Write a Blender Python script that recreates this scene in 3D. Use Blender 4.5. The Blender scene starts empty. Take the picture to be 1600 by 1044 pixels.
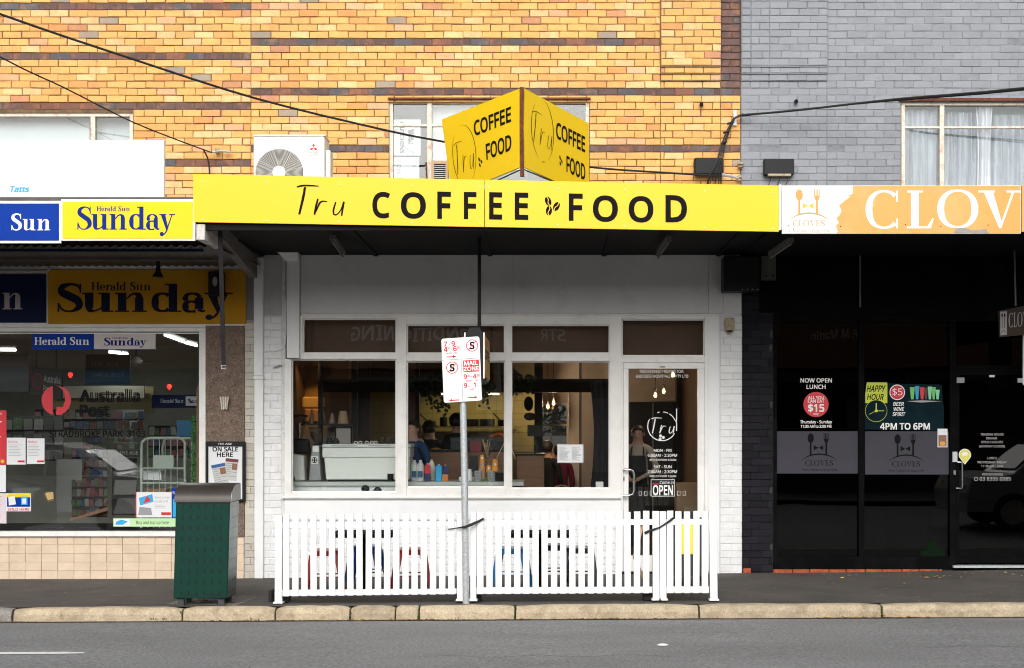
import bpy, bmesh, math, random, os
from mathutils import Vector, Matrix, noise
random.seed(7)
R = math.radians
SC = bpy.context.scene
COL = SC.collection

# ---------------------------------------------------------------- camera, sky, sun, exposure
F, CD, PX, PY, EYE = 2108.0, 16.6, 860.0, 668.0, 1.79
cam = bpy.data.cameras.new('camera')
camo = bpy.data.objects.new('camera', cam)
COL.objects.link(camo)
camo.location = (0, -CD, EYE)
camo.rotation_euler = (R(90), 0, 0)
cam.sensor_width = 36
cam.lens = F / 1600 * 36
cam.shift_x = (800 - PX) / 1600
cam.shift_y = (PY - 522) / 1600
cam.clip_start = .1
cam.clip_end = 900
SC.camera = camo

world = bpy.data.worlds.new('World')
SC.world = world
world.use_nodes = True
nt = world.node_tree
bg = nt.nodes['Background']
sky = nt.nodes.new('ShaderNodeTexSky')
sky.sky_type = 'NISHITA'
sky.sun_disc = False
SUN_EL, SUN_AZ = R(35), R(182)          # azimuth of the sun measured clockwise from +Y
sky.sun_elevation = SUN_EL
sky.sun_rotation = SUN_AZ
sky.dust_density = 4.0
sky.air_density = 1.0
hs = nt.nodes.new('ShaderNodeHueSaturation')
hs.inputs['Saturation'].default_value = .12   # overcast
nt.links.new(sky.outputs[0], hs.inputs['Color'])
nt.links.new(hs.outputs[0], bg.inputs['Color'])
bg.inputs['Strength'].default_value = .15
sl = bpy.data.lights.new('sun', 'SUN')
sl.energy = .95
sl.angle = R(50)
sl.color = (1, .97, .92)
so = bpy.data.objects.new('sun', sl)
COL.objects.link(so)
d = Vector((math.sin(SUN_AZ) * math.cos(SUN_EL), math.cos(SUN_AZ) * math.cos(SUN_EL), math.sin(SUN_EL)))
so.rotation_euler = d.to_track_quat('Z', 'Y').to_euler()
so.location = (0, -10, 20)
SC.view_settings.view_transform = 'Standard'
SC.view_settings.look = 'None'
SC.view_settings.exposure = 0.34
SC.view_settings.gamma = 1
SC.view_settings.use_curve_mapping = False
SC.render.engine = 'CYCLES'
SC.cycles.max_bounces = 8
SC.cycles.transparent_max_bounces = 12
SC.cycles.use_denoising = True
SC.cycles.filter_width = 1.05

# ---------------------------------------------------------------- helpers
def X(px, Y=0.0): return (px - PX) * (CD + Y) / F
def Z(py, Y=0.0): return EYE - (py - PY) * (CD + Y) / F
def at(px, py, Y=0.0): return Vector((X(px, Y), Y, Z(py, Y)))
WLOC = {}

class MB:
    def __init__(s): s.v = []; s.f = []; s.m = []; s.c = []
    def face(s, pts, m=0, col=(1, 1, 1)):
        n = len(s.v)
        s.v.extend([tuple(p) for p in pts]); s.f.append(tuple(range(n, n + len(pts)))); s.m.append(m); s.c.append(col)
    def box(s, x0, x1, y0, y1, z0, z1, m=0, col=(1, 1, 1)):
        if x0 > x1: x0, x1 = x1, x0
        if z0 > z1: z0, z1 = z1, z0
        if y0 > y1: y0, y1 = y1, y0
        n = len(s.v)
        s.v += [(x0, y0, z0), (x1, y0, z0), (x1, y1, z0), (x0, y1, z0), (x0, y0, z1), (x1, y0, z1), (x1, y1, z1), (x0, y1, z1)]
        for q in ((0, 3, 2, 1), (4, 5, 6, 7), (0, 1, 5, 4), (1, 2, 6, 5), (2, 3, 7, 6), (3, 0, 4, 7)):
            s.f.append(tuple(n + i for i in q)); s.m.append(m); s.c.append(col)
        return s
    def hexa(s, p, m=0, col=(1, 1, 1)):       # 8 points: bottom 4, top 4
        n = len(s.v); s.v += [tuple(q) for q in p]
        for q in ((0, 3, 2, 1), (4, 5, 6, 7), (0, 1, 5, 4), (1, 2, 6, 5), (2, 3, 7, 6), (3, 0, 4, 7)):
            s.f.append(tuple(n + i for i in q)); s.m.append(m); s.c.append(col)
        return s
    def pb(s, px0, py0, px1, py1, Yf, dep, m=0, col=(1, 1, 1)):   # screen rectangle measured on the plane Y=Yf
        return s.box(X(px0, Yf), X(px1, Yf), Yf, Yf + dep, Z(py1, Yf), Z(py0, Yf), m, col)
    def prism(s, poly, y0, y1, m=0):          # polygon of (x, z) pushed along Y
        n = len(s.v); k = len(poly)
        s.v += [(p[0], y0, p[1]) for p in poly] + [(p[0], y1, p[1]) for p in poly]
        s.f.append(tuple(range(n, n + k))); s.m.append(m); s.c.append((1, 1, 1))
        s.f.append(tuple(range(n + 2 * k - 1, n + k - 1, -1))); s.m.append(m); s.c.append((1, 1, 1))
        for i in range(k):
            j = (i + 1) % k
            s.f.append((n + i, n + k + i, n + k + j, n + j)); s.m.append(m); s.c.append((1, 1, 1))
        return s
    def prismx(s, poly, x0, x1, m=0):         # polygon of (y, z) pushed along X
        n = len(s.v); k = len(poly)
        s.v += [(x0, p[0], p[1]) for p in poly] + [(x1, p[0], p[1]) for p in poly]
        s.f.append(tuple(range(n + k - 1, n - 1, -1))); s.m.append(m); s.c.append((1, 1, 1))
        s.f.append(tuple(range(n + k, n + 2 * k))); s.m.append(m); s.c.append((1, 1, 1))
        for i in range(k):
            j = (i + 1) % k
            s.f.append((n + i, n + j, n + k + j, n + k + i)); s.m.append(m); s.c.append((1, 1, 1))
        return s
    def tube(s, pts, r, n=8, m=0, caps=True):
        pts = [Vector(p) for p in pts]; base = len(s.v); k = len(pts)
        rs = r if isinstance(r, (list, tuple)) else [r] * k
        up = None
        for i, p in enumerate(pts):
            t = (pts[min(i + 1, k - 1)] - pts[max(i - 1, 0)]).normalized()
            if up is None:
                up = Vector((0, 0, 1)) if abs(t.z) < .9 else Vector((1, 0, 0))
            a = t.cross(up).normalized(); up = a.cross(t).normalized()
            for j in range(n):
                w = 2 * math.pi * j / n
                s.v.append(tuple(p + (a * math.cos(w) + up * math.sin(w)) * rs[i]))
        for i in range(k - 1):
            for j in range(n):
                q = (j + 1) % n
                s.f.append((base + i * n + j, base + (i + 1) * n + j, base + (i + 1) * n + q, base + i * n + q)); s.m.append(m); s.c.append((1, 1, 1))
        if caps:
            s.f.append(tuple(base + j for j in range(n))); s.m.append(m); s.c.append((1, 1, 1))
            s.f.append(tuple(base + (k - 1) * n + j for j in reversed(range(n)))); s.m.append(m); s.c.append((1, 1, 1))
        return s
    def lathe(s, x, y, prof, n=16, m=0, sx=1, sy=1):   # prof: (radius, z) bottom to top
        base = len(s.v); k = len(prof)
        for r, z in prof:
            for j in range(n):
                w = 2 * math.pi * j / n
                s.v.append((x + r * math.cos(w) * sx, y + r * math.sin(w) * sy, z))
        for i in range(k - 1):
            for j in range(n):
                q = (j + 1) % n
                s.f.append((base + i * n + j, base + i * n + q, base + (i + 1) * n + q, base + (i + 1) * n + j)); s.m.append(m); s.c.append((1, 1, 1))
        s.f.append(tuple(base + j for j in reversed(range(n)))); s.m.append(m); s.c.append((1, 1, 1))
        s.f.append(tuple(base + (k - 1) * n + j for j in range(n))); s.m.append(m); s.c.append((1, 1, 1))
        return s
    def build(s, name, mats, parent=None, loc=None, bevel=0, smooth=False, kind=None, label=None, seg=1):
        if not isinstance(mats, (list, tuple)): mats = [mats]
        off = WLOC.get(parent.name, Vector()) if parent else Vector()
        if parent is None and loc is None:
            xs = [v[0] for v in s.v]; ys = [v[1] for v in s.v]; zs = [v[2] for v in s.v]
            loc = ((min(xs) + max(xs)) / 2, (min(ys) + max(ys)) / 2, min(zs))
        o0 = Vector(loc) if loc is not None else Vector(off)
        me = bpy.data.meshes.new(name)
        me.from_pydata([(v[0] - o0[0], v[1] - o0[1], v[2] - o0[2]) for v in s.v], [], s.f)
        for q in mats: me.materials.append(q)
        me.polygons.foreach_set('material_index', s.m)
        if any(c != (1, 1, 1) for c in s.c):
            at_ = me.color_attributes.new('col', 'FLOAT_COLOR', 'CORNER')
            buf = []
            for f, c in zip(s.f, s.c): buf += [c[0], c[1], c[2], 1.0] * len(f)
            at_.data.foreach_set('color', buf)
        if smooth:
            me.polygons.foreach_set('use_smooth', [True] * len(s.f))
            try: me.set_sharp_from_angle(angle=R(40))
            except Exception: pass
        me.update()
        o = bpy.data.objects.new(name, me); COL.objects.link(o)
        if parent: o.parent = parent
        o.location = o0 - off
        WLOC[o.name] = Vector(o0)
        if bevel:
            b = o.modifiers.new('bevel', 'BEVEL'); b.width = bevel; b.segments = seg; b.limit_method = 'ANGLE'; b.harden_normals = False
        if kind: o['kind'] = kind
        if label: o['label'] = label
        return o

def box(name, m, parent, x0, x1, y0, y1, z0, z1, **k): return MB().box(x0, x1, y0, y1, z0, z1).build(name, m, parent, **k)
def pbox(name, m, parent, px0, py0, px1, py1, Yf, dep, **k): return MB().pb(px0, py0, px1, py1, Yf, dep).build(name, m, parent, **k)

def thing(name, label, cat, loc=(0, 0, 0), group=None):
    o = bpy.data.objects.new(name, None); COL.objects.link(o)
    o.location = loc; o.empty_display_size = .1
    WLOC[o.name] = Vector(loc)
    o['label'] = label; o['category'] = cat
    if group: o['group'] = group
    return o
def tag(o, label, cat, group=None, kind=None):
    o['label'] = label; o['category'] = cat
    if group: o['group'] = group
    if kind: o['kind'] = kind
    return o
def struct(o): o['kind'] = 'structure'; return o
def copy_thing(root, loc, label, group=None, rotz=None):
    def rec(o, par):
        c = o.copy(); COL.objects.link(c)
        if par: c.parent = par
        for ch in o.children: rec(ch, c)
        return c
    c = rec(root, None); c.location = loc
    if rotz is not None: c.rotation_euler = (0, 0, rotz)
    c['label'] = label
    if group: c['group'] = group
    return c

# ---------------------------------------------------------------- materials
def mat(name, col=(.5, .5, .5), rough=.6, metal=0.0, spec=.5, var=0.0, vscale=3.0, dirt=None, dscale=2.0, damt=.5,
        bump=0.0, bscale=60.0, src=None, emit=None, estr=0.0, coat=0.0, aniso=(1, 1, 1), fine=0.0, alpha=None):
    m = bpy.data.materials.new(name); m.use_nodes = True
    n = m.node_tree; b = n.nodes['Principled BSDF']; L = n.links.new
    b.inputs['Roughness'].default_value = rough; b.inputs['Metallic'].default_value = metal
    b.inputs['Specular IOR Level'].default_value = spec; b.inputs['Coat Weight'].default_value = coat
    geo = n.nodes.new('ShaderNodeNewGeometry')
    mp = n.nodes.new('ShaderNodeMapping'); mp.inputs['Scale'].default_value = aniso
    L(geo.outputs['Position'], mp.inputs['Vector'])
    if src == 'object':
        s = n.nodes.new('ShaderNodeObjectInfo').outputs['Color']
    elif src == 'attr':
        a = n.nodes.new('ShaderNodeAttribute'); a.attribute_name = 'col'; s = a.outputs['Color']
    else:
        q = n.nodes.new('ShaderNodeRGB'); q.outputs[0].default_value = (*col, 1); s = q.outputs[0]
    def nz(scale, detail=4, rgh=.6):
        t = n.nodes.new('ShaderNodeTexNoise'); t.inputs['Scale'].default_value = scale; t.inputs['Detail'].default_value = detail
        t.inputs['Roughness'].default_value = rgh
        L(mp.outputs[0], t.inputs['Vector']); return t.outputs['Fac']
    def rng(fac, a, b_, c, d_):
        r = n.nodes.new('ShaderNodeMapRange'); r.inputs[1].default_value = a; r.inputs[2].default_value = b_
        r.inputs[3].default_value = c; r.inputs[4].default_value = d_; L(fac, r.inputs[0]); return r.outputs[0]
    def mix(fac, a, b_, typ='MIX'):
        x = n.nodes.new('ShaderNodeMix'); x.data_type = 'RGBA'; x.blend_type = typ
        if isinstance(fac, float): x.inputs[0].default_value = fac
        else: L(fac, x.inputs[0])
        L(a, x.inputs[6])
        if isinstance(b_, tuple): x.inputs[7].default_value = (*b_, 1)
        else: L(b_, x.inputs[7])
        return x.outputs[2]
    if var:
        g = rng(nz(vscale), .3, .7, 1 - var, 1 + var * .6)
        cc = n.nodes.new('ShaderNodeCombineColor'); [L(g, cc.inputs[i]) for i in range(3)]
        s = mix(1.0, s, cc.outputs[0], 'MULTIPLY')
    if fine:
        g = rng(nz(bscale * 1.7, 2), .3, .7, 1 - fine, 1 + fine)
        cc = n.nodes.new('ShaderNodeCombineColor'); [L(g, cc.inputs[i]) for i in range(3)]
        s = mix(1.0, s, cc.outputs[0], 'MULTIPLY')
    if dirt:
        s = mix(rng(nz(dscale, 8, .72), .5, .72, 0.0, damt), s, dirt)
    L(s, b.inputs['Base Color'])
    if bump:
        bp = n.nodes.new('ShaderNodeBump'); bp.inputs['Strength'].default_value = bump; bp.inputs['Distance'].default_value = .01
        L(nz(bscale, 6), bp.inputs['Height']); L(bp.outputs[0], b.inputs['Normal'])
    if emit:
        b.inputs['Emission Color'].default_value = (*emit, 1); b.inputs['Emission Strength'].default_value = estr
    return m

def glass(name, tint=(.95, .965, .96), ior=1.62, rough=0.0):
    m = bpy.data.materials.new(name); m.use_nodes = True; n = m.node_tree; n.nodes.clear(); L = n.links.new
    o = n.nodes.new('ShaderNodeOutputMaterial'); t = n.nodes.new('ShaderNodeBsdfTransparent'); g = n.nodes.new('ShaderNodeBsdfGlossy')
    lw = n.nodes.new('ShaderNodeLayerWeight'); lw.inputs[0].default_value = .5; x = n.nodes.new('ShaderNodeMixShader')
    pw = n.nodes.new('ShaderNodeMath'); pw.operation = 'POWER'; pw.inputs[1].default_value = 5; L(lw.outputs['Facing'], pw.inputs[0])
    f0 = ((ior - 1) / (ior + 1)) ** 2
    f = n.nodes.new('ShaderNodeMath'); f.operation = 'MULTIPLY_ADD'; f.inputs[1].default_value = 1 - f0; f.inputs[2].default_value = f0; L(pw.outputs[0], f.inputs[0])
    t.inputs[0].default_value = (*tint, 1); g.inputs['Roughness'].default_value = rough
    g.inputs[0].default_value = (1, 1, 1, 1)
    # old glass is never quite flat
    nzt = n.nodes.new('ShaderNodeTexNoise'); nzt.inputs['Scale'].default_value = 1.2; nzt.inputs['Detail'].default_value = 1
    geo = n.nodes.new('ShaderNodeNewGeometry'); L(geo.outputs['Position'], nzt.inputs['Vector'])
    bp = n.nodes.new('ShaderNodeBump'); bp.inputs['Strength'].default_value = .05; bp.inputs['Distance'].default_value = .05
    L(nzt.outputs['Fac'], bp.inputs['Height']); L(bp.outputs[0], g.inputs['Normal'])
    L(f.outputs[0], x.inputs[0]); L(t.outputs[0], x.inputs[1]); L(g.outputs[0], x.inputs[2]); L(x.outputs[0], o.inputs[0])
    return m

def liquid(name, col): return mat(name, col, .1)

M = {}
M['white'] = mat('white_paint', (.84, .845, .845), .5, var=.03, dirt=(.45, .44, .42), dscale=1.5, damt=.25, bump=.05, bscale=40)
M['fence'] = mat('fence_paint', (.86, .87, .87), .45, var=.03, vscale=8, dirt=(.42, .39, .34), dscale=5, damt=.42, bump=.08, bscale=50, aniso=(3, 3, .3))
M['frame'] = mat('frame_paint', (.85, .835, .80), .42, var=.04, dirt=(.4, .38, .34), dscale=4, damt=.3)
M['panel'] = mat('grey_white_panel', (.72, .72, .715), .6, var=.07, vscale=1.2, dirt=(.35, .34, .33), dscale=1.3, damt=.3, bump=.04, bscale=15)
M['rust'] = mat('rusty_steel', (.16, .045, .02), .85, var=.5, vscale=25, dirt=(.02, .01, .01), dscale=12, damt=.8, bump=.3)
M['oldframe'] = mat('peeling_cream_frame', (.72, .66, .55), .6, dirt=(.42, .14, .05), dscale=9, damt=.85, bump=.1)
M['black'] = mat('black_paint', (.004, .004, .0045), .7, spec=.03, var=.2, dirt=(.02, .02, .018), dscale=3, damt=.3)
M['soffit'] = mat('black_soffit', (.007, .0065, .0065), .7, spec=.15, var=.3, dirt=(.018, .016, .015), dscale=2, damt=.5)
M['dark'] = mat('dark_plastic', (.009, .009, .0105), .5, spec=.25)
M['rubber'] = mat('black_rubber', (.012, .012, .012), .7)
M['yellow'] = mat('yellow_sign', (.93, .555, .002), .32, spec=.35, var=.02, vscale=1)
M['yellowv'] = mat('brightened_yellow_corner_sign', (.97, .66, .002), .35, spec=.35)  # fascia yellow with a brighter colour, making up for dimmer light on the side-facing panels
M['yellow2'] = mat('yellow_news_sign', (.88, .60, .002), .45, spec=.25, dirt=(.5, .42, .1), dscale=3, damt=.1)
M['yellow3'] = mat('shaded_yellow_board', (.50, .24, .004), .6, spec=.2, var=.06, dirt=(.3, .2, .02), dscale=2, damt=.3)  # sign yellow darkened; the shade under the awning is in the colour
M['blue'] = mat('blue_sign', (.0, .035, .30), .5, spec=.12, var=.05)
M['bluedk'] = mat('shaded_blue_board', (.004, .009, .045), .6, spec=.15)  # sign blue with shade put into the colour, for surfaces out of the light
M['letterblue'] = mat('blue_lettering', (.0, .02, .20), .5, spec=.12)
M['letterbluedk'] = mat('navy_lettering', (.006, .008, .03), .6, spec=.12)  # darker copy of the blue lettering, for the shaded boards
M['ink'] = mat('black_lettering', (.006, .0055, .0055), .6, spec=.08)
M['inkred'] = mat('red_lettering', (.62, .012, .02), .45)
M['inkgrey'] = mat('grey_lettering', (.35, .34, .33), .5)
M['wletter'] = mat('white_lettering', (.8, .79, .76), .5)
M['cyan'] = mat('cyan_lettering', (.02, .38, .72), .5)
M['boardwhite'] = mat('white_sign_face', (.84, .84, .84), .4, var=.015, dirt=(.6, .6, .6), dscale=1.5, damt=.15)
M['orange'] = mat('orange_sign', (.78, .34, .07), .35, var=.05, vscale=1.5, dirt=(.85, .50, .24), dscale=1.2, damt=.5)
M['logoorange'] = mat('logo_orange', (.72, .32, .05), .45)
M['logoyellow'] = mat('logo_yellow', (.72, .48, .02), .45)
M['torn'] = mat('torn_vinyl', (.30, .29, .28), .8, dirt=(.7, .3, .25), dscale=20, damt=.7)
M['steel'] = mat('brushed_steel', (.55, .55, .55), .25, metal=1)
M['galv'] = mat('galvanised_steel', (.52, .55, .56), .5, metal=.4, var=.22, vscale=45, dirt=(.3, .3, .3), dscale=20, damt=.5, fine=.15)
M['signback'] = mat('sign_white', (.84, .84, .85), .35)
M['mortar'] = mat('mortar', (.20, .125, .06), .95, var=.3, vscale=20, bump=.3, dirt=(.05, .045, .04), dscale=6, damt=.8)
M['mortargrey'] = mat('grey_painted_mortar', (.22, .23, .25), .8, var=.15, vscale=10, dirt=(.05, .05, .05), dscale=9, damt=.6)
M['mortarwhite'] = mat('white_painted_mortar', (.70, .70, .69), .7, dirt=(.12, .12, .12), dscale=10, damt=.5)
M['mortarcream'] = mat('cream_painted_mortar', (.40, .37, .32), .7, dirt=(.04, .04, .04), dscale=10, damt=.9)
M['mortarblack'] = mat('black_painted_mortar', (.012, .011, .013), .7)
M['brick'] = mat('yellow_brick', src='object', rough=.7, var=.12, vscale=9, bump=.22, bscale=90, fine=.12, dirt=(.56, .23, .07), dscale=6, damt=.5)
M['brickj'] = mat('yellow_brick_joined', src='attr', rough=.7, var=.12, vscale=9, bump=.22, bscale=90, fine=.12, dirt=(.56, .23, .07), dscale=6, damt=.5)
M['pbrick'] = mat('painted_brick', src='object', rough=.6, var=.07, vscale=5, bump=.35, bscale=35, dirt=(.40, .40, .41), dscale=7, damt=.25)
M['pbrickj'] = mat('painted_brick_joined', src='attr', rough=.6, var=.07, vscale=5, bump=.35, bscale=35, dirt=(.40, .40, .41), dscale=7, damt=.25)
M['dbrick'] = mat('dark_painted_brick', src='object', rough=.7, spec=.1, var=.2, vscale=5, bump=.3, bscale=35)
M['redbrick'] = mat('bare_red_brick', (.42, .085, .03), .85, var=.3, vscale=14, bump=.4, dirt=(.03, .03, .035), dscale=13, damt=.9)
M['tile'] = mat('beige_wall_tile', src='object', rough=.28, var=.06, vscale=6, dirt=(.30, .22, .15), dscale=4, damt=.25)
M['grout'] = mat('grout', (.46, .37, .28), .9, var=.3, vscale=10)
M['stucco'] = mat('pebbledash', (.21, .15, .115), .95, var=.25, vscale=12, bump=1.0, bscale=42, fine=.5)
M['asphalt'] = mat('road_asphalt', (.20, .20, .202), .85, var=.14, vscale=1.3, bump=.7, bscale=62, fine=.55, dirt=(.12, .12, .122), dscale=.8, damt=.5, aniso=(.35, 1, 1))
M['footpath'] = mat('footpath_asphalt', (.082, .072, .064), .85, var=.28, vscale=1.6, bump=.6, bscale=60, fine=.4, dirt=(.13, .11, .09), dscale=3, damt=.55)
M['concrete'] = mat('concrete', (.20, .18, .155), .9, var=.2, vscale=4, bump=.3, bscale=60, fine=.2)
M['kerb'] = mat('kerb_stone', src='object', rough=.85, var=.22, vscale=7, bump=.7, bscale=40, fine=.2, dirt=(.16, .11, .06), dscale=5, damt=.65)
M['gutter'] = mat('gutter_dirt', (.07, .055, .04), .95, var=.4, vscale=12, bump=.5)
M['roadpaint'] = mat('road_marking_paint', (.75, .75, .74), .7, var=.15, vscale=20, dirt=(.2, .2, .2), dscale=40, damt=.5)
M['green'] = mat('dark_green_steel', (.003, .038, .026), .45, spec=.2, var=.12, vscale=3, dirt=(.006, .06, .04), dscale=2.5, damt=.25)
M['bronze'] = mat('bronze_steel_lid', (.05, .042, .037), .36, metal=.2, spec=.4, var=.15, vscale=6, dirt=(.10, .09, .08), dscale=4, damt=.35)
M['corr'] = mat('corrugated_iron', (.10, .085, .075), .6, metal=.3, var=.25, dirt=(.03, .025, .02), dscale=4, damt=.6)
M['timber'] = mat('weathered_timber', (.16, .14, .13), .8, var=.3, vscale=6, aniso=(1, .3, 5))
M['wood'] = mat('warm_wood', (.25, .12, .06), .5, var=.2, vscale=4, aniso=(1, 1, 8))
M['ply'] = mat('pale_plywood', (.50, .33, .18), .55, var=.1, vscale=4)
M['glass'] = glass('shop_glass')
M['glassup'] = glass('upper_glass', (.93, .95, .95), 1.55)
M['glassdk'] = glass('tinted_glass', (.10, .10, .11), 1.42)
M['plaster'] = mat('interior_plaster', (.70, .60, .53), .8, var=.1)
M['plasterdk'] = mat('interior_brown_wall', (.16, .10, .065), .8, var=.15)
M['plastergrey'] = mat('interior_grey_wall', (.36, .35, .31), .8, var=.1)
M['floorin'] = mat('interior_floor', (.09, .06, .045), .4, var=.2)
M['ceilin'] = mat('interior_ceiling', (.26, .19, .14), .8)
M['ceilgrey'] = mat('interior_pale_ceiling', (.32, .31, .28), .8)
M['blackin'] = mat('interior_black', (.01, .01, .011), .6)
M['paper'] = mat('paper', (.76, .77, .78), .7)
M['papergrey'] = mat('grey_print', (.30, .31, .32), .7)
M['red'] = mat('red_print', (.62, .02, .035), .4)
M['chairred'] = mat('red_enamel', (.21, .008, .01), .3)
M['chairblue'] = mat('blue_enamel', (.006, .04, .19), .3)
M['chairteal'] = mat('light_blue_enamel', (.01, .16, .36), .3)
M['chairblack'] = mat('black_enamel', (.012, .014, .015), .3)
M['glow'] = mat('bulb_filament', (1, .6, .2), .5, emit=(1, .55, .18), estr=5)
M['tube'] = mat('fluorescent_tube', (1, 1, 1), .5, emit=(.95, 1, .93), estr=4.0)
M['redled'] = mat('red_led', (1, .05, .03), .5, emit=(1, .03, .02), estr=2.0)
M['machine'] = mat('machine_white', (.84, .85, .81), .3, var=.02)
M['grinderm'] = mat('grinder_grey', (.34, .35, .36), .35, metal=.5)
M['beans'] = mat('coffee_beans', (.05, .02, .012), .5, bump=.5, bscale=90)
M['clearp'] = glass('clear_plastic', (.8, .8, .78), 1.5)
M['milk'] = mat('translucent_bottle', (.62, .63, .62), .35)
M['cupor'] = mat('orange_cup', (.85, .36, .04), .5)
M['skin'] = mat('skin', (.50, .28, .20), .55)
M['hair'] = mat('dark_hair', (.02, .013, .01), .5)
M['leaf'] = mat('leaf_green', (.03, .07, .02), .6, var=.4, vscale=20)
M['leafdry'] = mat('dry_leaf', src='attr', rough=.8)
M['weed'] = mat('weed_green', (.10, .15, .03), .7, var=.3, vscale=60)
M['limeprint'] = mat('lime_print', (.55, .62, .03), .45)
M['tealprint'] = mat('teal_print', (.003, .016, .022), .6, spec=.06, var=.3, vscale=5)
M['frost'] = mat('frosted_film', (.062, .06, .072), .8, spec=.1, var=.05)
M['lgreen'] = mat('pale_green_print', (.50, .75, .40), .5)
M['cardboard'] = mat('cardboard', (.38, .24, .13), .8, var=.1)
M['lightbox'] = mat('orange_sign_face', (.62, .32, .02), .4)
M['curtain'] = mat('sheer_curtain', (.44, .47, .52), .8, var=.3, vscale=3, aniso=(4, 1, .4))
M['tilekit'] = mat('kitchen_tile', (.27, .23, .10), .25, var=.08, vscale=5)
M['pvc'] = mat('grey_pvc', (.30, .29, .29), .5)
M['brassy'] = mat('aged_plastic', (.46, .37, .22), .6, var=.3, vscale=25, dirt=(.1, .07, .04), dscale=20, damt=.7)

# ---------------------------------------------------------------- lettering
def _font(n):
    try: return bpy.data.fonts.load(os.path.join(bpy.utils.system_resource('DATAFILES'), 'fonts', n))
    except Exception: return None
NOTO = _font('NotoSansMath-Regular.woff2')
TXT = {}
def text_mesh(s, bold):
    if (s, bold) in TXT: return TXT[(s, bold)]
    multi = bold > 0 and any(ch not in 'COFED ' for ch in s)
    c = bpy.data.curves.new('t', 'FONT'); c.body = s; c.size = 1; c.offset = 0 if multi else bold; c.resolution_u = 3 if len(s) < 8 else 2
    if NOTO: c.font = NOTO
    o = bpy.data.objects.new('t', c)
    me = bpy.data.meshes.new_from_object(o)
    vs = [(v.co.x, v.co.y) for v in me.vertices]; fs = [tuple(p.vertices) for p in me.polygons]
    bpy.data.objects.remove(o); bpy.data.curves.remove(c); bpy.data.meshes.remove(me)
    if multi:
        v0, f0 = vs, fs; vs, fs = [], []
        for i, (dx, dy) in enumerate(((bold, bold), (-bold, bold), (bold, -bold), (-bold, -bold))):
            n = len(vs); vs += [(x + dx * .75, y + dy * .75, i * .00006) for x, y in v0]; fs += [tuple(n + q for q in f) for f in f0]
    TXT[(s, bold)] = (vs, fs); return vs, fs

_hv = text_mesh('H', 0)[0]
CAP = max(v[1] for v in _hv) - min(v[1] for v in _hv)
class Fr:                                   # a flat frame in space: origin, right, up, outward normal
    def __init__(s, o, ex=(1, 0, 0), ez=(0, 0, 1)):
        s.o = Vector(o); s.ex = Vector(ex).normalized(); s.ez = Vector(ez).normalized(); s.n = s.ex.cross(s.ez)
    def p(s, x, z, lift=0.0): return s.o + s.ex * x + s.ez * z + s.n * lift

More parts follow.
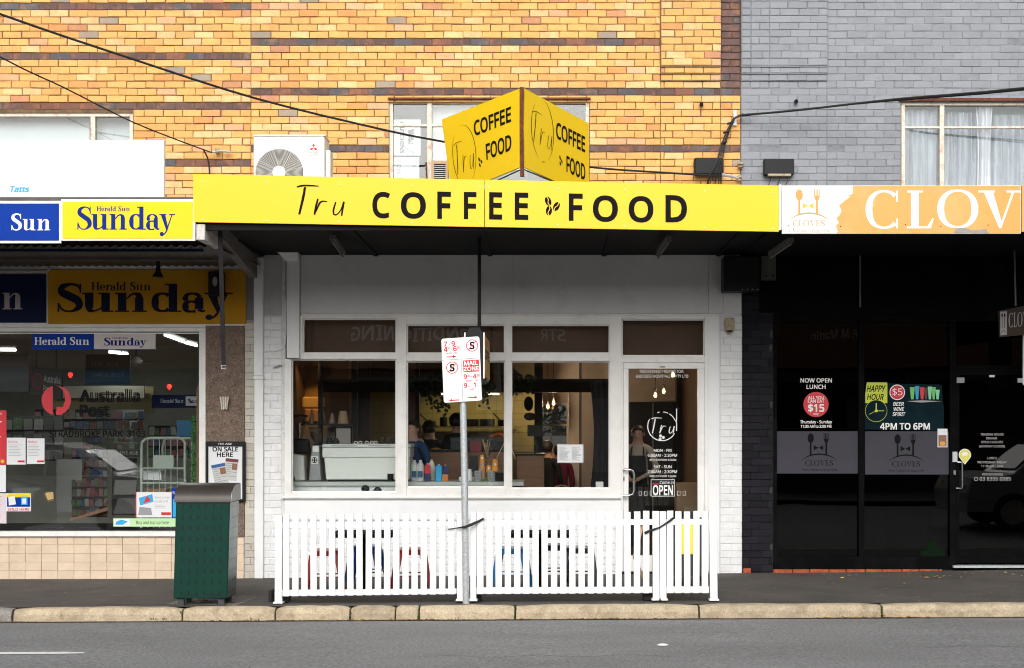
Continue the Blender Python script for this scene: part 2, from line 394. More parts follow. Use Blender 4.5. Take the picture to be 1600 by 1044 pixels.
class D:                                    # a decal: flat print built a hair above its surface
    def __init__(s, fr, lift=.002): s.fr = fr; s.lift = lift; s.mb = MB(); s.k = 0
    def poly(s, pts, m=0, up=0):
        s.mb.face([s.fr.p(x, z, s.lift + up) for x, z in pts], m)
    def rect(s, x0, z0, x1, z1, m=0, up=0): s.poly([(x0, z0), (x1, z0), (x1, z1), (x0, z1)], m, up)
    def strip(s, pts, m=0, up=0):            # pts (x, z, width)
        k = len(pts); s.k += 1; up = up + (s.k % 9) * .00006
        L_, R_ = [], []
        for i, (x, z, w) in enumerate(pts):
            x0, z0, _ = pts[max(i - 1, 0)]; x1, z1, _ = pts[min(i + 1, k - 1)]
            dx, dz = x1 - x0, z1 - z0; l = math.hypot(dx, dz) or 1
            L_.append((x - dz / l * w / 2, z + dx / l * w / 2)); R_.append((x + dz / l * w / 2, z - dx / l * w / 2))
        for i in range(k - 1): s.poly([R_[i], R_[i + 1], L_[i + 1], L_[i]], m, up)
    def disc(s, x, z, rx, rz=None, m=0, up=0, n=24, rot=0):
        rz = rz or rx; c, q = math.cos(rot), math.sin(rot)
        s.poly([(x + rx * math.cos(a) * c - rz * math.sin(a) * q, z + rx * math.cos(a) * q + rz * math.sin(a) * c) for a in [2 * math.pi * i / n for i in range(n)]], m, up)
    def ring(s, x, z, r, w, a0=0, a1=360, m=0, up=0, n=36, rz=None, taper=False):
        rz = rz or r; n = max(4, int(n * abs(a1 - a0) / 360))
        s.strip([(x + r * math.cos(R(a0 + (a1 - a0) * i / n)), z + rz * math.sin(R(a0 + (a1 - a0) * i / n)), w * (math.sin(math.pi * i / n) if taper else 1) + (w * .1 if taper else 0)) for i in range(n + 1)], m, up)
    def text(s, st, x0, z0, h, x1=None, bold=.0, m=0, up=0, align='l', shear=0.0):
        bold = round(bold * .62, 4)
        vs, fs = text_mesh(st, bold)
        if not vs: return
        xa = min(v[0] for v in vs); xb = max(v[0] for v in vs)
        sz = h / CAP; sx = (x1 - x0) / (xb - xa) if x1 is not None else sz
        ox = x0 - xa * sx
        if align == 'c': ox -= (xb - xa) * sx / 2
        P = [s.fr.p(ox + v[0] * sx + shear * v[1] * sz, z0 + v[1] * sz, s.lift + up + (v[2] if len(v) > 2 else 0)) for v in vs]
        n = len(s.mb.v); s.mb.v += [tuple(p) for p in P]
        for f in fs: s.mb.f.append(tuple(n + i for i in f)); s.mb.m.append(m); s.mb.c.append((1, 1, 1))
    def serif(s, st, x0, z0, h, x1, T=.2, t=.06, m=0, up=0, gap=.06):
        adv, prims = 0, []
        for ch in st:
            if ch == ' ': adv += .38; continue
            w, ps = glyph(ch, T, t); prims += [(adv, q) for q in ps]; adv += w + gap
        adv -= gap; k = (x1 - x0) / adv
        for a, (kind, *q) in prims:
            if kind == 'R':
                xa, za, xb, zb = q; s.k += 1
                s.rect(x0 + (a + xa) * k, z0 + za * h, x0 + (a + xb) * k, z0 + zb * h, m, up + (s.k % 9) * .00006)
            elif kind == 'P':
                s.strip([(x0 + (a + px_) * k, z0 + pz * h, pw * (k + h) / 2) for px_, pz, pw in q[0]], m, up)
            elif kind == 'G':
                s.k += 1; s.poly([(x0 + (a + px_) * k, z0 + pz * h) for px_, pz in q[0]], m, up + (s.k % 9) * .00006)
            elif kind == 'B':
                s.k += 1; s.disc(x0 + (a + q[0]) * k, z0 + q[1] * h, q[2] * k, q[2] * h, m, up + (s.k % 9) * .00006, 12)
    def build(s, name, mats, parent=None, **k): return s.mb.build(name, mats, parent, **k)

def _arc(cx, cy, rx, ry, a0, a1, thin, thick, n=22):
    out = []
    for i in range(n + 1):
        a = R(a0 + (a1 - a0) * i / n)
        w = thin + (thick - thin) * abs(math.cos(a)) ** 1.6
        out.append((cx + (rx - w / 2) * math.cos(a), cy + (ry - thin / 2) * math.sin(a), w))
    return ('P', out)
def _crom(pts, n=6):
    out = []
    for i in range(len(pts) - 1):
        p0 = pts[max(i - 1, 0)]; p1 = pts[i]; p2 = pts[i + 1]; p3 = pts[min(i + 2, len(pts) - 1)]
        for j in range(n):
            t = j / n
            out.append(tuple(.5 * (2 * b + (c - a) * t + (2 * a - 5 * b + 4 * c - d_) * t * t + (3 * b - a - 3 * c + d_) * t ** 3) for a, b, c, d_ in zip(p0, p1, p2, p3)))
    out.append(tuple(pts[-1])); return out
def glyph(c, T, t):
    Rr = lambda *a: ('R', *a)
    x = .68; s = .05
    if c == 'H':
        return .78 + T, [Rr(.08, 0, .08 + T, 1), Rr(.7, 0, .7 + T, 1), Rr(.08 + T, .47, .7, .47 + t)] + [Rr(a, b, a + T + .16, b + s) for a in (0, .62) for b in (0, 1 - s)]
    if c == 'e': return .68, [_arc(.34, x / 2, .34, x / 2, 0, 318, t, T), Rr(T * .9, .34, .6, .34 + t)]
    if c == 'r': return .52, [Rr(.08, 0, .08 + T, x), Rr(0, 0, .16 + T + .04, s), Rr(0, x - s, .1, x), ('P', _crom([(.06 + T, .48, .04), (.12 + T, .6, .06), (.2 + T, .65, .07)], 4)), ('B', .24 + T, .57, .09)]
    if c == 'a':
        return .66, [Rr(.36, .1, .36 + T, .5), _arc(.29, .46, .27, .22, 10, 165, t, T * .7, 12), ('B', .1, .47, .085), _arc(.27, .19, .27, .21, 60, 300, t, T * .9, 14), ('P', _crom([(.36 + T / 2, .12, T * .8), (.45 + T / 2, .02, .07), (.64, .06, .05)], 4))]
    if c == 'l': return .18 + T, [Rr(.08, 0, .08 + T, 1), Rr(0, 0, .16 + T, s), Rr(0, 1 - s, .1, 1)]
    if c == 'd': return .64 + T, [_arc(.32, x / 2, .32, x / 2, 50, 310, t, T), Rr(.48, .03, .48 + T, 1), Rr(.38, 1 - s, .5, 1), Rr(.48, 0, .60 + T, s)]
    if c == 'b': return .58 + T, [_arc(.37, x / 2, .29, x / 2, 0, 360, t, T), Rr(.08, 0, .08 + T, 1), Rr(0, 1 - s, .1, 1)]
    if c == 'S':
        P = [(.60, .80, .05), (.54, .93, t + .01), (.34, .98, t + .02), (.13, .88, T * .8), (.12, .70, T), (.32, .56, T * 1.05), (.54, .40, T * 1.05), (.58, .20, T * .9), (.42, .04, t + .02), (.22, .03, t), (.10, .12, .06), (.05, .26, .04)]
        return .70, [('P', _crom(P, 5)), Rr(.59, .68, .64, 1), Rr(.0, .0, .05, .32)]
    if c == 'u':
        return .70 + T, [Rr(.08, .16, .08 + T, x), ('P', _crom([(.08 + T / 2, .2, T), (.1 + T / 2, .08, T * .8), (.3, .035, .07), (.48, .1, .05), (.54, .2, .04)], 5)), Rr(.52, .02, .52 + T, x), Rr(0, x - s, .1, x), Rr(.44, x - s, .54, x), Rr(.54, 0, .62 + T, s)]
    if c == 'n':
        return .78 + T, [Rr(.08, 0, .08 + T, x), Rr(.54, 0, .54 + T, .5), ('P', _crom([(.08 + T, .46, .04), (.2 + T, .6, .06), (.42 + T / 2, .645, .07), (.52 + T / 2, .58, T * .8), (.54 + T / 2, .48, T)], 5)), Rr(0, x - s, .1, x), Rr(0, 0, .16 + T, s), Rr(.47, 0, .63 + T, s)]
    if c == 'y':
        return .74, [('G', [(.06, x), (.06 + T * 1.1, x), (.42, .08), (.34, -.04)]), ('P', _crom([(.62, x, t), (.46, .25, t), (.33, -.08, t + .01), (.20, -.22, t)], 4)), ('B', .12, -.19, .10), Rr(0, x - s, .34, x), Rr(.48, x - s, .76, x)]
    if c == 'C': return .84, [_arc(.44, .5, .44, .51, 48, 312, t, T, 28), Rr(.72, .70, .76, 1.0), Rr(.72, .0, .76, .26)]
    if c == 'O': return .96, [_arc(.48, .5, .48, .51, 0, 360, t, T, 36)]
    if c == 'L': return .66, [Rr(.1, 0, .1 + T, 1), Rr(0, 1 - s, .2 + T, 1), Rr(0, 0, .6, s), ('G', [(.5, s), (.6, s), (.66, .26), (.62, .26)])]
    if c == 'V': return .92, [('G', [(.10, 1), (.10 + T * 1.1, 1), (.53, .1), (.46, 0)]), ('G', [(.80, 1), (.80 - t, 1), (.46, .02), (.50, .0)]), Rr(0, 1 - s, .36, 1), Rr(.62, 1 - s, .94, 1)]
    if c == 'E': return .66, [Rr(.08, 0, .08 + T, 1), Rr(0, 0, .56, s), Rr(0, 1 - s, .54, 1), Rr(.08 + T, .48, .42, .48 + s), Rr(.40, .38, .44, .64), Rr(.52, 0, .57, .22), Rr(.50, .78, .54, 1)]
    return .5, []

TRU = [[(.0, .93, .05), (.25, .985, .06), (.68, .97, .035)], [(.26, .93, .07), (.18, .5, .085), (.07, .02, .07)], [(.21, .88, .03), (.25, .7, .05)],
       [(.66, .55, .055), (.6, .3, .07), (.55, .02, .06)], [(.6, .12, .03), (.70, .38, .06), (.80, .47, .05), (.95, .46, .025)],
       [(1.22, .45, .045), (1.15, .2, .06), (1.16, .05, .05), (1.25, .04, .04), (1.38, .2, .04), (1.47, .47, .05)], [(1.48, .47, .05), (1.44, .25, .06), (1.40, .0, .05)]]
def tru(dc, x, z, h, sx=1.0, m=0, up=0):
    for st in TRU: dc.strip([(x + a * h * sx, z + b * h, w * h) for a, b, w in _crom(st, 5)], m, up)
def beans(dc, x, z, r, m=0, mg=1, up=0):
    for dx, dz, rot in ((-.45, .62, -1.2), (.62, -.05, 1.1), (-.35, -.62, 1.5)):
        cx, cz = x + dx * r, z + dz * r
        dc.disc(cx, cz, r * .62, r * .4, m, up, 16, rot)
        c, q = math.cos(rot), math.sin(rot)
        pts = [(-.6, .0), (-.2, .1), (.2, -.1), (.6, 0)]
        dc.strip([(cx + (a * c - b * q) * r, cz + (a * q + b * c) * r, .09 * r) for a, b in _crom([p for p in pts], 3)], mg, up + .0008)
def cloves_logo(dc, x, z, k, m=0, mb=1, up=0, txt='serif'):   # k = width of the arc, (x, z) = its middle at the baseline of the name
    ax = k * .5
    dc.ring(x, z - .42 * k + .25 * k, ax * 1.25, .035 * k, 38, 142, m, up, 30, rz=.48 * k, taper=True)
    dc.strip([(x - .23 * k, z + .28 * k, .05 * k), (x - .23 * k, z + .62 * k, .045 * k)], m, up)
    dc.disc(x - .23 * k, z + .74 * k, .085 * k, .13 * k, m, up + .0005)
    dc.strip([(x + .19 * k, z + .28 * k, .055 * k), (x + .19 * k, z + .62 * k, .045 * k)], m, up)
    dc.poly([(x + .12 * k, z + .72 * k), (x + .15 * k, z + .62 * k), (x + .23 * k, z + .62 * k), (x + .26 * k, z + .72 * k)], m, up + .0004)
    for i in range(4): dc.rect(x + (.12 + .0375 * i) * k, z + .70 * k, x + (.14 + .0375 * i) * k, z + .87 * k, m, up + .0006)
    for sg in (-1, 1): dc.poly([(x - .02 * k, z + .48 * k)] + ([(x - .02 * k + sg * .13 * k, z + .41 * k), (x - .02 * k + sg * .13 * k, z + .55 * k)] if sg > 0 else [(x - .02 * k + sg * .13 * k, z + .55 * k), (x - .02 * k + sg * .13 * k, z + .41 * k)]), mb, up)
    dc.serif('CLOVES', x - .38 * k, z, .14 * k, x + .38 * k, T=.15, t=.05, m=m, up=up)
    dc.text('fine indian restaurant', x - .48 * k, z - .15 * k, .07 * k, x1=x + .48 * k, m=m, up=up, shear=.2)
# ---------------------------------------------------------------- ground
WZ = [(-60, -.08), (-6.8, -.078), (-3.7, -.068), (.9, -.012), (2.36, -.002), (2.76, -.002), (4.8, .02), (5.8, .048), (9, .06), (60, .06)]
def wall_z(x):
    for (a, p), (b_, q) in zip(WZ, WZ[1:]):
        if x <= b_: return p + (q - p) * (x - a) / (b_ - a)
    return .06
def gz(x, y):
    if y <= -3.13: return -.127 + .005 * x
    w = min(max((-y) / 3.0, 0), 1)
    return (1 - w) * wall_z(x) + .005 * w * x
def sheet(name, m, x0, x1, y0, y1, nx, ny, dz, **k):
    b = MB()
    for i in range(nx):
        for j in range(ny):
            xa, xb = x0 + (x1 - x0) * i / nx, x0 + (x1 - x0) * (i + 1) / nx
            ya, yb = y0 + (y1 - y0) * j / ny, y0 + (y1 - y0) * (j + 1) / ny
            b.face([(xa, ya, dz(xa, ya)), (xb, ya, dz(xb, ya)), (xb, yb, dz(xb, yb)), (xa, yb, dz(xa, yb))])
    return struct(b.build(name, m, **k))
box('ground', M['concrete'], None, -300, 300, -300, 300, -.9, -.6)['kind'] = 'structure'
sheet('road', M['asphalt'], -60, 60, -16.0, -3.09, 30, 1, lambda x, y: -.127 + .005 * x)
sheet('pavement', M['footpath'], -60, 60, -2.99, .03, 60, 6, lambda x, y: gz(x, y))
sheet('gutter', M['gutter'], -60, 60, -3.19, -3.10, 30, 1, lambda x, y: -.122 + .005 * x)
# kerb of separate stones
kerb = struct(box('kerb', M['gutter'], None, -60, 60, -3.11, -2.99, -.5, -.32))
random.seed(5)
joints = [-1500, -1200, -930, -700, -470, -240, 20, 285, 430, 547, 618, 655, 805, 1092, 1377, 1660, 1940, 2220, 2500, 2800, 3100]
for i in range(len(joints) - 1):
    xa, xb = X(joints[i], -3.1) + .009, X(joints[i + 1], -3.1) - .009
    n = 9; b = MB(); prof = []
    rr = .035 if joints[i] in (285, 430, 547, 20) else .018
    secs = []
    for j in range(n + 1):
        x = xa + (xb - xa) * j / n
        e = min(j, n - j); end = {0: rr, 1: rr * .15}.get(e, 0) if joints[i] != 547 or True else 0
        w1, w2 = random.uniform(-.004, .004), random.uniform(-.004, .004)
        zt = gz(x, -3.0) + .004 - end * .6 + w1; yf = -3.135 + end + w2; zb = -.22 + .005 * x
        secs.append([(x, -2.985, zb), (x, yf - .012, zb), (x, yf - .006, zt - .06), (x, yf + .012, zt - .014), (x, yf + .04, zt), (x, -2.985, zt)])
    for j in range(n):
        A, B_ = secs[j], secs[j + 1]
        for q in range(6):
            r_ = (q + 1) % 6; b.face([A[q], A[r_], B_[r_], B_[q]][::-1])
    b.face(secs[0]); b.face(secs[-1][::-1])
    o = b.build('kerb_stone', M['kerb'], kerb, loc=((xa + xb) / 2, -3.06, -.22), smooth=True)
    t = random.uniform(.85, 1.1); o.color = (.49 * t, .395 * t, .27 * t, 1)
    if joints[i] < 0: o.color = (.3, .28, .26, 1)
# white lane line
ya = -5.02
b = MB()
for i in range(40):
    x0, x1 = -12 + i * .2, -12 + (i + 1) * .2
    if x1 > X(131, ya): x1 = X(131, ya)
    if x0 >= x1: break
    w0 = .055 if x1 < X(120, ya) else .03
    b.face([(x0, ya - .055, -.123 + .005 * x0), (x1, ya - w0, -.123 + .005 * x1), (x1, ya + w0, -.123 + .005 * x1), (x0, ya + .055, -.123 + .005 * x0)])
struct(b.build('road_marking', M['roadpaint']))
# concrete pad under the bin, service lid
b = MB()
def gp(px, py):
    y = -2.9
    for _ in range(30):
        x = X(px, y); y = F * (EYE - gz(x, y)) / (py - PY) - CD
    return X(px, y), y
def pad(name, pts, m, lift):
    b = MB(); b.face([(x, y, gz(x, y) + lift) for x, y in [gp(*p) for p in pts]]); return struct(b.build(name, m))
pad('concrete_pad', [(258, 945), (368, 947), (402, 934), (300, 932)], M['concrete'], .004)
pad('service_lid', [(345, 940), (368, 943), (402, 933), (380, 931.5)], M['corr'], .008)
pad('pavement_patch', [(150, 945.5), (262, 945), (285, 931), (190, 930)], mat('patched_asphalt', (.085, .072, .062), .9, var=.2, fine=.3), .003)

# ---------------------------------------------------------------- bricks
CH, BL = .08757, .2362
ZR = Z(10)
def brick_mesh(me_name, w, h, jit=.0036):
    def ring(y, ins):
        return [(sx * (w / 2 - ins) + random.uniform(-jit, jit) * .6, y, sz * (h / 2 - ins) + random.uniform(-jit, jit)) for sx, sz in ((-1, -1), (1, -1), (1, 1), (-1, 1))]
    a, b_, c = ring(0, .006), ring(.005, .0005), ring(.020, 0)
    return a + b_ + c, [(0, 1, 2, 3)] + [(4 + i, 4 + (i + 1) % 4, (i + 1) % 4, i) for i in range(4)] + [(8 + i, 8 + (i + 1) % 4, 4 + (i + 1) % 4, 4 + i) for i in range(4)]
BM = {}
GAP = [.0065, .0075]
def shared_brick(wq, m, h):
    k = (wq, m.name, round(h, 4), random.randrange(3))
    if k not in BM:
        v, f = brick_mesh('brick', wq, h)
        me = bpy.data.meshes.new('brick'); me.from_pydata(v, [], f); me.materials.append(m); me.update(); BM[k] = me
    return BM[k]
def lay(parent, regions, holes, colour, m_obj, m_join, limit, inview=(0, 1600, 0, 1044), name='brick'):
    """regions: (px0, px1, k0, k1, proud or function of k); whole bricks first become objects, the rest one joined part"""
    items = []
    for (a, b_, k0, k1, pr) in regions:
        for k in range(k0, k1 + 1):
            zc = ZR - k * CH; pyc = 10 + k * 11.12
            y = -(pr(k) if callable(pr) else pr)
            free = [(a, b_)]
            for (hx0, hy0, hx1, hy1) in holes:
                if hy0 < pyc < hy1:
                    nf = []
                    for u, v in free:
                        if hx0 > u: nf.append((u, min(v, hx0)))
                        if hx1 < v: nf.append((max(u, hx1), v))
                    free = [q for q in nf if q[1] - q[0] > 3]
            for u, v in free:
                ph = (k % 2) * 15 + (k * 7 % 5) * 1.2
                x = math.floor((u - ph) / 30) * 30 + ph
                while x < v:
                    x0, x1 = max(x + random.uniform(-.5, .5), u), min(x + 30 + random.uniform(-.5, .5), v)
                    if x0 - u < 5 and x0 > u: x0 = u
                    if v - x1 < 5: x1 = v
                    x += 30
                    if x1 - x0 < 4: continue
                    items.append((x0, x1, k, zc, y, colour(k, (x0 + x1) / 2)))
                    if x1 == v: break
    full = [i for i, it in enumerate(items) if it[1] - it[0] > 6 and inview[0] <= it[0] and it[1] <= inview[1] and inview[2] <= 10 + it[2] * 11.12 <= inview[3]]
    full.sort(key=lambda i: -(items[i][1] - items[i][0] > 20)); pick = set(full[:limit])
    jb = MB(); off = WLOC[parent.name]
    for i, (x0, x1, k, zc, y, c) in enumerate(items):
        w = (x1 - x0) * CD / F - GAP[0]; h = CH - GAP[1]; xc = X((x0 + x1) / 2)
        zc += random.uniform(-.001, .001); yy = y + random.uniform(-.0028, .0028)
        if i in pick:
            wq = max(.02, round(w / .012) * .012)
            o = bpy.data.objects.new(name, shared_brick(round(wq, 3), m_obj, h)); COL.objects.link(o); o.parent = parent
            o.location = Vector((xc, yy, zc)) - off; o.scale = (w / wq, 1, 1); o.color = (*c, 1)
        else:
            v, f = brick_mesh('b', w, h); n = len(jb.v)
            jb.v += [(p[0] + xc, p[1] + yy, p[2] + zc) for p in v]
            for q in f: jb.f.append(tuple(n + t for t in q)); jb.m.append(0); jb.c.append(tuple(c))
    if jb.f: jb.build('brickwork', m_join, parent, kind='stuff')

def holed(mb, px0, px1, py0, py1, holes, Y0, Y1, m=0):     # a slab with rectangular openings
    xs = sorted({px0, px1, *[min(max(h[0], px0), px1) for h in holes], *[min(max(h[2], px0), px1) for h in holes]})
    for a, b_ in zip(xs, xs[1:]):
        mid = (a + b_) / 2; ys = [(py0, py1)]
        for h in holes:
            if h[0] < mid < h[2]:
                ny = []
                for u, v in ys:
                    if h[1] > u: ny.append((u, min(v, h[1])))
                    if h[3] < v: ny.append((max(v if False else h[3], u), v))
                ys = [q for q in ny if q[1] - q[0] > .5]
        for u, v in ys: mb.box(X(a), X(b_), Y0, Y1, Z(v), Z(u), m)

def ycol(k, px):
    r = random.random(); j = random.uniform(.88, 1.1)
    if r < .66: c = (.76, .42, .125)
    elif r < .84: c = (.80, .52, .23)
    elif r < .915: c = (.70, .33, .10)
    elif r < .955: c = (.74, .41, .21)
    elif r < .985: c = (.58, .27, .13)
    else: c = (.36, .29, .22)
    return tuple(x * j for x in c)
def dcol():
    r = random.random(); j = random.uniform(.8, 1.2)
    c = (.115, .062, .055) if r < .55 else ((.09, .085, .095) if r < .85 else (.2, .08, .05))
    return tuple(x * j for x in c)
def dark_a(k): return k in (-7, 0, 7, 14, 22, 29)
def dark_b(k): return k in (-9, -2, 5, 12, 20, 28)
H1 = (-400, 176, 208, 330); H2 = (608, 155.5, 921, 330); H3 = (1408, 158, 2000, 330)
bld = thing('yellow_brick_building', 'yellow clinker brick upper storey with dark brick bands above the post office and cafe', 'building', (-3.0, 0, 3.9))
XL, XM, XR = -13.0, X(1157.5), 13.0
mb = MB(); holed(mb, PX - 13 * 127, 1157.5, -260, 392, [H1, H2], .014, .24)
mb.build('upper_wall', M['mortar'], bld)
def pr_a(k): return -.007 if dark_a(k) else .0
def pr_b(k): return -.007 if dark_b(k) else .0
def pr_p(k): return .06 if k <= 8 else (.04 if k == 9 else (.02 if k == 10 else 0.0))
lay(bld, [(-130, 392, -7, 28, pr_a), (392, 1032, -7, 28, pr_b), (1032, 1126, 12, 28, pr_b), (1126, 1157, 12, 28, pr_b), (1032, 1126, -7, 11, pr_p), (1126, 1157, -7, 11, 0.0)],
    [H1, H2], lambda k, px: dcol() if ((px < 392 and dark_a(k)) or (px >= 392 and dark_b(k) and not (px > 1032 and k < 12)) or (px > 1126 and k < 12)) else ycol(k, px),
    M['brick'], M['brickj'], 300, inview=(392, 1150, 0, 250))
mb = MB().pb(1032, -200, 1125.6, 104.7, -.055, .064).pb(1032, 104.7, 1125.6, 115.8, -.035, .044).pb(1032, 115.8, 1125.6, 126.9, -.015, .024)
mb.build('pilaster_core', M['mortar'], bld)
GAP[:] = [.003, .004]
gbl = thing('grey_brick_building', 'grey painted brick upper storey above the restaurant', 'building', (6.0, 0, 3.9))
mb = MB(); holed(mb, 1157.6, PX + 13 * 127, -260, 392, [H3], .006, .24)
mb.build('upper_wall', M['mortargrey'], gbl)
def gcol(k, px):
    j = random.uniform(.9, 1.08); return (.25 * j, .262 * j, .285 * j)
def pr_g(k): return -.004 if k in (-2, 5, 12, 20) else .0
lay(gbl, [(1158, 1292, 12, 28, pr_g), (1292, 1760, -7, 28, pr_g), (1172.5, 1201, -7, 11, pr_p), (1158, 1172, -7, 11, pr_p), (1201.5, 1292, -7, 11, pr_p)],
    [H3], gcol, M['pbrick'], M['pbrickj'], 300, inview=(1158, 1600, 0, 250))
mb = MB()
for a, b_ in ((1158.3, 1291.7),): mb.pb(a, -200, b_, 104.7, -.052, .061).pb(a, 104.7, b_, 115.8, -.032, .041).pb(a, 115.8, b_, 126.9, -.012, .021)
mb.build('pilaster_core', M['mortargrey'], gbl)

# building shells: party walls, back wall, roof, first floor
BK = 6.5
WBK = (X(843, BK), X(886, BK), Z(701, BK), Z(634, BK))     # garden window in the back wall of the cafe
XP = X(391)
def shell(root, x0, x1, name_m, back_holes=None):
    mb = MB()
    mb.box(x0, x1, .241, BK + .3, 8.0, 8.15); mb.box(x0 + .002, x1 - .002, .241, BK + .2, 4.02, 4.3)
    mb.box(x0, x0 + .2, .242, BK, -.5, 8.0); mb.box(x1 - .2, x1, .242, BK, -.5, 8.0)
    if back_holes:
        a, b_, c, d_ = back_holes
        mb.box(x0, a, BK + .001, BK + .25, -.5, 8.0); mb.box(b_, x1, BK + .001, BK + .25, -.5, 8.0)
        mb.box(a, b_, BK + .001, BK + .25, -.5, c); mb.box(a, b_, BK + .001, BK + .25, d_, 8.0)
    else: mb.box(x0, x1, BK + .001, BK + .25, -.5, 8.0)
    mb.build('rear_walls', name_m, root)
shell(bld, XL, XM - .001, M['mortar'], WBK)
shell(gbl, XM + .001, XR, M['mortargrey'])

def old_window(root, x0, x1, y0, y1, mull, trans, Yf=.03):
    mb = MB()
    mb.pb(x0, y0, x1, y0 + 5.5, Yf, .09); mb.pb(x0, y0 + 5.5, x0 + 5.5, y1, Yf + .001, .09); mb.pb(x1 - 5.5, y0 + 5.5, x1, y1, Yf + .001, .09)
    for q in mull: mb.pb(q - 3.5, y0 + 5.5, q + 3.5, y1, Yf + .004, .07)
    ms = [x0 + 5.5] + [w for q in mull for w in (q - 3.5, q + 3.5)] + [x1 - 5.5]
    for i in range(0, len(ms), 2):
        if trans: mb.pb(ms[i], trans - 1.5, ms[i + 1], trans + 1.5, Yf + .012, .04)
    w = mb.build('window', M['oldframe'], root)
    for i in range(0, len(ms), 2):
        pbox('pane', M['glassup'], w, ms[i] + .2, y0 + 6, ms[i + 1] - .2, y1, Yf + .045, .004)
    return w
old_window(bld, -400, 208, 176.5, 310, [-110, 145], None)
old_window(bld, 608.5, 920.5, 156, 320, [671, 860], 196)
old_window(gbl, 1408.5, 1990, 159, 320, [1472, 1650], 199)
mb = MB().pb(606, 152.3, 923, 155.2, -.03, .06); mb.build('lintel_bar', M['rust'], bld)
mb = MB().pb(1405, 153, 1700, 157.5, -.03, .06); mb.build('lintel_bar', M['rust'], gbl)
# rooms behind the upper windows
def room(root, x0, x1, y1, z0, z1, m):
    mb = MB(); mb.box(x0, x1, y1, y1 + .05, z0, z1); mb.box(x0 - .05, x0, .245, y1, z0, z1); mb.box(x1, x1 + .05, .245, y1, z0, z1)
    mb.box(x0, x1, .246, y1, z1, z1 + .05); mb.box(x0, x1, .246, y1, z0 - .05, z0); return mb.build('room_lining', m, root)
room(bld, -12.7, X(300), 2.2, 4.4, 7.2, M['plastergrey']); room(bld, X(560), X(980), 2.4, 4.4, 7.2, M['plastergrey']); room(gbl, X(1370), 12.5, 2.4, 4.4, 7.2, M['plastergrey'])
# blinds, curtains
b = MB()
def curtain(px0, px1, py0, py1, Y, folds, amp, m, name, label, taper=0):
    n = folds * 8; b = MB(); top, bot = Z(py0, Y), Z(py1, Y)
    for r_ in range(6):
        za, zb = top + (bot - top) * r_ / 6, top + (bot - top) * (r_ + 1) / 6
        for i in range(n):
            def P(i, z, rr):
                u = i / n; w = 1 - taper * math.sin(min(rr / 6, 1) * math.pi)
                mid = (px0 + px1) / 2; px = mid + (px0 + (px1 - px0) * u - mid) * w
                return (X(px, Y), Y + amp * (math.sin(u * folds * 4.1 + 1.3 * math.sin(u * 9 + folds)) + .6 * math.sin(u * folds * 9.7 + rr * .3)) * (1 + .3 * math.sin(rr)), z)
            b.face([P(i, zb, r_ + 1), P(i + 1, zb, r_ + 1), P(i + 1, za, r_), P(i, za, r_)])
    o = b.build(name, m, None, smooth=True); return tag(o, label, 'curtain')
curtain(1412, 1470, 172, 330, .16, 5, .02, M['curtain'], 'curtain', 'white curtain hanging in the narrow leftmost pane of the grey wall window')
curtain(1476, 1532, 176, 330, .18, 6, .025, M['curtain'], 'curtain', 'drawn white curtain left of the gathered one in the grey wall window')
curtain(1524, 1550, 168, 330, .14, 4, .03, mat('white_curtain', (.8, .8, .84), .8), 'curtain', 'narrow gathered bright white curtain in the grey wall window', .25)
curtain(1548, 1660, 180, 330, .19, 8, .025, M['curtain'], 'curtain', 'wide sheer curtain at the right edge of the grey wall window')
b = MB(); b.pb(1410, 168, 1640, 182, .26, .01); tag(b.build('pelmet', mat('faded_green_cloth', (.42, .56, .48), .8, var=.15)), 'faded green valance strip across the top of the grey wall window', 'valance')
o = pbox('blind', mat('white_blind', (.62, .65, .66), .8, var=.04), None, 676, 166, 862, 330, .22, .01); tag(o, 'white roller blind inside the middle upper window behind the corner sign', 'blind')
o = pbox('blind', mat('white_blind_left', (.70, .72, .73), .8, var=.04), None, -120, 184, 140, 330, .2, .01); tag(o, 'white blind inside the wide pane of the upper left window', 'blind')
o = pbox('blind', mat('white_blind_small', (.62, .64, .65), .8, var=.04), None, 150, 183, 203, 330, .22, .01); tag(o, 'small white blind inside the narrow pane of the upper left window', 'blind')
# posters in the middle window
o = pbox('poster', M['paper'], None, 611, 187, 657, 243, .14, .004); tag(o, 'white packing carton panel with sideways block letters in the middle upper window', 'carton panel')
f = Fr((X(0, .14), .139, Z(0, .14)), (0, 0, -1), (1, 0, 0))
d_ = D(Fr(at(626, 190, .139), (0, 0, -1), (1, 0, 0)))
sc = (CD + .14) / F
d_.text('HUTCHINS', 0, -1 * sc, 6 * sc, x1=50 * sc, bold=.09, m=2); d_.text('W&L', 12 * sc, 12 * sc, 8 * sc, x1=38 * sc, bold=.12, m=2)
d_.strip([(40 * sc, 6 * sc, 3 * sc), (50 * sc, 22 * sc, 3 * sc)], 1)
d_.build('print', [M['papergrey'], mat('grey_green_print', (.25, .36, .34), .6), mat('dark_print', (.10, .11, .11), .7)], o)
o = pbox('poster', M['paper'], None, 612, 246, 655, 320, .145, .004); tag(o, 'lower white carton panel with thin sideways letters in the middle upper window', 'carton panel')
d_ = D(Fr(at(620, 282, .144), (0, 0, 1), (-1, 0, 0)))
d_.text('LE BROS.', -2 * sc, -6 * sc, 5 * sc, x1=32 * sc, m=0, bold=.05); d_.text('AL ATMOSPHERE', -12 * sc, -30 * sc, 5 * sc, x1=36 * sc, m=0)
d_.build('print', [M['papergrey']], o)
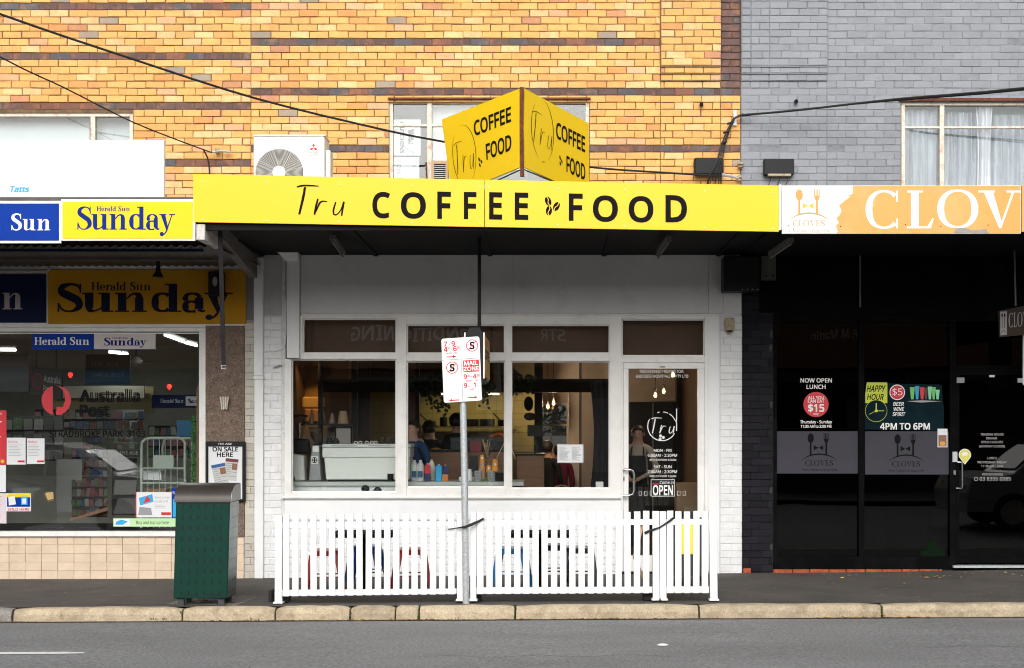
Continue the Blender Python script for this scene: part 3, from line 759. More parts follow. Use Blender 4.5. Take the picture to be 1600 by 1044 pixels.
# vent unit in that window
v = thing('window_vent', 'old louvred vent unit in a timber frame at the foot of the middle upper window', 'vent', at(686, 320, .0))
mb = MB().pb(674, 251, 700, 256, -.01, .12).pb(674, 256, 678, 320, -.01, .12).pb(696, 256, 700, 320, -.01, .12); mb.build('frame', M['ply'], v)
pbox('backing', M['dark'], v, 678, 256, 696, 320, .03, .05)
for i in range(9):
    z = Z(258 + i * 3.1); mb = MB(); mb.hexa([(X(678), .0, z - .012), (X(696), .0, z - .012), (X(696), .03, z), (X(678), .03, z), (X(678), .0, z - .006), (X(696), .0, z - .006), (X(696), .03, z + .006), (X(678), .03, z + .006)]); mb.build('slat', M['galv'], v)
o = MB().tube([at(666, 254, -.02), at(668, 320, -.02)], .012, 6).build('rusty_rod', M['rust']); tag(o, 'short rusty rod standing in front of the middle upper window', 'rod')

# ---------------------------------------------------------------- awnings
def gut(root): pass
aw = thing('awning', 'black soffited street awning over the cafe', 'awning', (X(780), 0, 3.9))
xa, xb = X(302, -2.9), X(1220, -2.9)
box('soffit', M['soffit'], aw, X(392), X(1157), -2.86, -.003, 3.915, 3.96)
mb = MB().box(X(302, -2.86), X(1157), -2.86, -.004, 4.16, 4.22); mb.build('awning_roof', M['corr'], aw)
mb = MB()
for i in range(5):
    x = X(392) + .12 + i * 1.4; mb.box(x, x + .05, -2.8, -.02, 3.892, 3.914)
mb.build('soffit_batten', M['soffit'], aw)
mb = MB().hexa([(X(318, -2.85), -2.85, 3.83), (X(334, -2.85), -2.85, 3.83), (X(403), -.02, 3.62), (X(391), -.02, 3.62), (X(318, -2.85), -2.85, 3.97), (X(334, -2.85), -2.85, 3.97), (X(403), -.02, 3.97), (X(391), -.02, 3.97)])
mb.build('end_beam', M['timber'], aw)
mb = MB().box(X(302, -2.86), X(1215, -2.86), -2.855, -2.80, 3.80, 4.2); mb.build('front_beam', M['soffit'], aw)
M['pvcdk'] = mat('grubby_batten', (.11, .105, .10), .6, dirt=(.3, .28, .26), dscale=14, damt=.6)
def fluoro(px0, py0, Y0, px1, py1, Y1, lab):
    a, b_ = at(px0, py0, Y0), at(px1, py1, Y1)
    t = thing('batten_light', lab, 'light fitting', (a + b_) / 2)
    d = (b_ - a).normalized(); s = Vector((d.y, -d.x, 0)).normalized() * .03; u = Vector((0, 0, .045))
    MB().hexa([a - s, a + s, b_ + s, b_ - s, a - s + u, a + s + u, b_ + s + u, b_ - s + u]).build('batten', M['pvcdk'], t)
    MB().tube([a - Vector((0, 0, .02)), b_ - Vector((0, 0, .02))], .013, 8).build('tube', M['pvcdk'], t)
fluoro(519, 374, -2.1, 536, 398, -1.0, 'unlit batten light on the black soffit at the left end of the cafe')
fluoro(1045, 375, -2.1, 1028, 400, -1.0, 'unlit batten light on the black soffit near the cafe door')
fluoro(1236, 378, -2.4, 1204, 400, -1.4, 'rusty batten light under the restaurant awning')
awr = thing('awning', 'black street awning over the restaurant', 'awning', (X(1400), 0, 3.9))
box('soffit', M['soffit'], awr, X(1158), X(1900), -2.86, -.003, 3.90, 3.96); box('awning_roof', M['corr'], awr, X(1158), X(1900), -2.86, -.004, 4.14, 4.2)
MB().box(X(1222, -2.86), X(1900, -2.86), -2.855, -2.80, 3.78, 4.15).build('front_beam', M['soffit'], awr)
awl = thing('awning', 'corrugated iron street awning over the post office', 'awning', (X(150), 0, 3.7))
mb = MB(); n = 0; x = -13.0; pts = []
while x < X(322, -2.8):
    pts.append((x, 3.78 + .014 * math.sin(n * math.pi / 2))); x += .0245; n += 1
for (x0, z0), (x1, z1) in zip(pts, pts[1:]):
    def sh(x, y):      # keep clear of the sloping end beam
        return min(x, X(322, -2.85) + (X(392) - X(322, -2.85)) * (y + 2.85) / 2.85)
    mb.face([(x0, -2.5, z0 - .095), (x1, -2.5, z1 - .095), (x1, -.01, z1), (x0, -.01, z0)])
n2 = 0; x = pts[-1][0]
while x < X(388):
    yb = -2.5 + 2.5 * (x - X(322, -2.85)) / (X(392) - X(322, -2.85)); dz_ = .095 * yb / 2.5; z0, z1 = 3.78 + .014 * math.sin(n * math.pi / 2), 3.78 + .014 * math.sin((n + 1) * math.pi / 2)
    mb.face([(x, yb, z0 + dz_), (x + .0245, yb, z1 + dz_), (x + .0245, -.01, z1), (x, -.01, z0)]); x += .0245; n += 1
mb.build('corrugated_sheet', M['corr'], awl, smooth=True, kind='stuff')
MB().box(-13, X(316, -2.4), -2.38, -2.34, 3.645, 3.675).build('cross_beam', M['bluedk'], awl)
MB().box(-13, X(345, -1.3), -1.33, -1.27, 3.68, 3.715).build('cross_beam', M['corr'], awl)
MB().box(-13, X(301, -2.9), -2.86, -2.83, 3.72, 4.10).build('front_beam', M['corr'], awl)
MB().box(-13, X(318, -2.8), -2.84, -.01, 4.10, 4.14).build('awning_roof', M['corr'], awl)
# ragged end of the beam between the two awnings
MB().box(X(306, -2.92), X(319, -2.92), -2.9, -2.2, Z(374, -2.92), Z(350, -2.92)).build('beam_end', mat('chipped_white_timber', (.6, .58, .54), .8, dirt=(.3, .12, .05), dscale=14, damt=.9), awl)

# ---------------------------------------------------------------- fascia signs
YF = -2.9
def quad(name, mats, parent, pxy, Yf, dep, **k):       # pxy: 4 corners (left bottom, right bottom, right top, left top)
    p = [at(a, b_, Yf) for a, b_ in pxy]; q = Vector((0, dep, 0))
    return MB().hexa([p[0], p[1], p[1] + q, p[0] + q, p[3], p[2], p[2] + q, p[3] + q]).build(name, mats, parent, **k)
fs = thing('fascia_sign', 'long yellow Tru COFFEE FOOD fascia sign along the cafe awning', 'sign', at(760, 356, YF))
quad('sign_panel', M['yellow'], fs, [(302, 347), (756.6, 354.6), (756.6, 281), (302, 272)], YF, .03)
quad('sign_panel', M['yellow'], fs, [(757.6, 354.6), (1217, 362), (1217, 290), (757.6, 281)], YF, .03)
sl_ = math.atan2(-(Z(290, YF) - Z(272, YF)), X(1220, YF) - X(302, YF))
S = (CD + YF) / F
slope = -7.5 / 459.0
fr = Fr(at(302, 310, YF), (1, 0, -.0185), (0, 0, 1))
def fx(px): return (px - 302) * S
def fz(px, py): return (310 - py + (px - 302) * .0185) * S
dc = D(fr, .003)
tru(dc, fx(464), fz(464, 336), 47 * S, 1.06)
for ch, a, b_, base in (('C', 580.5, 611, 340), ('O', 625, 667, 340.5), ('F', 682, 706, 341.5), ('F', 723.5, 746, 342), ('E', 763, 786, 342.5), ('E', 803, 827, 343), ('F', 887.5, 912, 344.5), ('O', 925, 967, 345.5), ('O', 981, 1022.5, 346.5), ('D', 1038.5, 1075, 347)):
    hh = 41.5 if ch in 'FED' else 39.5
    dl = D(fr, .003); dl.text(ch, fx(a + 1.4), fz(a, base - (1.2 if ch in 'CO' else 1.4)), (hh - 2.6) * S, x1=fx(b_ - 1.4), bold=.037); dl.build('letter', M['ink'], fs)
beans(dc, fx(862), fz(862, 322), 12 * S)
dc.build('lettering', [M['ink'], M['yellow']], fs)
mb = MB()
for px in (317, 417, 530, 644, 750, 764, 872, 976, 1101, 1208):
    for py in (284, 343):
        yy = py + (px - 302) * (.0185 if py < 300 else .0155)
        p = at(px, yy, YF); mb.lathe(p.x, 0, [(.008, 0), (.006, .004)], 8); 
        for i in range(len(mb.v) - 16, len(mb.v)): v_ = mb.v[i]; mb.v[i] = (v_[0], YF - .001 - v_[2], p.z + v_[1])
mb.build('screw_heads', M['frame'], fs, kind='stuff')
pbox('end_cap', M['boardwhite'], fs, 1217.3, 288.5, 1221, 359, YF + .01, .05)
# Cloves fascia
cf = thing('fascia_sign', 'orange CLOVES fascia sign with white logo panel over the restaurant', 'sign', at(1400, 366, YF))
pbox('sign_panel', M['boardwhite'], cf, 1222, 290, 1595, 365, YF + .004, .03)
pbox('sign_panel', M['orange'], cf, 1596.5, 290, 1800, 362, YF + .004, .03)
fr = Fr(at(1222, 365, YF + .004)); dc = D(fr, .0015)
fx2 = lambda px: (px - 1222) * S; fz2 = lambda py: (365 - py) * S
edge = [(1333, 290.5), (1332, 303), (1324, 306), (1329, 307), (1318, 315), (1311, 321), (1315, 329), (1312, 336), (1307, 341), (1311, 348), (1306, 353), (1309, 362), (1307, 364.5)]
pts = [(fx2(a), fz2(b_)) for a, b_ in edge] + [(fx2(1594.5), fz2(364.5)), (fx2(1594.5), fz2(290.5))]
for i in range(len(edge) - 1):
    a, b_ = edge[i], edge[i + 1]
    dc.poly([(fx2(a[0]), fz2(a[1])), (fx2(b_[0]), fz2(b_[1])), (fx2(1594.5), fz2(b_[1])), (fx2(1594.5), fz2(a[1]))], 0)
dl = D(fr, .0015); dl.serif('C', fx2(1352), fz2(357), 59 * S, fx2(1408), T=.17, t=.05, m=0, up=.001); dl.build('letter', M['boardwhite'], cf)
dl = D(fr, .0015); dl.serif('L', fx2(1417), fz2(357), 59 * S, fx2(1459), T=.19, t=.05, m=0, up=.001); dl.build('letter', M['boardwhite'], cf)
dl = D(fr, .0015); dl.serif('O', fx2(1464), fz2(356), 59 * S, fx2(1529), T=.17, t=.05, m=0, up=.001); dl.build('letter', M['boardwhite'], cf)
dl = D(fr, .0015); dl.serif('V', fx2(1529), fz2(357), 59 * S, fx2(1594), T=.19, t=.05, m=0, up=.001); dl.build('letter', M['boardwhite'], cf)
cloves_logo(dc, fx2(1264), fz2(353.5), 66 * S, 2, 3, .001)
dc.poly([(fx2(a), fz2(b_)) for a, b_ in ((1490, 364), (1545, 364.5), (1541, 358), (1520, 360), (1505, 356), (1494, 357))], 4, .002)
for a, b_ in ((1232, 353), (1240, 358), (1313, 354), (1415, 351), (1470, 354), (1544, 352)): dc.disc(fx2(a), fz2(b_), .006, m=5, up=.002, n=8)
dc.build('lettering', [M['orange'], M['boardwhite'], M['logoorange'], M['logoyellow'], M['torn'], M['ink']], cf)
# newspaper fascia signs
nf = thing('fascia_sign', 'bright yellow Herald Sun Sunday sign on the edge of the post office awning', 'sign', at(200, 376, YF))
pbox('sign_frame', M['boardwhite'], nf, 95.5, 311.5, 305, 376, YF + .005, .03); pbox('sign_panel', M['yellow2'], nf, 97.5, 315.5, 301, 373, YF, .01)
fr = Fr(at(97, 374, YF)); dc = D(fr, .0012); g = lambda px: (px - 97) * S; h = lambda py: (374 - py) * S
dc.serif('Sunday', g(121), h(359), 36 * S, g(273), T=.2, t=.05, gap=-.03); dc.serif('Herald Sun', g(151), h(330), 7.5 * S, g(204), T=.2, t=.08, up=.0008)
dc.build('lettering', [M['letterblue']], nf)
nb = thing('fascia_sign', 'blue Herald Sun sign with white letters on the edge of the post office awning', 'sign', at(20, 380, YF))
pbox('sign_frame', M['boardwhite'], nb, -260, 314, 95, 380, YF + .005, .03); pbox('sign_panel', M['blue'], nb, -256, 318, 92, 376, YF, .01)
dc = D(Fr(at(-256, 376, YF)), .0012); g = lambda px: (px + 256) * S; h = lambda py: (376 - py) * S
dc.serif('Herald', g(-150), h(360), 26 * S, g(1), T=.22, t=.07); dc.serif('Sun', g(18), h(360), 26 * S, g(82), T=.22, t=.07)
dc.build('lettering', [M['wletter']], nb)
# big white board above
wb = thing('sign_board', 'large blank white board with small blue Tatts word above the post office awning', 'sign', at(60, 314, -2.4))
pbox('board', M['boardwhite'], wb, -260, 219, 256.5, 316, -2.4, .04)
for px in (-150, 40, 230):
    MB().tube([at(px, 290, -2.34), (at(px, 290, -2.34).x, -1.7, 4.16)], .018, 6).build('brace', M['galv'], wb)
S24 = (CD - 2.4) / F; dc = D(Fr(at(14, 300, -2.4)), .0015); dc.text('Tatts', 0, 0, 8.5 * S24, x1=31 * S24, bold=.06, shear=.22)
dc.ring(-8 * S24, 3 * S24, 6 * S24, .6 * S24, 200, 380, 1); dc.strip([(-14 * S24, 9 * S24, .5 * S24), (-2 * S24, 11 * S24, .5 * S24)], 1)
dc.build('lettering', [M['cyan'], M['inkgrey']], wb)

# corner V sign
vs = thing('v_sign', 'yellow two sided V shaped Tru COFFEE FOOD sign on a rusty post above the awning', 'sign', at(815, 276, -2.3))
AP = (X(815.5, -2.3), -2.3)
def vpanel(px_far, sgn, ytop, ybot, far_top, far_bot):
    a0, a1 = at(811.5 if sgn < 0 else 820, ybot, -2.3), at(811.5 if sgn < 0 else 820, ytop, -2.3)
    b0, b1 = at(px_far[1], far_bot, -.8), at(px_far[0], far_top, -.8)
    L_, Rr_ = ((b0, b1), (a0, a1)) if sgn < 0 else ((a0, a1), (b0, b1))
    ex = (Rr_[0] - L_[0]); n = Vector((ex.y, -ex.x, 0)).normalized()
    # bilinear map from the unit square of the panel
    class BF:
        def p(s, u, v, lift=0.0): return L_[0].lerp(Rr_[0], u).lerp(L_[1].lerp(Rr_[1], u), v) + n * lift
    bf_ = BF(); mb = MB(); N_ = 12
    for lift, rev in ((0, 0), (-.02, 1)):
        for i in range(N_):
            for j in range(N_):
                f_ = [bf_.p(a / N_, c / N_, lift) for a, c in ((i, j), (i + 1, j), (i + 1, j + 1), (i, j + 1))]; mb.face(f_[::-1] if rev else f_)
    rim = [(a, c) for a, c in [(i / N_, 0) for i in range(N_)] + [(1, i / N_) for i in range(N_)] + [(1 - i / N_, 1) for i in range(N_)] + [(0, 1 - i / N_) for i in range(N_)]]
    for i in range(len(rim)): a, c = rim[i], rim[(i + 1) % len(rim)]; mb.face([bf_.p(*a, -.02), bf_.p(*c, -.02), bf_.p(*c), bf_.p(*a)])
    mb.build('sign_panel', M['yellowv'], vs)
    return bf_
def vprint(bf, ustart, cof, foo, tr, bn):
    dc = D(bf, .003)
    dc.text('COFFEE', cof[0], cof[2], cof[3] - cof[2], x1=cof[1], bold=.03); dc.text('FOOD', foo[0], foo[2], foo[3] - foo[2], x1=foo[1], bold=.03)
    for st in TRU: dc.strip([(tr[0] + a * tr[2] / 1.5, tr[1] + b * tr[3], w * .11) for a, b, w in _crom(st, 5)])
    cx, cz = tr[0] + tr[2] / 2, tr[1] + tr[3] * .5
    for a0, a1 in ((95, -60), (-75, -95), (130, 250)):
        dc.strip([(cx + .165 * math.cos(R(a0 + (a1 - a0) * i / 16)), cz + .40 * math.sin(R(a0 + (a1 - a0) * i / 16)), .006 * math.sin(math.pi * i / 16) + .001) for i in range(17)])
    for dx, dz, rot in ((-.3, .5, .9), (.5, .0, 1.6), (-.2, -.5, 1.2)):
        dc.disc(bn[0] + dx * .035, bn[1] + dz * .075, .010, .028, 0, .0003, 12, .2)
    dc.build('lettering', [M['ink']], vs)
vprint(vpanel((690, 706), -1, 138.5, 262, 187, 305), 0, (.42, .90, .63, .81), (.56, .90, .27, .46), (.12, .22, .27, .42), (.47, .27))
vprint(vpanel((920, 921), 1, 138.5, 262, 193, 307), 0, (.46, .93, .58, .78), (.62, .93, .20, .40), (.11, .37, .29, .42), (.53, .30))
MB().tube([at(816, 276, -2.32), at(815, 200, -2.32), at(815.5, 137, -2.32)], [.026, .024, .026], 6).build('post', M['rust'], vs)
for a, b_ in (((816, 264, -2.2), (775, 283, -1.1)), ((816, 264, -2.2), (862, 283, -1.1))):
    MB().tube([at(*a), at(*b_)], .008, 5).build('brace', M['dark'], vs)

# air conditioner on the awning
ac = thing('air_conditioner', 'white outdoor air conditioning unit with round fan grille on the awning', 'air conditioner', (X(455, -1.2), -1.1, 4.22))
Ya = -1.2
sA = (CD + Ya) / F
MB().box(X(396, Ya), X(507, Ya), Ya, Ya + .34, 4.27, Z(213, Ya)).build('body', mat('ac_white', (.80, .79, .76), .4), ac, bevel=.012, seg=2)
MB().box(X(395.5, Ya), X(508, Ya), Ya - .006, Ya + .35, Z(213, Ya), Z(210.5, Ya)).build('top_cover', mat('ac_top', (.78, .77, .74), .4), ac, bevel=.004)
MB().box(X(507.3, Ya), X(515, Ya), Ya + .05, Ya + .25, 4.35, Z(233, Ya)).build('valve_cover', mat('ac_cover', (.76, .75, .72), .4), ac, bevel=.01)
for xx in (410, 495): MB().box(X(xx, Ya), X(xx + 6, Ya), Ya - .01, Ya + .36, 4.219, 4.27).build('foot', M['galv'], ac)
gc = at(436.5, 270, Ya)
mb = MB()
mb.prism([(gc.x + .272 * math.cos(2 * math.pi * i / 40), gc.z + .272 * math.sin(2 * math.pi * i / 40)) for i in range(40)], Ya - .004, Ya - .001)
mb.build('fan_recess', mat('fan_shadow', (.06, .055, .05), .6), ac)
mb = MB()
for r_ in range(6, 22):
    rr = r_ * .0125
    mb.tube([(gc.x + rr * math.cos(2 * math.pi * i / 36), Ya - .012 - .01 * math.cos(rr * 5), gc.z + rr * math.sin(2 * math.pi * i / 36)) for i in range(37)], .0030, 4, caps=False)
for a in range(8):
    w = a * math.pi / 4; mb.tube([(gc.x + .05 * math.cos(w), Ya - .024, gc.z + .05 * math.sin(w)), (gc.x + .275 * math.cos(w + .25), Ya - .014, gc.z + .275 * math.sin(w + .25))], .0022, 4)
mb.build('fan_grille', mat('grille_cream', (.72, .70, .64), .5), ac, kind='stuff')
MB().prism([(gc.x + .075 * math.cos(2 * math.pi * i / 20), gc.z + .075 * math.sin(2 * math.pi * i / 20)) for i in range(20)], Ya - .03, Ya - .012).build('fan_hub', mat('hub_white', (.76, .75, .72), .5), ac)
dc = D(Fr(at(490, 240, Ya)), .002); u = 7.0 * sA
def dia(cx, cz, a):
    dx, dz = math.cos(R(a)) * u, math.sin(R(a)) * u; nx, nz = -dz * .29, dx * .29
    dc.poly([(cx, cz), (cx + dx * .5 + nx, cz + dz * .5 + nz), (cx + dx, cz + dz), (cx + dx * .5 - nx, cz + dz * .5 - nz)][::-1], 0)
cz_ = 7 * sA
for a in (90, 210, 330): dia(0, cz_ + 2 * sA, a)
dc.text('MITSUBISHI', 0, 0, 2.3 * sA, bold=.02, m=1, align='c'); dc.text('ELECTRIC', 0, -3.6 * sA, 2.3 * sA, bold=.02, m=1, align='c')
dc.build('badge', [M['inkred'], M['inkgrey']], ac)

# cables and fittings on the upper wall
def cable(name, pts, r, label, m='rubber', n=6):
    P = []
    for i in range(len(pts) - 1):
        p0 = pts[max(i - 1, 0)]; p1 = pts[i]; p2 = pts[i + 1]; p3 = pts[min(i + 2, len(pts) - 1)]
        P += [p for p in [tuple(.5 * (2 * b + (c - a) * t + (2 * a - 5 * b + 4 * c - e) * t * t + (3 * b - a - 3 * c + e) * t ** 3) for a, b, c, e in zip(p0, p1, p2, p3)) for t in (0, .25, .5, .75)]]
    P.append(tuple(pts[-1]))
    o = MB().tube(P, r, n).build(name, M[m], None, smooth=True); return tag(o, label, 'cable')
cable('service_cable', [at(-300, -90, -4.0), at(0, 22, -3.0), at(200, 90, -2.4), at(400, 154, -1.7), at(600, 203, -1.0), at(690, 221, -.65), at(800, 241, -.45), at(920, 261, -.3), at(1040, 270, -.18), at(1128, 275, -.12)], .0125,
      'thick black overhead cable sloping down from the upper left to the wall bracket')
cable('service_cable', [at(-300, -75, -3.4), at(0, 89, -2.5), at(100, 137, -1.9), at(210, 192, -1.0), at(318, 234, -.15), at(332, 238, -.1)], .008, 'thin black overhead cable ending at the wall insulator left of the air conditioner')
cable('drop_cable', [at(318, 235, -.12), at(324, 246, -.1), at(327, 262, -.08), at(328, 290, -.08)], .010, 'short black cable hanging from the wall insulator to behind the yellow fascia')
cable('service_cable', [at(1900, 96, -2.0), at(1600, 137.5, -1.2), at(1400, 155, -.6), at(1250, 172, -.3), at(1158, 180, -.12)], .0135, 'double black cable crossing the grey brick wall to the party wall bracket')
cable('service_cable', [at(1900, 103, -2.0), at(1600, 140.5, -1.17), at(1400, 157, -.57), at(1250, 171, -.27), at(1158, 181.5, -.12)], .009, 'thinner strand twisted beside the double cable across the grey wall')
bun = thing('cable_bundle', 'bundle of loose black cables strapped down the wall beside the grey paint line', 'cable bundle', at(1130, 285, -.1))
random.seed(11)
for i in range(8):
    o_ = random.uniform(-3, 3)
    pts = [at(1160 + o_ * .3, 180 + random.uniform(-1.5, 1.5), -.10), at(1148 + o_ * .6, 184 + random.uniform(-1, 2), -.09), at(1138 + o_, 205, -.07 - .01 * i % .03), at(1130 + o_ * 1.3, 228, -.06), at(1126 + o_ * 2, 250, -.05 - .1), at(1120 + o_ * 4, 272, -.16), at(1118 + o_ * 5, 292, -.1)]
    P = []
    for j in range(len(pts) - 1):
        a, b_ = pts[j], pts[j + 1]
        for t in (0, .5): P.append(a.lerp(b_, t))
    P.append(pts[-1]); MB().tube(P, .0052, 5).build('strand', M['rubber'], bun, smooth=True)
for px, py in ((1140, 193), (1134, 207), (1131, 223), (1157, 180.5)):
    MB().tube([at(px - 4, py + 1, -.085), at(px + 5, py - 2, -.085)], .014, 6).build('cable_tie', M['rubber'], bun)
pbox('bracket', M['galv'], bun, 1146, 172, 1151, 196, -.03, .02)
o = pbox('junction_box', M['dark'], None, 1085, 246, 1131, 273, -.11, .1, bevel=.02, seg=2); tag(o, 'rounded dark grey cable box on the yellow bricks behind the cable bundle', 'junction box')
jb = thing('junction_box', 'square black box with cables underneath on the grey painted bricks', 'junction box', at(1218, 274, -.1))
pbox('body', M['dark'], jb, 1194, 248, 1241, 273, -.1, .09, bevel=.006)
for px in (1203, 1217, 1230): MB().tube([at(px, 273, -.05), at(px + 1, 282, -.06), at(px - 4, 292, -.08)], .004, 5).build('lead', M['rubber'], jb)
MB().pb(1200, 271.5, 1236, 274.5, -.104, .08).build('brass_glands', M['brassy'], jb)
def insulator(px, py, lab, s=1.0, m='steel'):
    t = thing('insulator', lab, 'insulator', at(px, py + 3, -.05))
    p = at(px, py, -.05)
    MB().lathe(p.x, p.y, [(.012, p.z - .05), (.028 * s, p.z - .035), (.014, p.z - .012), (.03 * s, p.z), (.03 * s, p.z + .018), (.01, p.z + .035)], 10).build('body', M['brassy'], t, smooth=True)
    MB().tube([p + Vector((0, .05, -.02)), p + Vector((0, 0, -.02))], .012, 6).build('spindle', M['galv'], t)
    return t
t = insulator(340, 235, 'weathered insulator with a twisted wire tail on the yellow bricks left of the air conditioner')
MB().tube([at(332, 238, -.09), at(345, 236, -.09), at(360, 238, -.06)], .014, 6).build('wire_tail', M['galv'], t)
insulator(1157, 257, 'upper round insulator beside the party wall line above the yellow fascia', 1.3)
t = insulator(1155, 278, 'lower insulator holding the overhead cable beside the party wall line', 1.1)
MB().tube([at(1128, 273, -.12), at(1140, 275, -.1), at(1154, 279, -.07)], [.022, .016, .01], 7).build('wire_tail', M['galv'], t)
for px, py, lab in ((1096, 163, 'short black pipe stub in a mortar patch on the yellow bricks'), (1244, 158, 'short black pipe stub poking out of the grey bricks')):
    o = MB().tube([at(px, py, .02), at(px, py + .5, -.06)], .024, 12).build('pipe_stub', M['dark'], None); tag(o, lab, 'pipe stub')
# ---------------------------------------------------------------- cafe shopfront
cs = thing('cafe_shopfront', 'white painted cafe shopfront with big windows and a glazed door under the yellow sign', 'shopfront', (X(780), 0, 0))
def frames(name, m, parent, rects, **k):
    mb = MB()
    for r in rects:
        x0, y0, x1, y1 = r[:4]; yf = r[4] if len(r) > 4 else -.03; dp = r[5] if len(r) > 5 else .12
        mb.pb(x0, y0, x1, y1, yf, dp)
    return mb.build(name, m, parent, **k)
# rendered bulkhead above the windows, in sheets
for a, b_ in ((470, 801.6), (802.2, 1106.5), (1107, 1129.5)):
    pbox('bulkhead_panel', M['panel'], cs, a, 398.5, b_, 490, -.02, .06)
box('bulkhead', M['panel'], cs, X(397), X(1157), .045, .2, Z(486), 4.01)
frames('cover_strip', M['frame'], cs, [(471, 490.3, 1124, 493, -.045, .05)])
wf1 = frames('window', M['frame'], cs, [(473, 493.2, 620, 497.5), (465, 493.2, 472.8, 560.6), (620.2, 493.2, 635, 776, -.034), (445, 561, 455, 776), (472.8, 553, 620, 561), (455.2, 769.8, 620, 776)])
wf2 = frames('window', M['frame'], cs, [(635.2, 493.2, 789.4, 507), (635.2, 553, 789.4, 564), (635.2, 762, 789.4, 776), (789.6, 493.2, 798, 776, -.034)])
wf3 = frames('window', M['frame'], cs, [(798.2, 493.2, 953, 507), (798.2, 553, 953, 564), (798.2, 764, 953, 776), (953.2, 493.2, 970.5, 776, -.034)])
wf4 = frames('door_frame', M['frame'], cs, [(970.7, 493.2, 1101, 498.5), (970.7, 557, 1101, 566.5), (1101.2, 493.2, 1107.5, 893, -.034), (970.7, 566.6, 973.5, 893, -.03)])
# beading just inside each opening gives the frames their second step
def bead(par, x0, y0, x1, y1, w=2.2):
    mb = MB(); mb.pb(x0, y0, x1, y0 + w, .012, .05).pb(x0, y1 - w, x1, y1, .012, .05).pb(x0, y0 + w, x0 + w, y1 - w, .012, .05).pb(x1 - w, y0 + w, x1, y1 - w, .012, .05)
    mb.build('glazing_bead', M['frame'], par)
for par, x0, y0, x1, y1 in ((wf1, 472.9, 497.6, 620, 552.9), (wf1, 455.1, 561.1, 620, 769.7), (wf2, 635.1, 507.1, 789.5, 552.9), (wf2, 635.1, 564.1, 789.5, 761.9), (wf3, 798.1, 507.1, 953.1, 552.9), (wf3, 798.1, 564.1, 953.1, 763.9), (wf4, 970.8, 498.6, 1101.1, 556.9)):
    bead(par, x0, y0, x1, y1)
    pbox('pane', M['glass'], par, x0 + 2.3, y0 + 2.3, x1 - 2.3, y1 - 2.3, .036, .006)
# transom backing: brown painted bulkhead inside
box('inner_bulkhead', mat('brown_bulkhead', (.09, .05, .033), .7, var=.15), cs, X(397), X(1150), .25, .30, Z(561), 4.0)
MB().pb(445, 776.2, 970.4, 812, -.012, .08).build('apron_panel', M['white'], cs)
pbox('sill', M['frame'], cs, 440, 776.1, 970.6, 779, -.055, .07)
# painted brickwork
GAP[:] = [.003, .004]
wcol = lambda k, px: (lambda j: (.80 * j, .80 * j, .795 * j))(random.uniform(.95, 1.03))
mb = MB(); mb.pb(397, 398.4, 446, 915, .006, .2); mb.pb(1124.5, 455, 1158.6, 905, .006, .2); mb.pb(446.2, 812, 970.4, 915, .013, .2)
mb.build('masonry', M['mortarwhite'], cs)
lay(cs, [(411.5, 440, 44, 80, .002), (1125, 1159.5, 44, 80, .002), (446, 970, 73, 80, -.004)], [], wcol, M['pbrick'], M['pbrickj'], 300)
pbox('masonry_render', mat('render_patch', (.50, .50, .50), .8, var=.12, vscale=2, dirt=(.3, .3, .3), dscale=3, damt=.4), cs, 411.5, 399, 440.5, 493, .001, .05)
pbox('masonry_render', M['panel'], cs, 1130.5, 455.5, 1158.6, 489, -.004, .05)
pbox('corner_board', M['white'], cs, 1107.7, 491, 1124.3, 897, -.03, .06)
frames('box_gutter', M['white'], cs, [(396.5, 402, 410.5, 587, -.06, .06), (395.5, 587.2, 411.5, 592.5, -.068, .068), (397.5, 592.7, 411, 904, -.05, .05)], bevel=.004)
col = frames('duct_column', M['white'], cs, [(448, 403, 467.5, 559.5, -.10, .13)], bevel=.003)
mb = MB(); a, b_ = at(439, 385, -.22), at(471, 385, -.22)
zb, zm, zt = Z(404.5), Z(396), 3.914
mb.hexa([(X(447), -.13, zb - .03), (X(468.2), -.13, zb - .03), (X(468.2), -.02, zb - .03), (X(447), -.02, zb - .03), (X(439), -.22, zm), (X(470), -.22, zm), (X(470), -.021, zm), (X(439), -.021, zm)])
mb.box(X(438.5), X(470.5), -.225, -.022, zm + .001, zt); mb.build('column_head', M['white'], cs)
# conduits, wire tails
MB().tube([at(411, 549, -.02), at(430, 548.5, -.02), at(440, 545, -.02), at(445, 537, -.02), at(446.5, 515, -.02), at(446.5, 470, -.02)], .010, 6).build('conduit', M['white'], cs, smooth=True)
MB().tube([at(441, 571, -.012), at(436, 571.5, -.03), at(427, 575, -.03)], [.008, .016, .008], 6).build('cable_end', M['pvc'], cs)
# door
dr = MB(); yd = -.005
dr.pb(974, 567, 1100.8, 576, yd, .045).pb(974, 576.2, 982, 893, yd, .045).pb(1090, 576.2, 1100.8, 893, yd, .045).pb(982.2, 868, 1089.8, 893, yd, .045)
door = dr.build('door', M['frame'], cs)
pbox('door_glass', M['glass'], door, 982, 576, 1090, 868, .016, .006)
mb = MB(); mb.tube([at(975, 733.5, -.012), at(975, 733.5, -.075), at(983, 733.5, -.085), at(989, 735.5, -.085), at(991, 741, -.085), at(991, 767, -.085), at(989, 772.5, -.085), at(983, 774.5, -.085), at(975, 774.5, -.075), at(975, 774.5, -.012)], .013, 10)
mb.build('handle', M['steel'], door, smooth=True)
pbox('lock', M['steel'], door, 971.5, 744.5, 976, 751, -.016, .012)
Sg = CD / F
dc = D(Fr(at(982, 893, .014)), .002); g = lambda px: (px - 982) * Sg; h = lambda py: (893 - py) * Sg
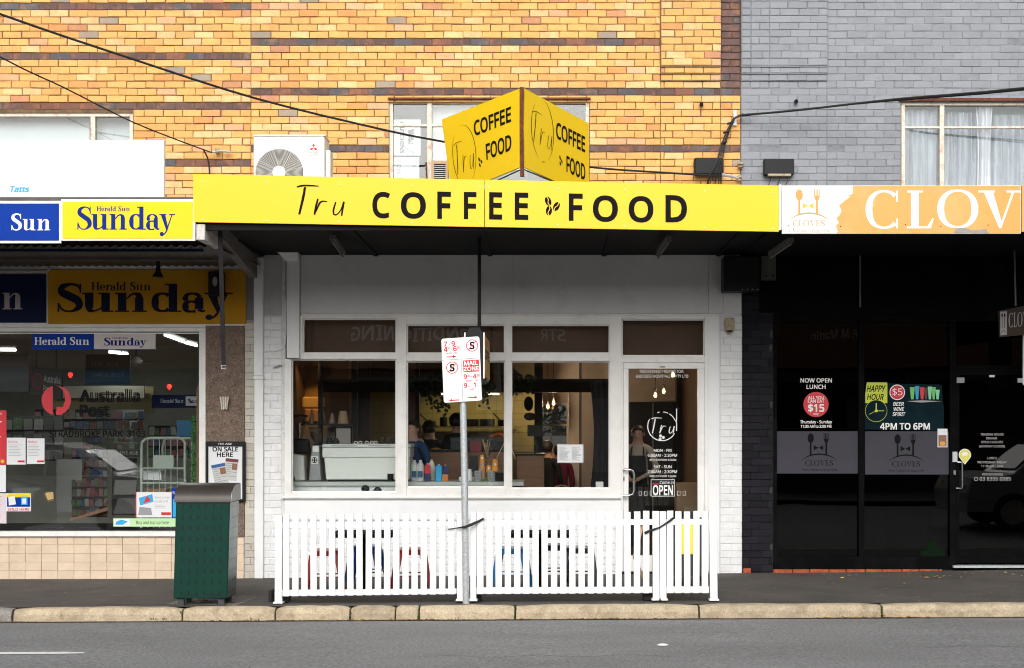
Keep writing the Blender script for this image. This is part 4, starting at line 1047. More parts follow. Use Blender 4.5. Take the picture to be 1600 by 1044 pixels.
dc.text('REGISTERED PROPRIETOR:', g(1000), h(582.5), 4.6 * Sg, x1=g(1069), bold=.012); dc.text('EASTSIDE HOSPITALITY PTY LTD', g(994), h(590), 4.6 * Sg, x1=g(1075.5), bold=.012)
tru(dc, g(1017.5), h(677.5), 25 * Sg, .98)
for a0, a1 in ((110, 100), (150, 235), (-100, -30), (60, 20), (85, 65), (-115, -95)):
    dc.ring(g(1034.5), h(666), 22.5 * Sg, 1.3 * Sg, a0, a1)
dc.ring(g(1034.5), h(666), 22.5 * Sg, 1.6 * Sg, 160, 320)
dc.rect(g(1056.3), h(673), g(1058), h(638.5))
for a, b_ in ((1032, 681), (1036.5, 683.5), (1031.5, 686)): dc.disc(g(a), h(b_), 2.4 * Sg, n=10)
for t, a, b_, y, hh in (('MON - FRI', 1021.5, 1049.5, 706, 4.4), ('6:00AM - 2:30PM', 1012, 1058, 713.8, 4.6), ('KITCHEN FROM 6:30AM', 1015, 1056.5, 720, 2.9), ('SAT - SUN', 1021.5, 1049.5, 731.5, 4.4), ('7:00AM - 2:30PM', 1012, 1058, 739.2, 4.6), ('KITCHEN FROM 7:30AM', 1015, 1056.5, 745.5, 2.9)):
    dc.text(t, g(a), h(y), hh * Sg, x1=g(b_), bold=.016)
for i in range(9):
    a = 998.5 + i * 8.6; z0, z1, x0, x1 = h(774), h(767.5), g(a), g(a + 4)
    dc.strip([(x0, z0, .6 * Sg), (x1, z0, .6 * Sg), (x1, z1, .6 * Sg), (x0, z1, .6 * Sg), (x0, z0, .6 * Sg)], 0, .0008)
dc.build('lettering', [M['wletter']], door)
pbox('closer_tag', M['pvc'], door, 1031, 572, 1039, 574.5, yd - .004, .003)
# OPEN sign hanging on the door
op = thing('open_sign', 'small Come in OPEN sign hanging on the cafe door glass', 'sign', at(1035.5, 776, .0))
pbox('sign_board', M['dark'], op, 1016.5, 749, 1054.5, 776, -.004, .008)
dc = D(Fr(at(1016.5, 776, -.004)), .0015); g2 = lambda px: (px - 1016.5) * Sg; h2 = lambda py: (776 - py) * Sg
dc.strip([(g2(a), h2(b_), 1.0 * Sg) for a, b_ in ((1017.3, 775.3), (1053.8, 775.3), (1053.8, 749.7), (1017.3, 749.7), (1017.3, 775.3))], 0)
dc.text('Come in', g2(1030.5), h2(756.3), 4.6 * Sg, x1=g2(1052), bold=.01, shear=.2); dc.text('OPEN', g2(1020), h2(773.3), 14.5 * Sg, x1=g2(1051.5), bold=.045)
dc.rect(g2(1020), h2(757.2), g2(1029), h2(755.6), 1)
dc.build('lettering', [M['wletter'], M['inkred']], op)
for px in (1018, 1053): MB().tube([at(px, 749, -.001), at(1035.5, 739, .002)], .0014, 4).build('string', M['pvc'], op)
# menu sheet on window 3
ms = thing('menu_sheet', 'white two column menu sheet taped inside the right cafe window', 'menu', at(891, 723, .03))
MB().pb(871, 694.5, 911.5, 723.5, .026, .004).build('sheet', M['paper'], ms)
dc = D(Fr(at(871, 723.5, .026)), .0012); g3 = lambda px: (px - 871) * Sg; h3 = lambda py: (723.5 - py) * Sg
dc.strip([(g3(a), h3(b_), .7 * Sg) for a, b_ in ((872, 722.8), (910.7, 722.8), (910.7, 695.3), (872, 695.3), (872, 722.8))], 1)
random.seed(3)
for i in range(15):
    for a in (874, 893.5):
        dc.rect(g3(a), h3(699 + i * 1.45), g3(a + random.uniform(7, 16)), h3(698.4 + i * 1.45), 0)
dc.build('print', [M['papergrey'], M['steel']], ms)
# alarm siren
al = thing('alarm_siren', 'weathered cream alarm siren box on the white brick pier right of the cafe door', 'alarm', at(1140, 521, -.06))
p = [(-6.5, 497), (6.5, 497), (7.5, 503), (7, 514), (5, 519.5), (0, 522), (-5, 519.5), (-7, 514), (-7.5, 503)]
MB().prism([(X(1140 + a, -.06), Z(b_, -.06)) for a, b_ in p][::-1], -.09, -.001).build('housing', M['brassy'], al, bevel=.008)
MB().prism([(X(1140 + 5 * math.cos(R(a)), -.1), Z(516 - 3.5 * math.sin(R(a)), -.1)) for a in (180, 210, 240, 270, 300, 330, 360)], -.1, -.091).build('lens', M['dark'], al)
# dark speaker above
sp = thing('wall_speaker', 'large black box speaker tucked under the soffit at the party wall', 'speaker', at(1158, 455, -.3))
MB().box(X(1131, -.3), X(1187, -.3), -.3, -.03, Z(455, -.3), 3.86).build('cabinet', M['dark'], sp, bevel=.01)
for i in range(4): MB().tube([at(1160 + i * 8, 452.5, -.302), at(1160 + i * 8, 452.5, -.306)], .006, 6).build('bolt', M['galv'], sp)
br = thing('steel_bracket', 'grey steel bracket plate hanging on the black restaurant wall beside the speaker', 'bracket', at(1201, 438, -.1))
pbox('plate', mat('dull_olive_steel', (.10, .10, .085), .6, var=.2), br, 1189, 400, 1212.5, 438, -.1, .02)
for px in (1197.5, 1208): MB().tube([at(px, 431, -.1), at(px, 431, -.106)], .014, 8).build('hole', M['rubber'], br)
o = MB().tube([at(1344, 394, -.03), at(1344, 480, -.03)], .011, 8).build('conduit', mat('conduit_grey', (.16, .16, .16), .5), None); tag(o, 'thin grey conduit running down the black restaurant bulkhead', 'conduit')
o = MB().tube([at(1585, 392, -1.0), at(1587, 478, -1.0)], .010, 8).build('hanging_rod', mat('rod_grey', (.13, .13, .13), .5), None); tag(o, 'thin rod hanging from the restaurant soffit above the small dark CLOVES sign', 'rod')
hs_ = thing('hanging_sign', 'dark hanging CLOVES sign at the right edge under the restaurant soffit', 'sign', at(1590, 530, -1.0))
a, b_ = at(1562, 527, -1.0), at(1640, 519, -.4)
MB().hexa([a, b_, b_ + Vector((0, .03, 0)), a + Vector((0, .03, 0)), at(1560, 486, -1.0), at(1640, 470, -.4), at(1640, 470, -.4) + Vector((0, .03, 0)), at(1560, 486, -1.0) + Vector((0, .03, 0))]).build('board', mat('dark_brown_sign', (.035, .018, .008), .6), hs_)
e = (b_ - a); fr = Fr(a, e, (0, 0, 1)); dc = D(fr, .004); hh = at(1560, 486, -1.0).z - a.z
dc.rect(.005, .02, .135, hh - .01, 1); dc.serif('CLOVES', .17, .10, .17, .7, T=.17, t=.05, m=1)
dc.strip([(.04, .1, .01), (.04, .24, .01)], 0, .001); dc.strip([(.09, .1, .01), (.09, .24, .01)], 0, .001); dc.disc(.04, .25, .014, .024, 0, .0015); dc.disc(.09, .25, .016, .02, 0, .0015); dc.ring(.067, .02, .05, .006, 30, 150, 0, .001)
dc.build('lettering', [M['ink'], M['inkgrey']], hs_)

# hanging light box under the cafe awning
lb = thing('hanging_light_box', 'black hanging light box sign with orange faces on a pole under the cafe awning', 'sign', at(748, 592, -1.6))
MB().tube([at(749, 515, -1.5), (at(749, 515, -1.5).x, -1.5, 3.914)], .020, 8).build('pole', M['dark'], lb)
Yb0, Yb1 = -1.85, -.5
xl, xr = X(727.5, Yb0), X(755, Yb0); z0, z1 = Z(590, Yb0), Z(521, Yb0)
mb = MB(); cx_ = (xl + xr) / 2
prof = [(xl, z0), (xl, z1), (xl + .04, z1 + .07), (xr - .04, z1 + .07), (xr, z1), (xr, z0), (xr - .04, z0 - .035), (xl + .04, z0 - .035)]
mb.prism(prof[::-1], Yb0, Yb1); mb.build('housing', M['dark'], lb, bevel=.006)
for sg, xx in ((1, xr), (-1, xl)):
    face = MB().box(xx + sg * .001, xx + sg * .012, Yb0 + .02, Yb1 - .02, z0 + .02, z1 - .01).build('sign_face', M['lightbox'], lb)
    MB().box(xx, xx + sg * .016, Yb0 - .006, Yb0 + .018, z0 - .01, z1 + .01).build('edge_trim', M['frame'], lb)
dc = D(Fr((xr + .012, Yb0 + .05, z0), (0, 1, 0), (0, 0, 1)), .003)
dc.text('COFFEE', .06, .22, .10, x1=1.15, bold=.03); tru(dc, .3, .36, .12); dc.build('lettering', [M['ink']], lb)

# ---------------------------------------------------------------- restaurant shopfront
rs = thing('restaurant_shopfront', 'black painted restaurant shopfront with tinted windows and frosted logo bands', 'shopfront', (X(1400), 0, 0))
bcol = lambda k, px: (lambda j: (.015 * j, .014 * j, .018 * j))(random.uniform(.8, 1.3))
mb = MB().pb(1159.8, 440, 1208.5, 915, .011, .2); mb.build('masonry', M['mortarblack'], rs)
lay(rs, [(1160.5, 1207.5, 39, 80, .002)], [], bcol, M['dbrick'], M['pbrickj'], 300)
box('bulkhead', M['black'], rs, X(1158.7), X(2000), .012, .2, Z(494), 4.01)
pbox('bulkhead_panel', M['black'], rs, 1187, 402, 1800, 489, -.01, .02)
w1 = frames('window', M['black'], rs, [(1208.7, 494, 1800, 501, -.01, .1), (1208.7, 501.2, 1214, 878, -.01, .1), (1342, 501.2, 1350.5, 878, -.01, .1), (1208.7, 878.2, 1491, 888.5, -.02, .12), (1214.2, 870, 1341.8, 878, -.0, .08), (1214.2, 506, 1341.8, 509.5, .02, .05)])
w2 = frames('window', M['black'], rs, [(1484.5, 501.2, 1493.5, 886, -.012, .1), (1350.7, 870, 1484.3, 878, -.0, .08), (1350.7, 506, 1484.3, 509.5, .02, .05)])
pbox('pane', M['glassdk'], w1, 1214, 501, 1342, 870, .04, .006); pbox('pane', M['glassdk'], w2, 1350.5, 501, 1484.5, 870, .04, .006)
df = frames('door_frame', M['black'], rs, [(1493.7, 571, 1800, 578, -.01, .1)])
pbox('pane', M['glassdk'], df, 1493.6, 501, 1800, 571, .04, .006)
rd = frames('door', M['black'], rs, [(1494, 578.5, 1800, 586, .0, .05), (1494, 586.2, 1499, 880, .0, .05), (1499.2, 870, 1800, 880, .0, .05)])
pbox('door_glass', M['glassdk'], rd, 1499, 586, 1800, 870, .02, .006)
mb = MB().tube([at(1497, 722.5, .0), at(1497, 722.5, -.07), at(1503.5, 722.5, -.07), at(1503.5, 763, -.07), at(1495, 763, -.07), at(1495, 763, .0)], .010, 6); mb.build('handle', M['steel'], rd)
pbox('lock', M['steel'], rd, 1490, 735, 1493.5, 742, -.03, .02); pbox('lock_plate', M['galv'], rd, 1488.5, 706, 1496, 722, -.03, .018)
pbox('threshold', M['galv'], rs, 1490, 884, 1800, 887.5, -.08, .14)
# bare red bricks along the foot
mb = MB().pb(1160.2, 888.6, 1490, 915, .018, .18); mb.build('footing', M['mortarblack'], rs)
x = 1208.0; j = 0
while x < 1470:
    w = 27 if j % 2 else 30; b = MB(); z0, z1 = gz(X(x), 0) - .02, Z(889.3)
    b.box(X(x + .4), X(min(x + w - .6, 1472)), -.004 - .003 * (j % 3), .017, z0, z1); b.build('foot_brick', M['redbrick'], rs, bevel=.006); x += w; j += 1
for a, b_ in ((1161, 1173),): MB().box(X(a), X(b_), -.012, .0, gz(X(a), 0) - .02, Z(888)).build('foot_brick', M['redbrick'], rs, bevel=.006)
# frosted bands with logo
for x0, x1, yb in ((1213, 1341, 740), (1351.5, 1483, 741.5)):
    t = thing('frosted_band', 'grey frosted logo band across the %s black restaurant window' % ('left' if x0 < 1300 else 'middle'), 'window film', at((x0 + x1) / 2, yb, .03), 'frosted logo bands')
    pbox('film', M['frost'], t, x0, 674, x1, yb, .036, .003)
    dc = D(Fr(at((x0 + x1) / 2 + (3 if x0 < 1300 else -1.5), yb - 12.5, .036)), .0015); cloves_logo(dc, 0, 0, 58 * Sg, 0, 0); dc.build('print', [M['ink']], t)
# white and coloured prints on the glass
t = thing('window_lettering', 'white NOW OPEN LUNCH lettering with red $15 disc on the left restaurant window', 'window lettering', at(1275, 669, .036))
dc = D(Fr(at(1275, 669, .036)), .002); q = lambda px: (px - 1275) * Sg; r_ = lambda py: (669 - py) * Sg
dc.text('NOW OPEN', q(1250.5), r_(597.5), 6.3 * Sg, x1=q(1300), bold=.035); dc.text('LUNCH', q(1260), r_(607.5), 6.3 * Sg, x1=q(1290), bold=.035)
dc.disc(q(1275), r_(632), 19.8 * Sg, m=1)
dc.text('ALL YOU', q(1262.5), r_(623.5), 4.6 * Sg, x1=q(1287.5), bold=.03, up=.001); dc.text('CAN EAT', q(1262), r_(629), 4.6 * Sg, x1=q(1288), bold=.03, up=.001); dc.text('$15', q(1262.5), r_(643), 11 * Sg, x1=q(1288), bold=.05, up=.001); dc.text('only', q(1271), r_(648), 2.6 * Sg, x1=q(1279), bold=.04, up=.001)
dc.text('Thursday - Sunday', q(1250), r_(661.5), 4.6 * Sg, x1=q(1300), bold=.03); dc.text('11:30 AM to 3:00 PM', q(1251), r_(668.5), 4.3 * Sg, x1=q(1299), bold=.03)
dc.build('print', [M['wletter'], M['red']], t)
t = thing('happy_hour_poster', 'teal HAPPY HOUR poster with yellow clock panel on the middle restaurant window', 'poster', at(1413, 672, .03))
P = [(1352, 671), (1476, 673), (1476, 640), (1472, 601), (1390, 599), (1388, 597), (1354, 597), (1351.5, 620)]
MB().prism([(X(a), Z(b_)) for a, b_ in P], .030, .037).build('sheet', M['tealprint'], t)
dc = D(Fr(at(1352, 672, .030)), .0015); q = lambda px: (px - 1352) * Sg; r_ = lambda py: (672 - py) * Sg
dc.poly([(q(a), r_(b_)) for a, b_ in ((1352, 630), (1386.5, 630), (1386.5, 599), (1385, 597.5), (1354.5, 597.5), (1352, 615))], 0)
dc.disc(q(1369), r_(642), 17 * Sg, m=4, up=.0008); dc.ring(q(1369), r_(642), 17 * Sg, .6 * Sg, m=0, up=.001)
dc.text('HAPPY', q(1354), r_(612), 9.5 * Sg, x1=q(1382), bold=.035, m=1, up=.001, shear=.2); dc.text('HOUR', q(1354.5), r_(624.5), 8.5 * Sg, x1=q(1380), bold=.035, m=1, up=.001, shear=.2)
dc.strip([(q(1369), r_(642), 1.6 * Sg), (q(1369), r_(630), 1.6 * Sg)], 0, .002); dc.strip([(q(1369), r_(642), 1 * Sg), (q(1381.5), r_(642), 1 * Sg)], 0, .002); dc.strip([(q(1369), r_(642), .6 * Sg), (q(1358), r_(647.5), .6 * Sg)], 0, .002); dc.disc(q(1369), r_(642), 2.3 * Sg, m=0, up=.0025)
dc.disc(q(1402), r_(613), 12.2 * Sg, m=3, up=.001); dc.disc(q(1402), r_(613), 10.8 * Sg, m=2, up=.0016); dc.text('$5', q(1394.5), r_(617.5), 10.5 * Sg, x1=q(1410), bold=.0, m=3, up=.002)
for i, s_ in enumerate(('BEER', 'WINE', 'SPIRIT')): dc.text(s_, q(1395.5 - (1 if i == 2 else 0)), r_(634 + i * 8), 5.6 * Sg, x1=q(1412 + (2 if i == 2 else 0)), bold=.03, m=3, up=.001, shear=.15)
dc.text('4PM TO 6PM', q(1375), r_(671), 9.6 * Sg, x1=q(1453), bold=.04, m=3, up=.001)
dc.poly([(q(a), r_(b_)) for a, b_ in ((1417, 627), (1440, 629), (1472, 627), (1440, 625.5))], 5, .001)
for a, w, c_, top in ((1425.5, 4, 6, 605), (1433, 3.5, 7, 603), (1441, 4.2, 2, 605), (1447, 3, 8, 606), (1453, 3.4, 9, 604), (1459, 3.2, 6, 605), (1465, 3.4, 9, 609)):
    dc.poly([(q(a - w * .5), r_(624)), (q(a + w * .5), r_(624)), (q(a + w), r_(top)), (q(a - w), r_(top))], c_, .0016)
dc.build('print', [M['limeprint'], M['ink'], M['red'], M['wletter'], M['tealprint'], M['inkgrey'], mat('green_print', (.15, .55, .12), .5), mat('blue_print', (.02, .35, .6), .5), mat('dark_drink_print', (.08, .03, .02), .5), mat('mint_print', (.25, .65, .4), .5)], t)
t = thing('door_lettering', 'grey opening hours lettering on the restaurant door glass', 'window lettering', at(1550, 752, .018))
dc = D(Fr(at(1550, 752, .018)), .002); q = lambda px: (px - 1550) * Sg; r_ = lambda py: (752 - py) * Sg
for s_, a, b_, y, hh in (('TRADING HOURS', 1532, 1568, 680.5, 3.5), ('DINNER', 1541, 1558, 686.5, 3.3), ('OPEN 6 NIGHTS', 1533, 1567, 692.5, 3.4), ('(MONDAY CLOSED)', 1530, 1570, 699, 3.4), ('LUNCH', 1543, 1557, 717.5, 3.4), ('WEDNESDAY - FRIDAY', 1527, 1573, 724, 3.4), ('11:30 AM - 3PM', 1533, 1567, 730, 3.2), ('FOR BOOKINGS', 1535, 1567, 743, 3.4), ('03 8395 0985', 1530.5, 1579.5, 751, 5.5)):
    dc.text(s_, q(a), r_(y), hh * Sg, x1=q(b_), bold=.01)
dc.ring(q(1525), r_(748.5), 2.8 * Sg, .7 * Sg)
dc.build('print', [M['inkgrey']], t)
t = thing('door_sticker', 'pale yellow drop shaped sticker beside the restaurant door handle', 'sticker', at(1507.5, 726, -.002))
dc = D(Fr(at(1507.5, 713, -.0)), .002); k_ = Sg
pts = [(0, -13 * k_)] + [(9.6 * k_ * math.cos(R(a)), 2 * k_ + 9.6 * k_ * math.sin(R(a))) for a in range(-25, 206, 15)]
dc.poly(pts, 0); dc.poly([(x * .9, z * .9 + .001) for x, z in pts], 1, .001); dc.rect(-4 * k_, 1 * k_, 4 * k_, 6 * k_, 0, .002); dc.build('print', [M['wletter'], mat('pale_yellow_print', (.65, .62, .12), .5)], t)
t = thing('window_card', 'small cream and orange card at the right end of the middle frosted band', 'card', at(1472, 699, .02))
pbox('card', M['paper'], t, 1465, 670, 1480.5, 699, .022, .006); dc = D(Fr(at(1465, 699, .022)), .0012); dc.rect(0.01, .01, 14 * Sg, 19 * Sg, 0); dc.rect(.03, .02, 12 * Sg, 9 * Sg, 1, .0008); dc.build('print', [M['wood'], M['logoorange']], t)
for px, py, w, hh, lab in ((1495, 590, 12, 8.5, 'small white notice at the top left of the restaurant door glass'), (1546, 586, 8, 3.5, 'tiny white label on the top rail of the restaurant door'), (1590, 591, 14, 7, 'small blue and white sticker at the top right of the restaurant door')):
    o = pbox('sticker', M['papergrey'] if w == 12 else M['paper'], None, px, py, px + w, py + hh, -.004, .003); tag(o, lab, 'sticker')
o = pbox('window_sign', M['paper'], None, 1598.5, 500, 1640, 602, -.6, .02, bevel=.01); tag(o, 'white sign board cut off by the right edge of the frame', 'sign')
t = thing('house_sticker', 'faint green sticker with a house outline low in the middle restaurant window', 'sticker', at(1457, 872, .036))
dc = D(Fr(at(1457, 871, .036)), .002); gm = mat('faint_green_print', (.003, .012, .004), .8, spec=.05)
dc.poly([(x * Sg, z * Sg) for x, z in ((-19, 0), (19, 0), (19, 12), (8, 14), (8, 22), (0, 28), (-8, 22), (-8, 14), (-19, 10))], 0); dc.text('HENLEY', -16 * Sg, 4 * Sg, 6 * Sg, x1=16 * Sg, m=1, up=.001); dc.build('print', [gm, M['ink']], t)

# ---------------------------------------------------------------- post office shopfront
ps = thing('post_office_shopfront', 'post office shopfront with a wide display window over beige tiles', 'shopfront', (X(180), 0, 0))
mb = MB().box(-13, X(381), .012, .2, -.4, Z(838.5)); mb.build('tile_backing', M['grout'], ps)
random.seed(21); tm = {}
TW, TH = 25.35, 13.5
for r_ in range(5):
    y1 = 905.5 - r_ * 13.55; y0 = y1 - (13.3 if r_ < 4 else 11.5)
    for c in range(-9, 16):
        x0 = 14.4 + c * TW + (random.uniform(-.25, .25)); x1 = x0 + TW - .45
        if x1 < -200 or x0 > 381: continue
        x1 = min(x1, 381); key = (round(x1 - x0), round(y1 - y0))
        if key not in tm:
            b = MB(); w_, h_ = (x1 - x0) * Sg / 2, (y1 - y0) * Sg / 2
            for A, B_ in (((w_ - .003, h_ - .003, 0), (w_, h_, .003)), ((w_, h_, .003), (w_, h_, .012))):
                pa = [(sx * A[0], A[2], sz * A[1]) for sx, sz in ((-1, -1), (1, -1), (1, 1), (-1, 1))]; pb_ = [(sx * B_[0], B_[2], sz * B_[1]) for sx, sz in ((-1, -1), (1, -1), (1, 1), (-1, 1))]
                if A[2] == 0: b.face(pa)
                for i in range(4): b.face([pb_[i], pb_[(i + 1) % 4], pa[(i + 1) % 4], pa[i]])
            me = bpy.data.meshes.new('tile'); me.from_pydata(b.v, [], b.f); me.materials.append(M['tile']); tm[key] = me
        o = bpy.data.objects.new('tile', tm[key]); COL.objects.link(o); o.parent = ps
        t_ = random.uniform(.94, 1.05); yy = (y0 + y1) / 2 + .10 * 0
        o.location = Vector((X((x0 + x1) / 2), -.0 + random.uniform(-.001, .001), Z(yy) - .0 * c)) - WLOC[ps.name]; o.color = (.74 * t_, .59 * t_, .44 * t_, 1); o.scale = ((x1 - x0) / key[0], 1, 1)
box('stall_footing', M['grout'], ps, -13, X(381), .005, .2, -.5, Z(905.2))
pw = frames('window', M['frame'], ps, [(-900, 512.5, 321, 518, -.03, .1), (311, 518.2, 321, 838.2, -.03, .1), (-900, 830.5, 310.8, 838.2, -.035, .11), (-900, 520, 311, 521.5, .01, .04)])
pbox('pane', M['glass'], pw, -890, 518.3, 311, 830.3, .03, .006)
pbox('pillar', M['stucco'], ps, 321.3, 509, 381.5, 838.4, -.02, .22)
mb = MB().pb(381.7, 400, 397.3, 915, .009, .2); mb.build('masonry', M['mortarcream'], ps)
lay(ps, [(382, 397.2, 45, 80, .002)], [], lambda k, px: (lambda j: (.58 * j, .54 * j, .46 * j))(random.uniform(.85, 1.08)), M['pbrick'], M['pbrickj'], 300)
pbox('masonry_render', mat('grey_render', (.22, .22, .22), .85, var=.2, dirt=(.08, .08, .08), dscale=3, damt=.5), ps, 384, 400, 397.2, 500, -.004, .02)
pbox('bulkhead', M['frame'], ps, -900, 415, 384, 512, .001, .12)
box('bulkhead_core', M['plastergrey'], ps, -13, X(384), .13, .2, Z(508), 4.01)
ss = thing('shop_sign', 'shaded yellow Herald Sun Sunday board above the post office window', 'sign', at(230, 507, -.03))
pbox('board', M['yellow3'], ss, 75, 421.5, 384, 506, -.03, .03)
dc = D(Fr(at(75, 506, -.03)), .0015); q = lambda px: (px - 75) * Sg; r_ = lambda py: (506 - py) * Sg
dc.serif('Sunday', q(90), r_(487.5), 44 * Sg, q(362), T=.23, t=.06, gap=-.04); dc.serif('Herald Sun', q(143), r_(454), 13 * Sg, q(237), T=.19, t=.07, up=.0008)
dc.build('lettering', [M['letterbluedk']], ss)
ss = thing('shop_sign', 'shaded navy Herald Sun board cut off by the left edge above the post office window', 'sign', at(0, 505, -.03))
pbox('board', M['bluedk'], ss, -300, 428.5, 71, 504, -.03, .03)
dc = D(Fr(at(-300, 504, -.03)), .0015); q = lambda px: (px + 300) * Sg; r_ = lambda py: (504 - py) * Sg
dc.serif('Sun', q(-60), r_(483.5), 38 * Sg, q(40), T=.22, t=.07); dc.build('lettering', [mat('shaded_white_lettering', (.42, .38, .36), .6)], ss)  # white letters greyed in the colour to look shaded by the awning
# pipe and little spotlight
o = MB().tube([at(-200, 424, -.1), at(72, 424, -.1), at(77, 421, -.1), at(78, 417, -.1)], .024, 10).build('waste_pipe', mat('pale_pipe', (.34, .32, .31), .5), None, smooth=True); tag(o, 'pale horizontal pipe above the navy board under the post office awning', 'pipe')
sl2 = thing('spotlight', 'small black bell shaped lamp hanging under the post office awning', 'lamp', at(247, 433, -.9))
p = at(247, 433, -.9); MB().lathe(p.x, p.y, [(.066, p.z), (.05, p.z + .03), (.03, p.z + .07), (.022, p.z + .15), (.022, p.z + .19)], 14).build('shade', M['dark'], sl2, smooth=True)
MB().tube([p + Vector((0, 0, .18)), (p.x, p.y, 3.76)], .012, 6).build('stem', M['dark'], sl2); MB().box(p.x - .035, p.x + .035, p.y - .03, p.y + .03, 3.735, 3.762).build('base', M['dark'], sl2)
spk = thing('wall_speaker', 'small black speaker fixed on the right end of the shaded yellow board', 'speaker', at(337, 462, -.2))
MB().pb(325, 424, 347, 462, -.2, .16).build('cabinet', M['dark'], spk, bevel=.01); p = at(336, 440, -.2)
MB().prism([(p.x + .03 * math.cos(i), p.z + .06 * math.sin(i)) for i in [k * math.pi / 6 for k in range(12)]], -.206, -.2).build('cone', M['pvc'], spk)
st = thing('hanging_strap', 'long dark canvas strap with a buckle hanging from the awning front beside the post office', 'strap', at(349, 578, -2.5))
a0, a1 = at(343.5, 352, -2.7), at(349.5, 572, -2.5); sgn = .021
MB().hexa([a1 + Vector((-.02, 0, 0)), a1 + Vector((.02, 0, 0)), a1 + Vector((.02, .008, 0)), a1 + Vector((-.02, .008, 0)), a0 + Vector((-.024, 0, 0)), a0 + Vector((.024, 0, 0)), a0 + Vector((.024, .008, 0)), a0 + Vector((-.024, .008, 0))]).build('webbing', mat('dark_webbing', (.022, .02, .022), .9, spec=.1, var=.2), st)
p = at(349.5, 574, -2.5); MB().tube([p + Vector(v) for v in ((-.024, 0, .02), (.024, 0, .02), (.024, 0, -.015), (-.024, 0, -.015), (-.024, 0, .02))], .004, 5).build('buckle', M['galv'], st)
wl = thing('wall_lamp', 'small cream fluted wall lamp on the brown pebbledash pillar', 'lamp', at(350.5, 640, -.03))
MB().hexa([at(346, 640, -.06), at(355, 640, -.06), at(355, 640, -.02), at(346, 640, -.02), at(342.5, 620, -.1), at(358.5, 620, -.1), at(358, 620, -.02), at(343, 620, -.02)]).build('shade', M['brassy'], wl, bevel=.008)
for i in range(4):
    a = 344.5 + i * 4; MB().tube([at(a, 620, -.1), at(346.8 + i * 2.5, 640, -.062)], .006, 5).build('flute', M['frame'], wl)
# strip sign inside the window top
t = thing('window_strip_sign', 'blue and white Herald Sun Sunday strip along the top of the post office window', 'sign', at(146, 547, .02))
pbox('blue_half', M['blue'], t, 50, 519.5, 146.6, 546.5, .012, .012); pbox('white_half', mat('offwhite_print', (.62, .56, .52), .5), t, 147, 519.5, 243, 546.5, .012, .012)
dc = D(Fr(at(50, 546.5, .012)), .0015); q = lambda px: (px - 50) * Sg; r_ = lambda py: (546.5 - py) * Sg
dc.serif('Herald Sun', q(54), r_(539), 12 * Sg, q(141), T=.22, t=.07, m=0); dc.serif('Sunday', q(163), r_(540), 12 * Sg, q(229), T=.24, t=.07, m=1, gap=-.03); dc.serif('Herald Sun', q(176), r_(529.5), 3 * Sg, q(201), m=1, T=.22, up=.0008)
dc.strip([(q(a), r_(b_), .9 * Sg) for a, b_ in ((147, 546), (242.6, 546), (242.6, 520), (147, 520))], 1)
dc.build('lettering', [M['wletter'], M['letterblue']], t)
# Australia Post glass lettering
t = thing('window_lettering', 'black Australia Post lettering with red round logo on the post office window', 'window lettering', at(150, 685, .028))
dc = D(Fr(at(88, 625.5, .028)), .002); q = lambda px: (px - 88) * Sg; r_ = lambda py: (625.5 - py) * Sg
Rr = 23.0
dc.poly([(q(82.5), r_(625.5 + Rr * .97))] + [(q(88 + Rr * math.cos(R(a)) * 1.0), r_(625.5 - Rr * math.sin(R(a)))) for a in range(104, 257, 8)][0:0] + [(q(88 + Rr * math.cos(R(a))), r_(625.5 - Rr * math.sin(R(a)))) for a in range(256, 103, -8)][0:] + [(q(82.5), r_(625.5 - Rr * .97))], 1)
outer = [(88 + Rr * math.cos(R(a)), 625.5 - Rr * math.sin(R(a))) for a in range(-90, 91, 9)]
inner = [(82 + 20 * math.cos(R(a)), 622.5 - 21 * math.sin(R(a))) for a in range(78, -79, -9)]
n_ = min(len(outer), len(inner))
for i in range(n_ - 1):
    o1, o2 = outer[n_ - 1 - i], outer[n_ - 2 - i]; i1, i2 = inner[i], inner[i + 1]
    dc.poly([(q(a), r_(b_)) for a, b_ in (i1, i2, o2, o1)], 1)
dc.rect(q(88.5), r_(648), q(98), r_(636), 1, .0005)
dc.text('Australia', q(124.5), r_(627), 16.5 * Sg, x1=q(219), bold=.085); dc.text('Post', q(124.5), r_(650), 16.5 * Sg, x1=q(172), bold=.085)
dc.text('STRADBROKE PARK  3103', q(77), r_(683), 10 * Sg, x1=q(227), bold=.03)
dc.build('print', [M['ink'], M['red']], t)
def sheetposter(name, label, cat, rect, mats, fn, Yp=.026):
    x0, y0, x1, y1 = rect; t = thing(name, label, cat, at((x0 + x1) / 2, y1, Yp))
    pbox('sheet', mats[0], t, x0, y0, x1, y1, Yp - .003, .004); dc = D(Fr(at(x0, y1, Yp - .003)), .0012)
    fn(dc, lambda px: (px - x0) * Sg, lambda py: (y1 - py) * Sg); dc.build('print', mats, t); return t
def lines(dc, q, r_, x0, x1, y0, y1, n, m):
    for i in range(n):
        y = y0 + (y1 - y0) * i / n; dc.rect(q(x0), r_(y + .5), q(x0 + (x1 - x0) * random.uniform(.55, 1)), r_(y), m)
def notice(dc, q, r_, x0): dc.text('Notice', q(x0 + 3), r_(692.5), 4 * Sg, x1=q(x0 + 17), m=1); lines(dc, q, r_, x0 + 3, x0 + 25, 695, 714, 8, 2); dc.rect(q(x0 + 17), r_(722.5), q(x0 + 28), r_(719.5), 1)
sheetposter('notice', 'white Notice sheet nearest the red poster on the post office window', 'notice', (10.5, 684, 40, 726), [M['paper'], M['red'], M['papergrey']], lambda dc, q, r_: notice(dc, q, r_, 10.5))
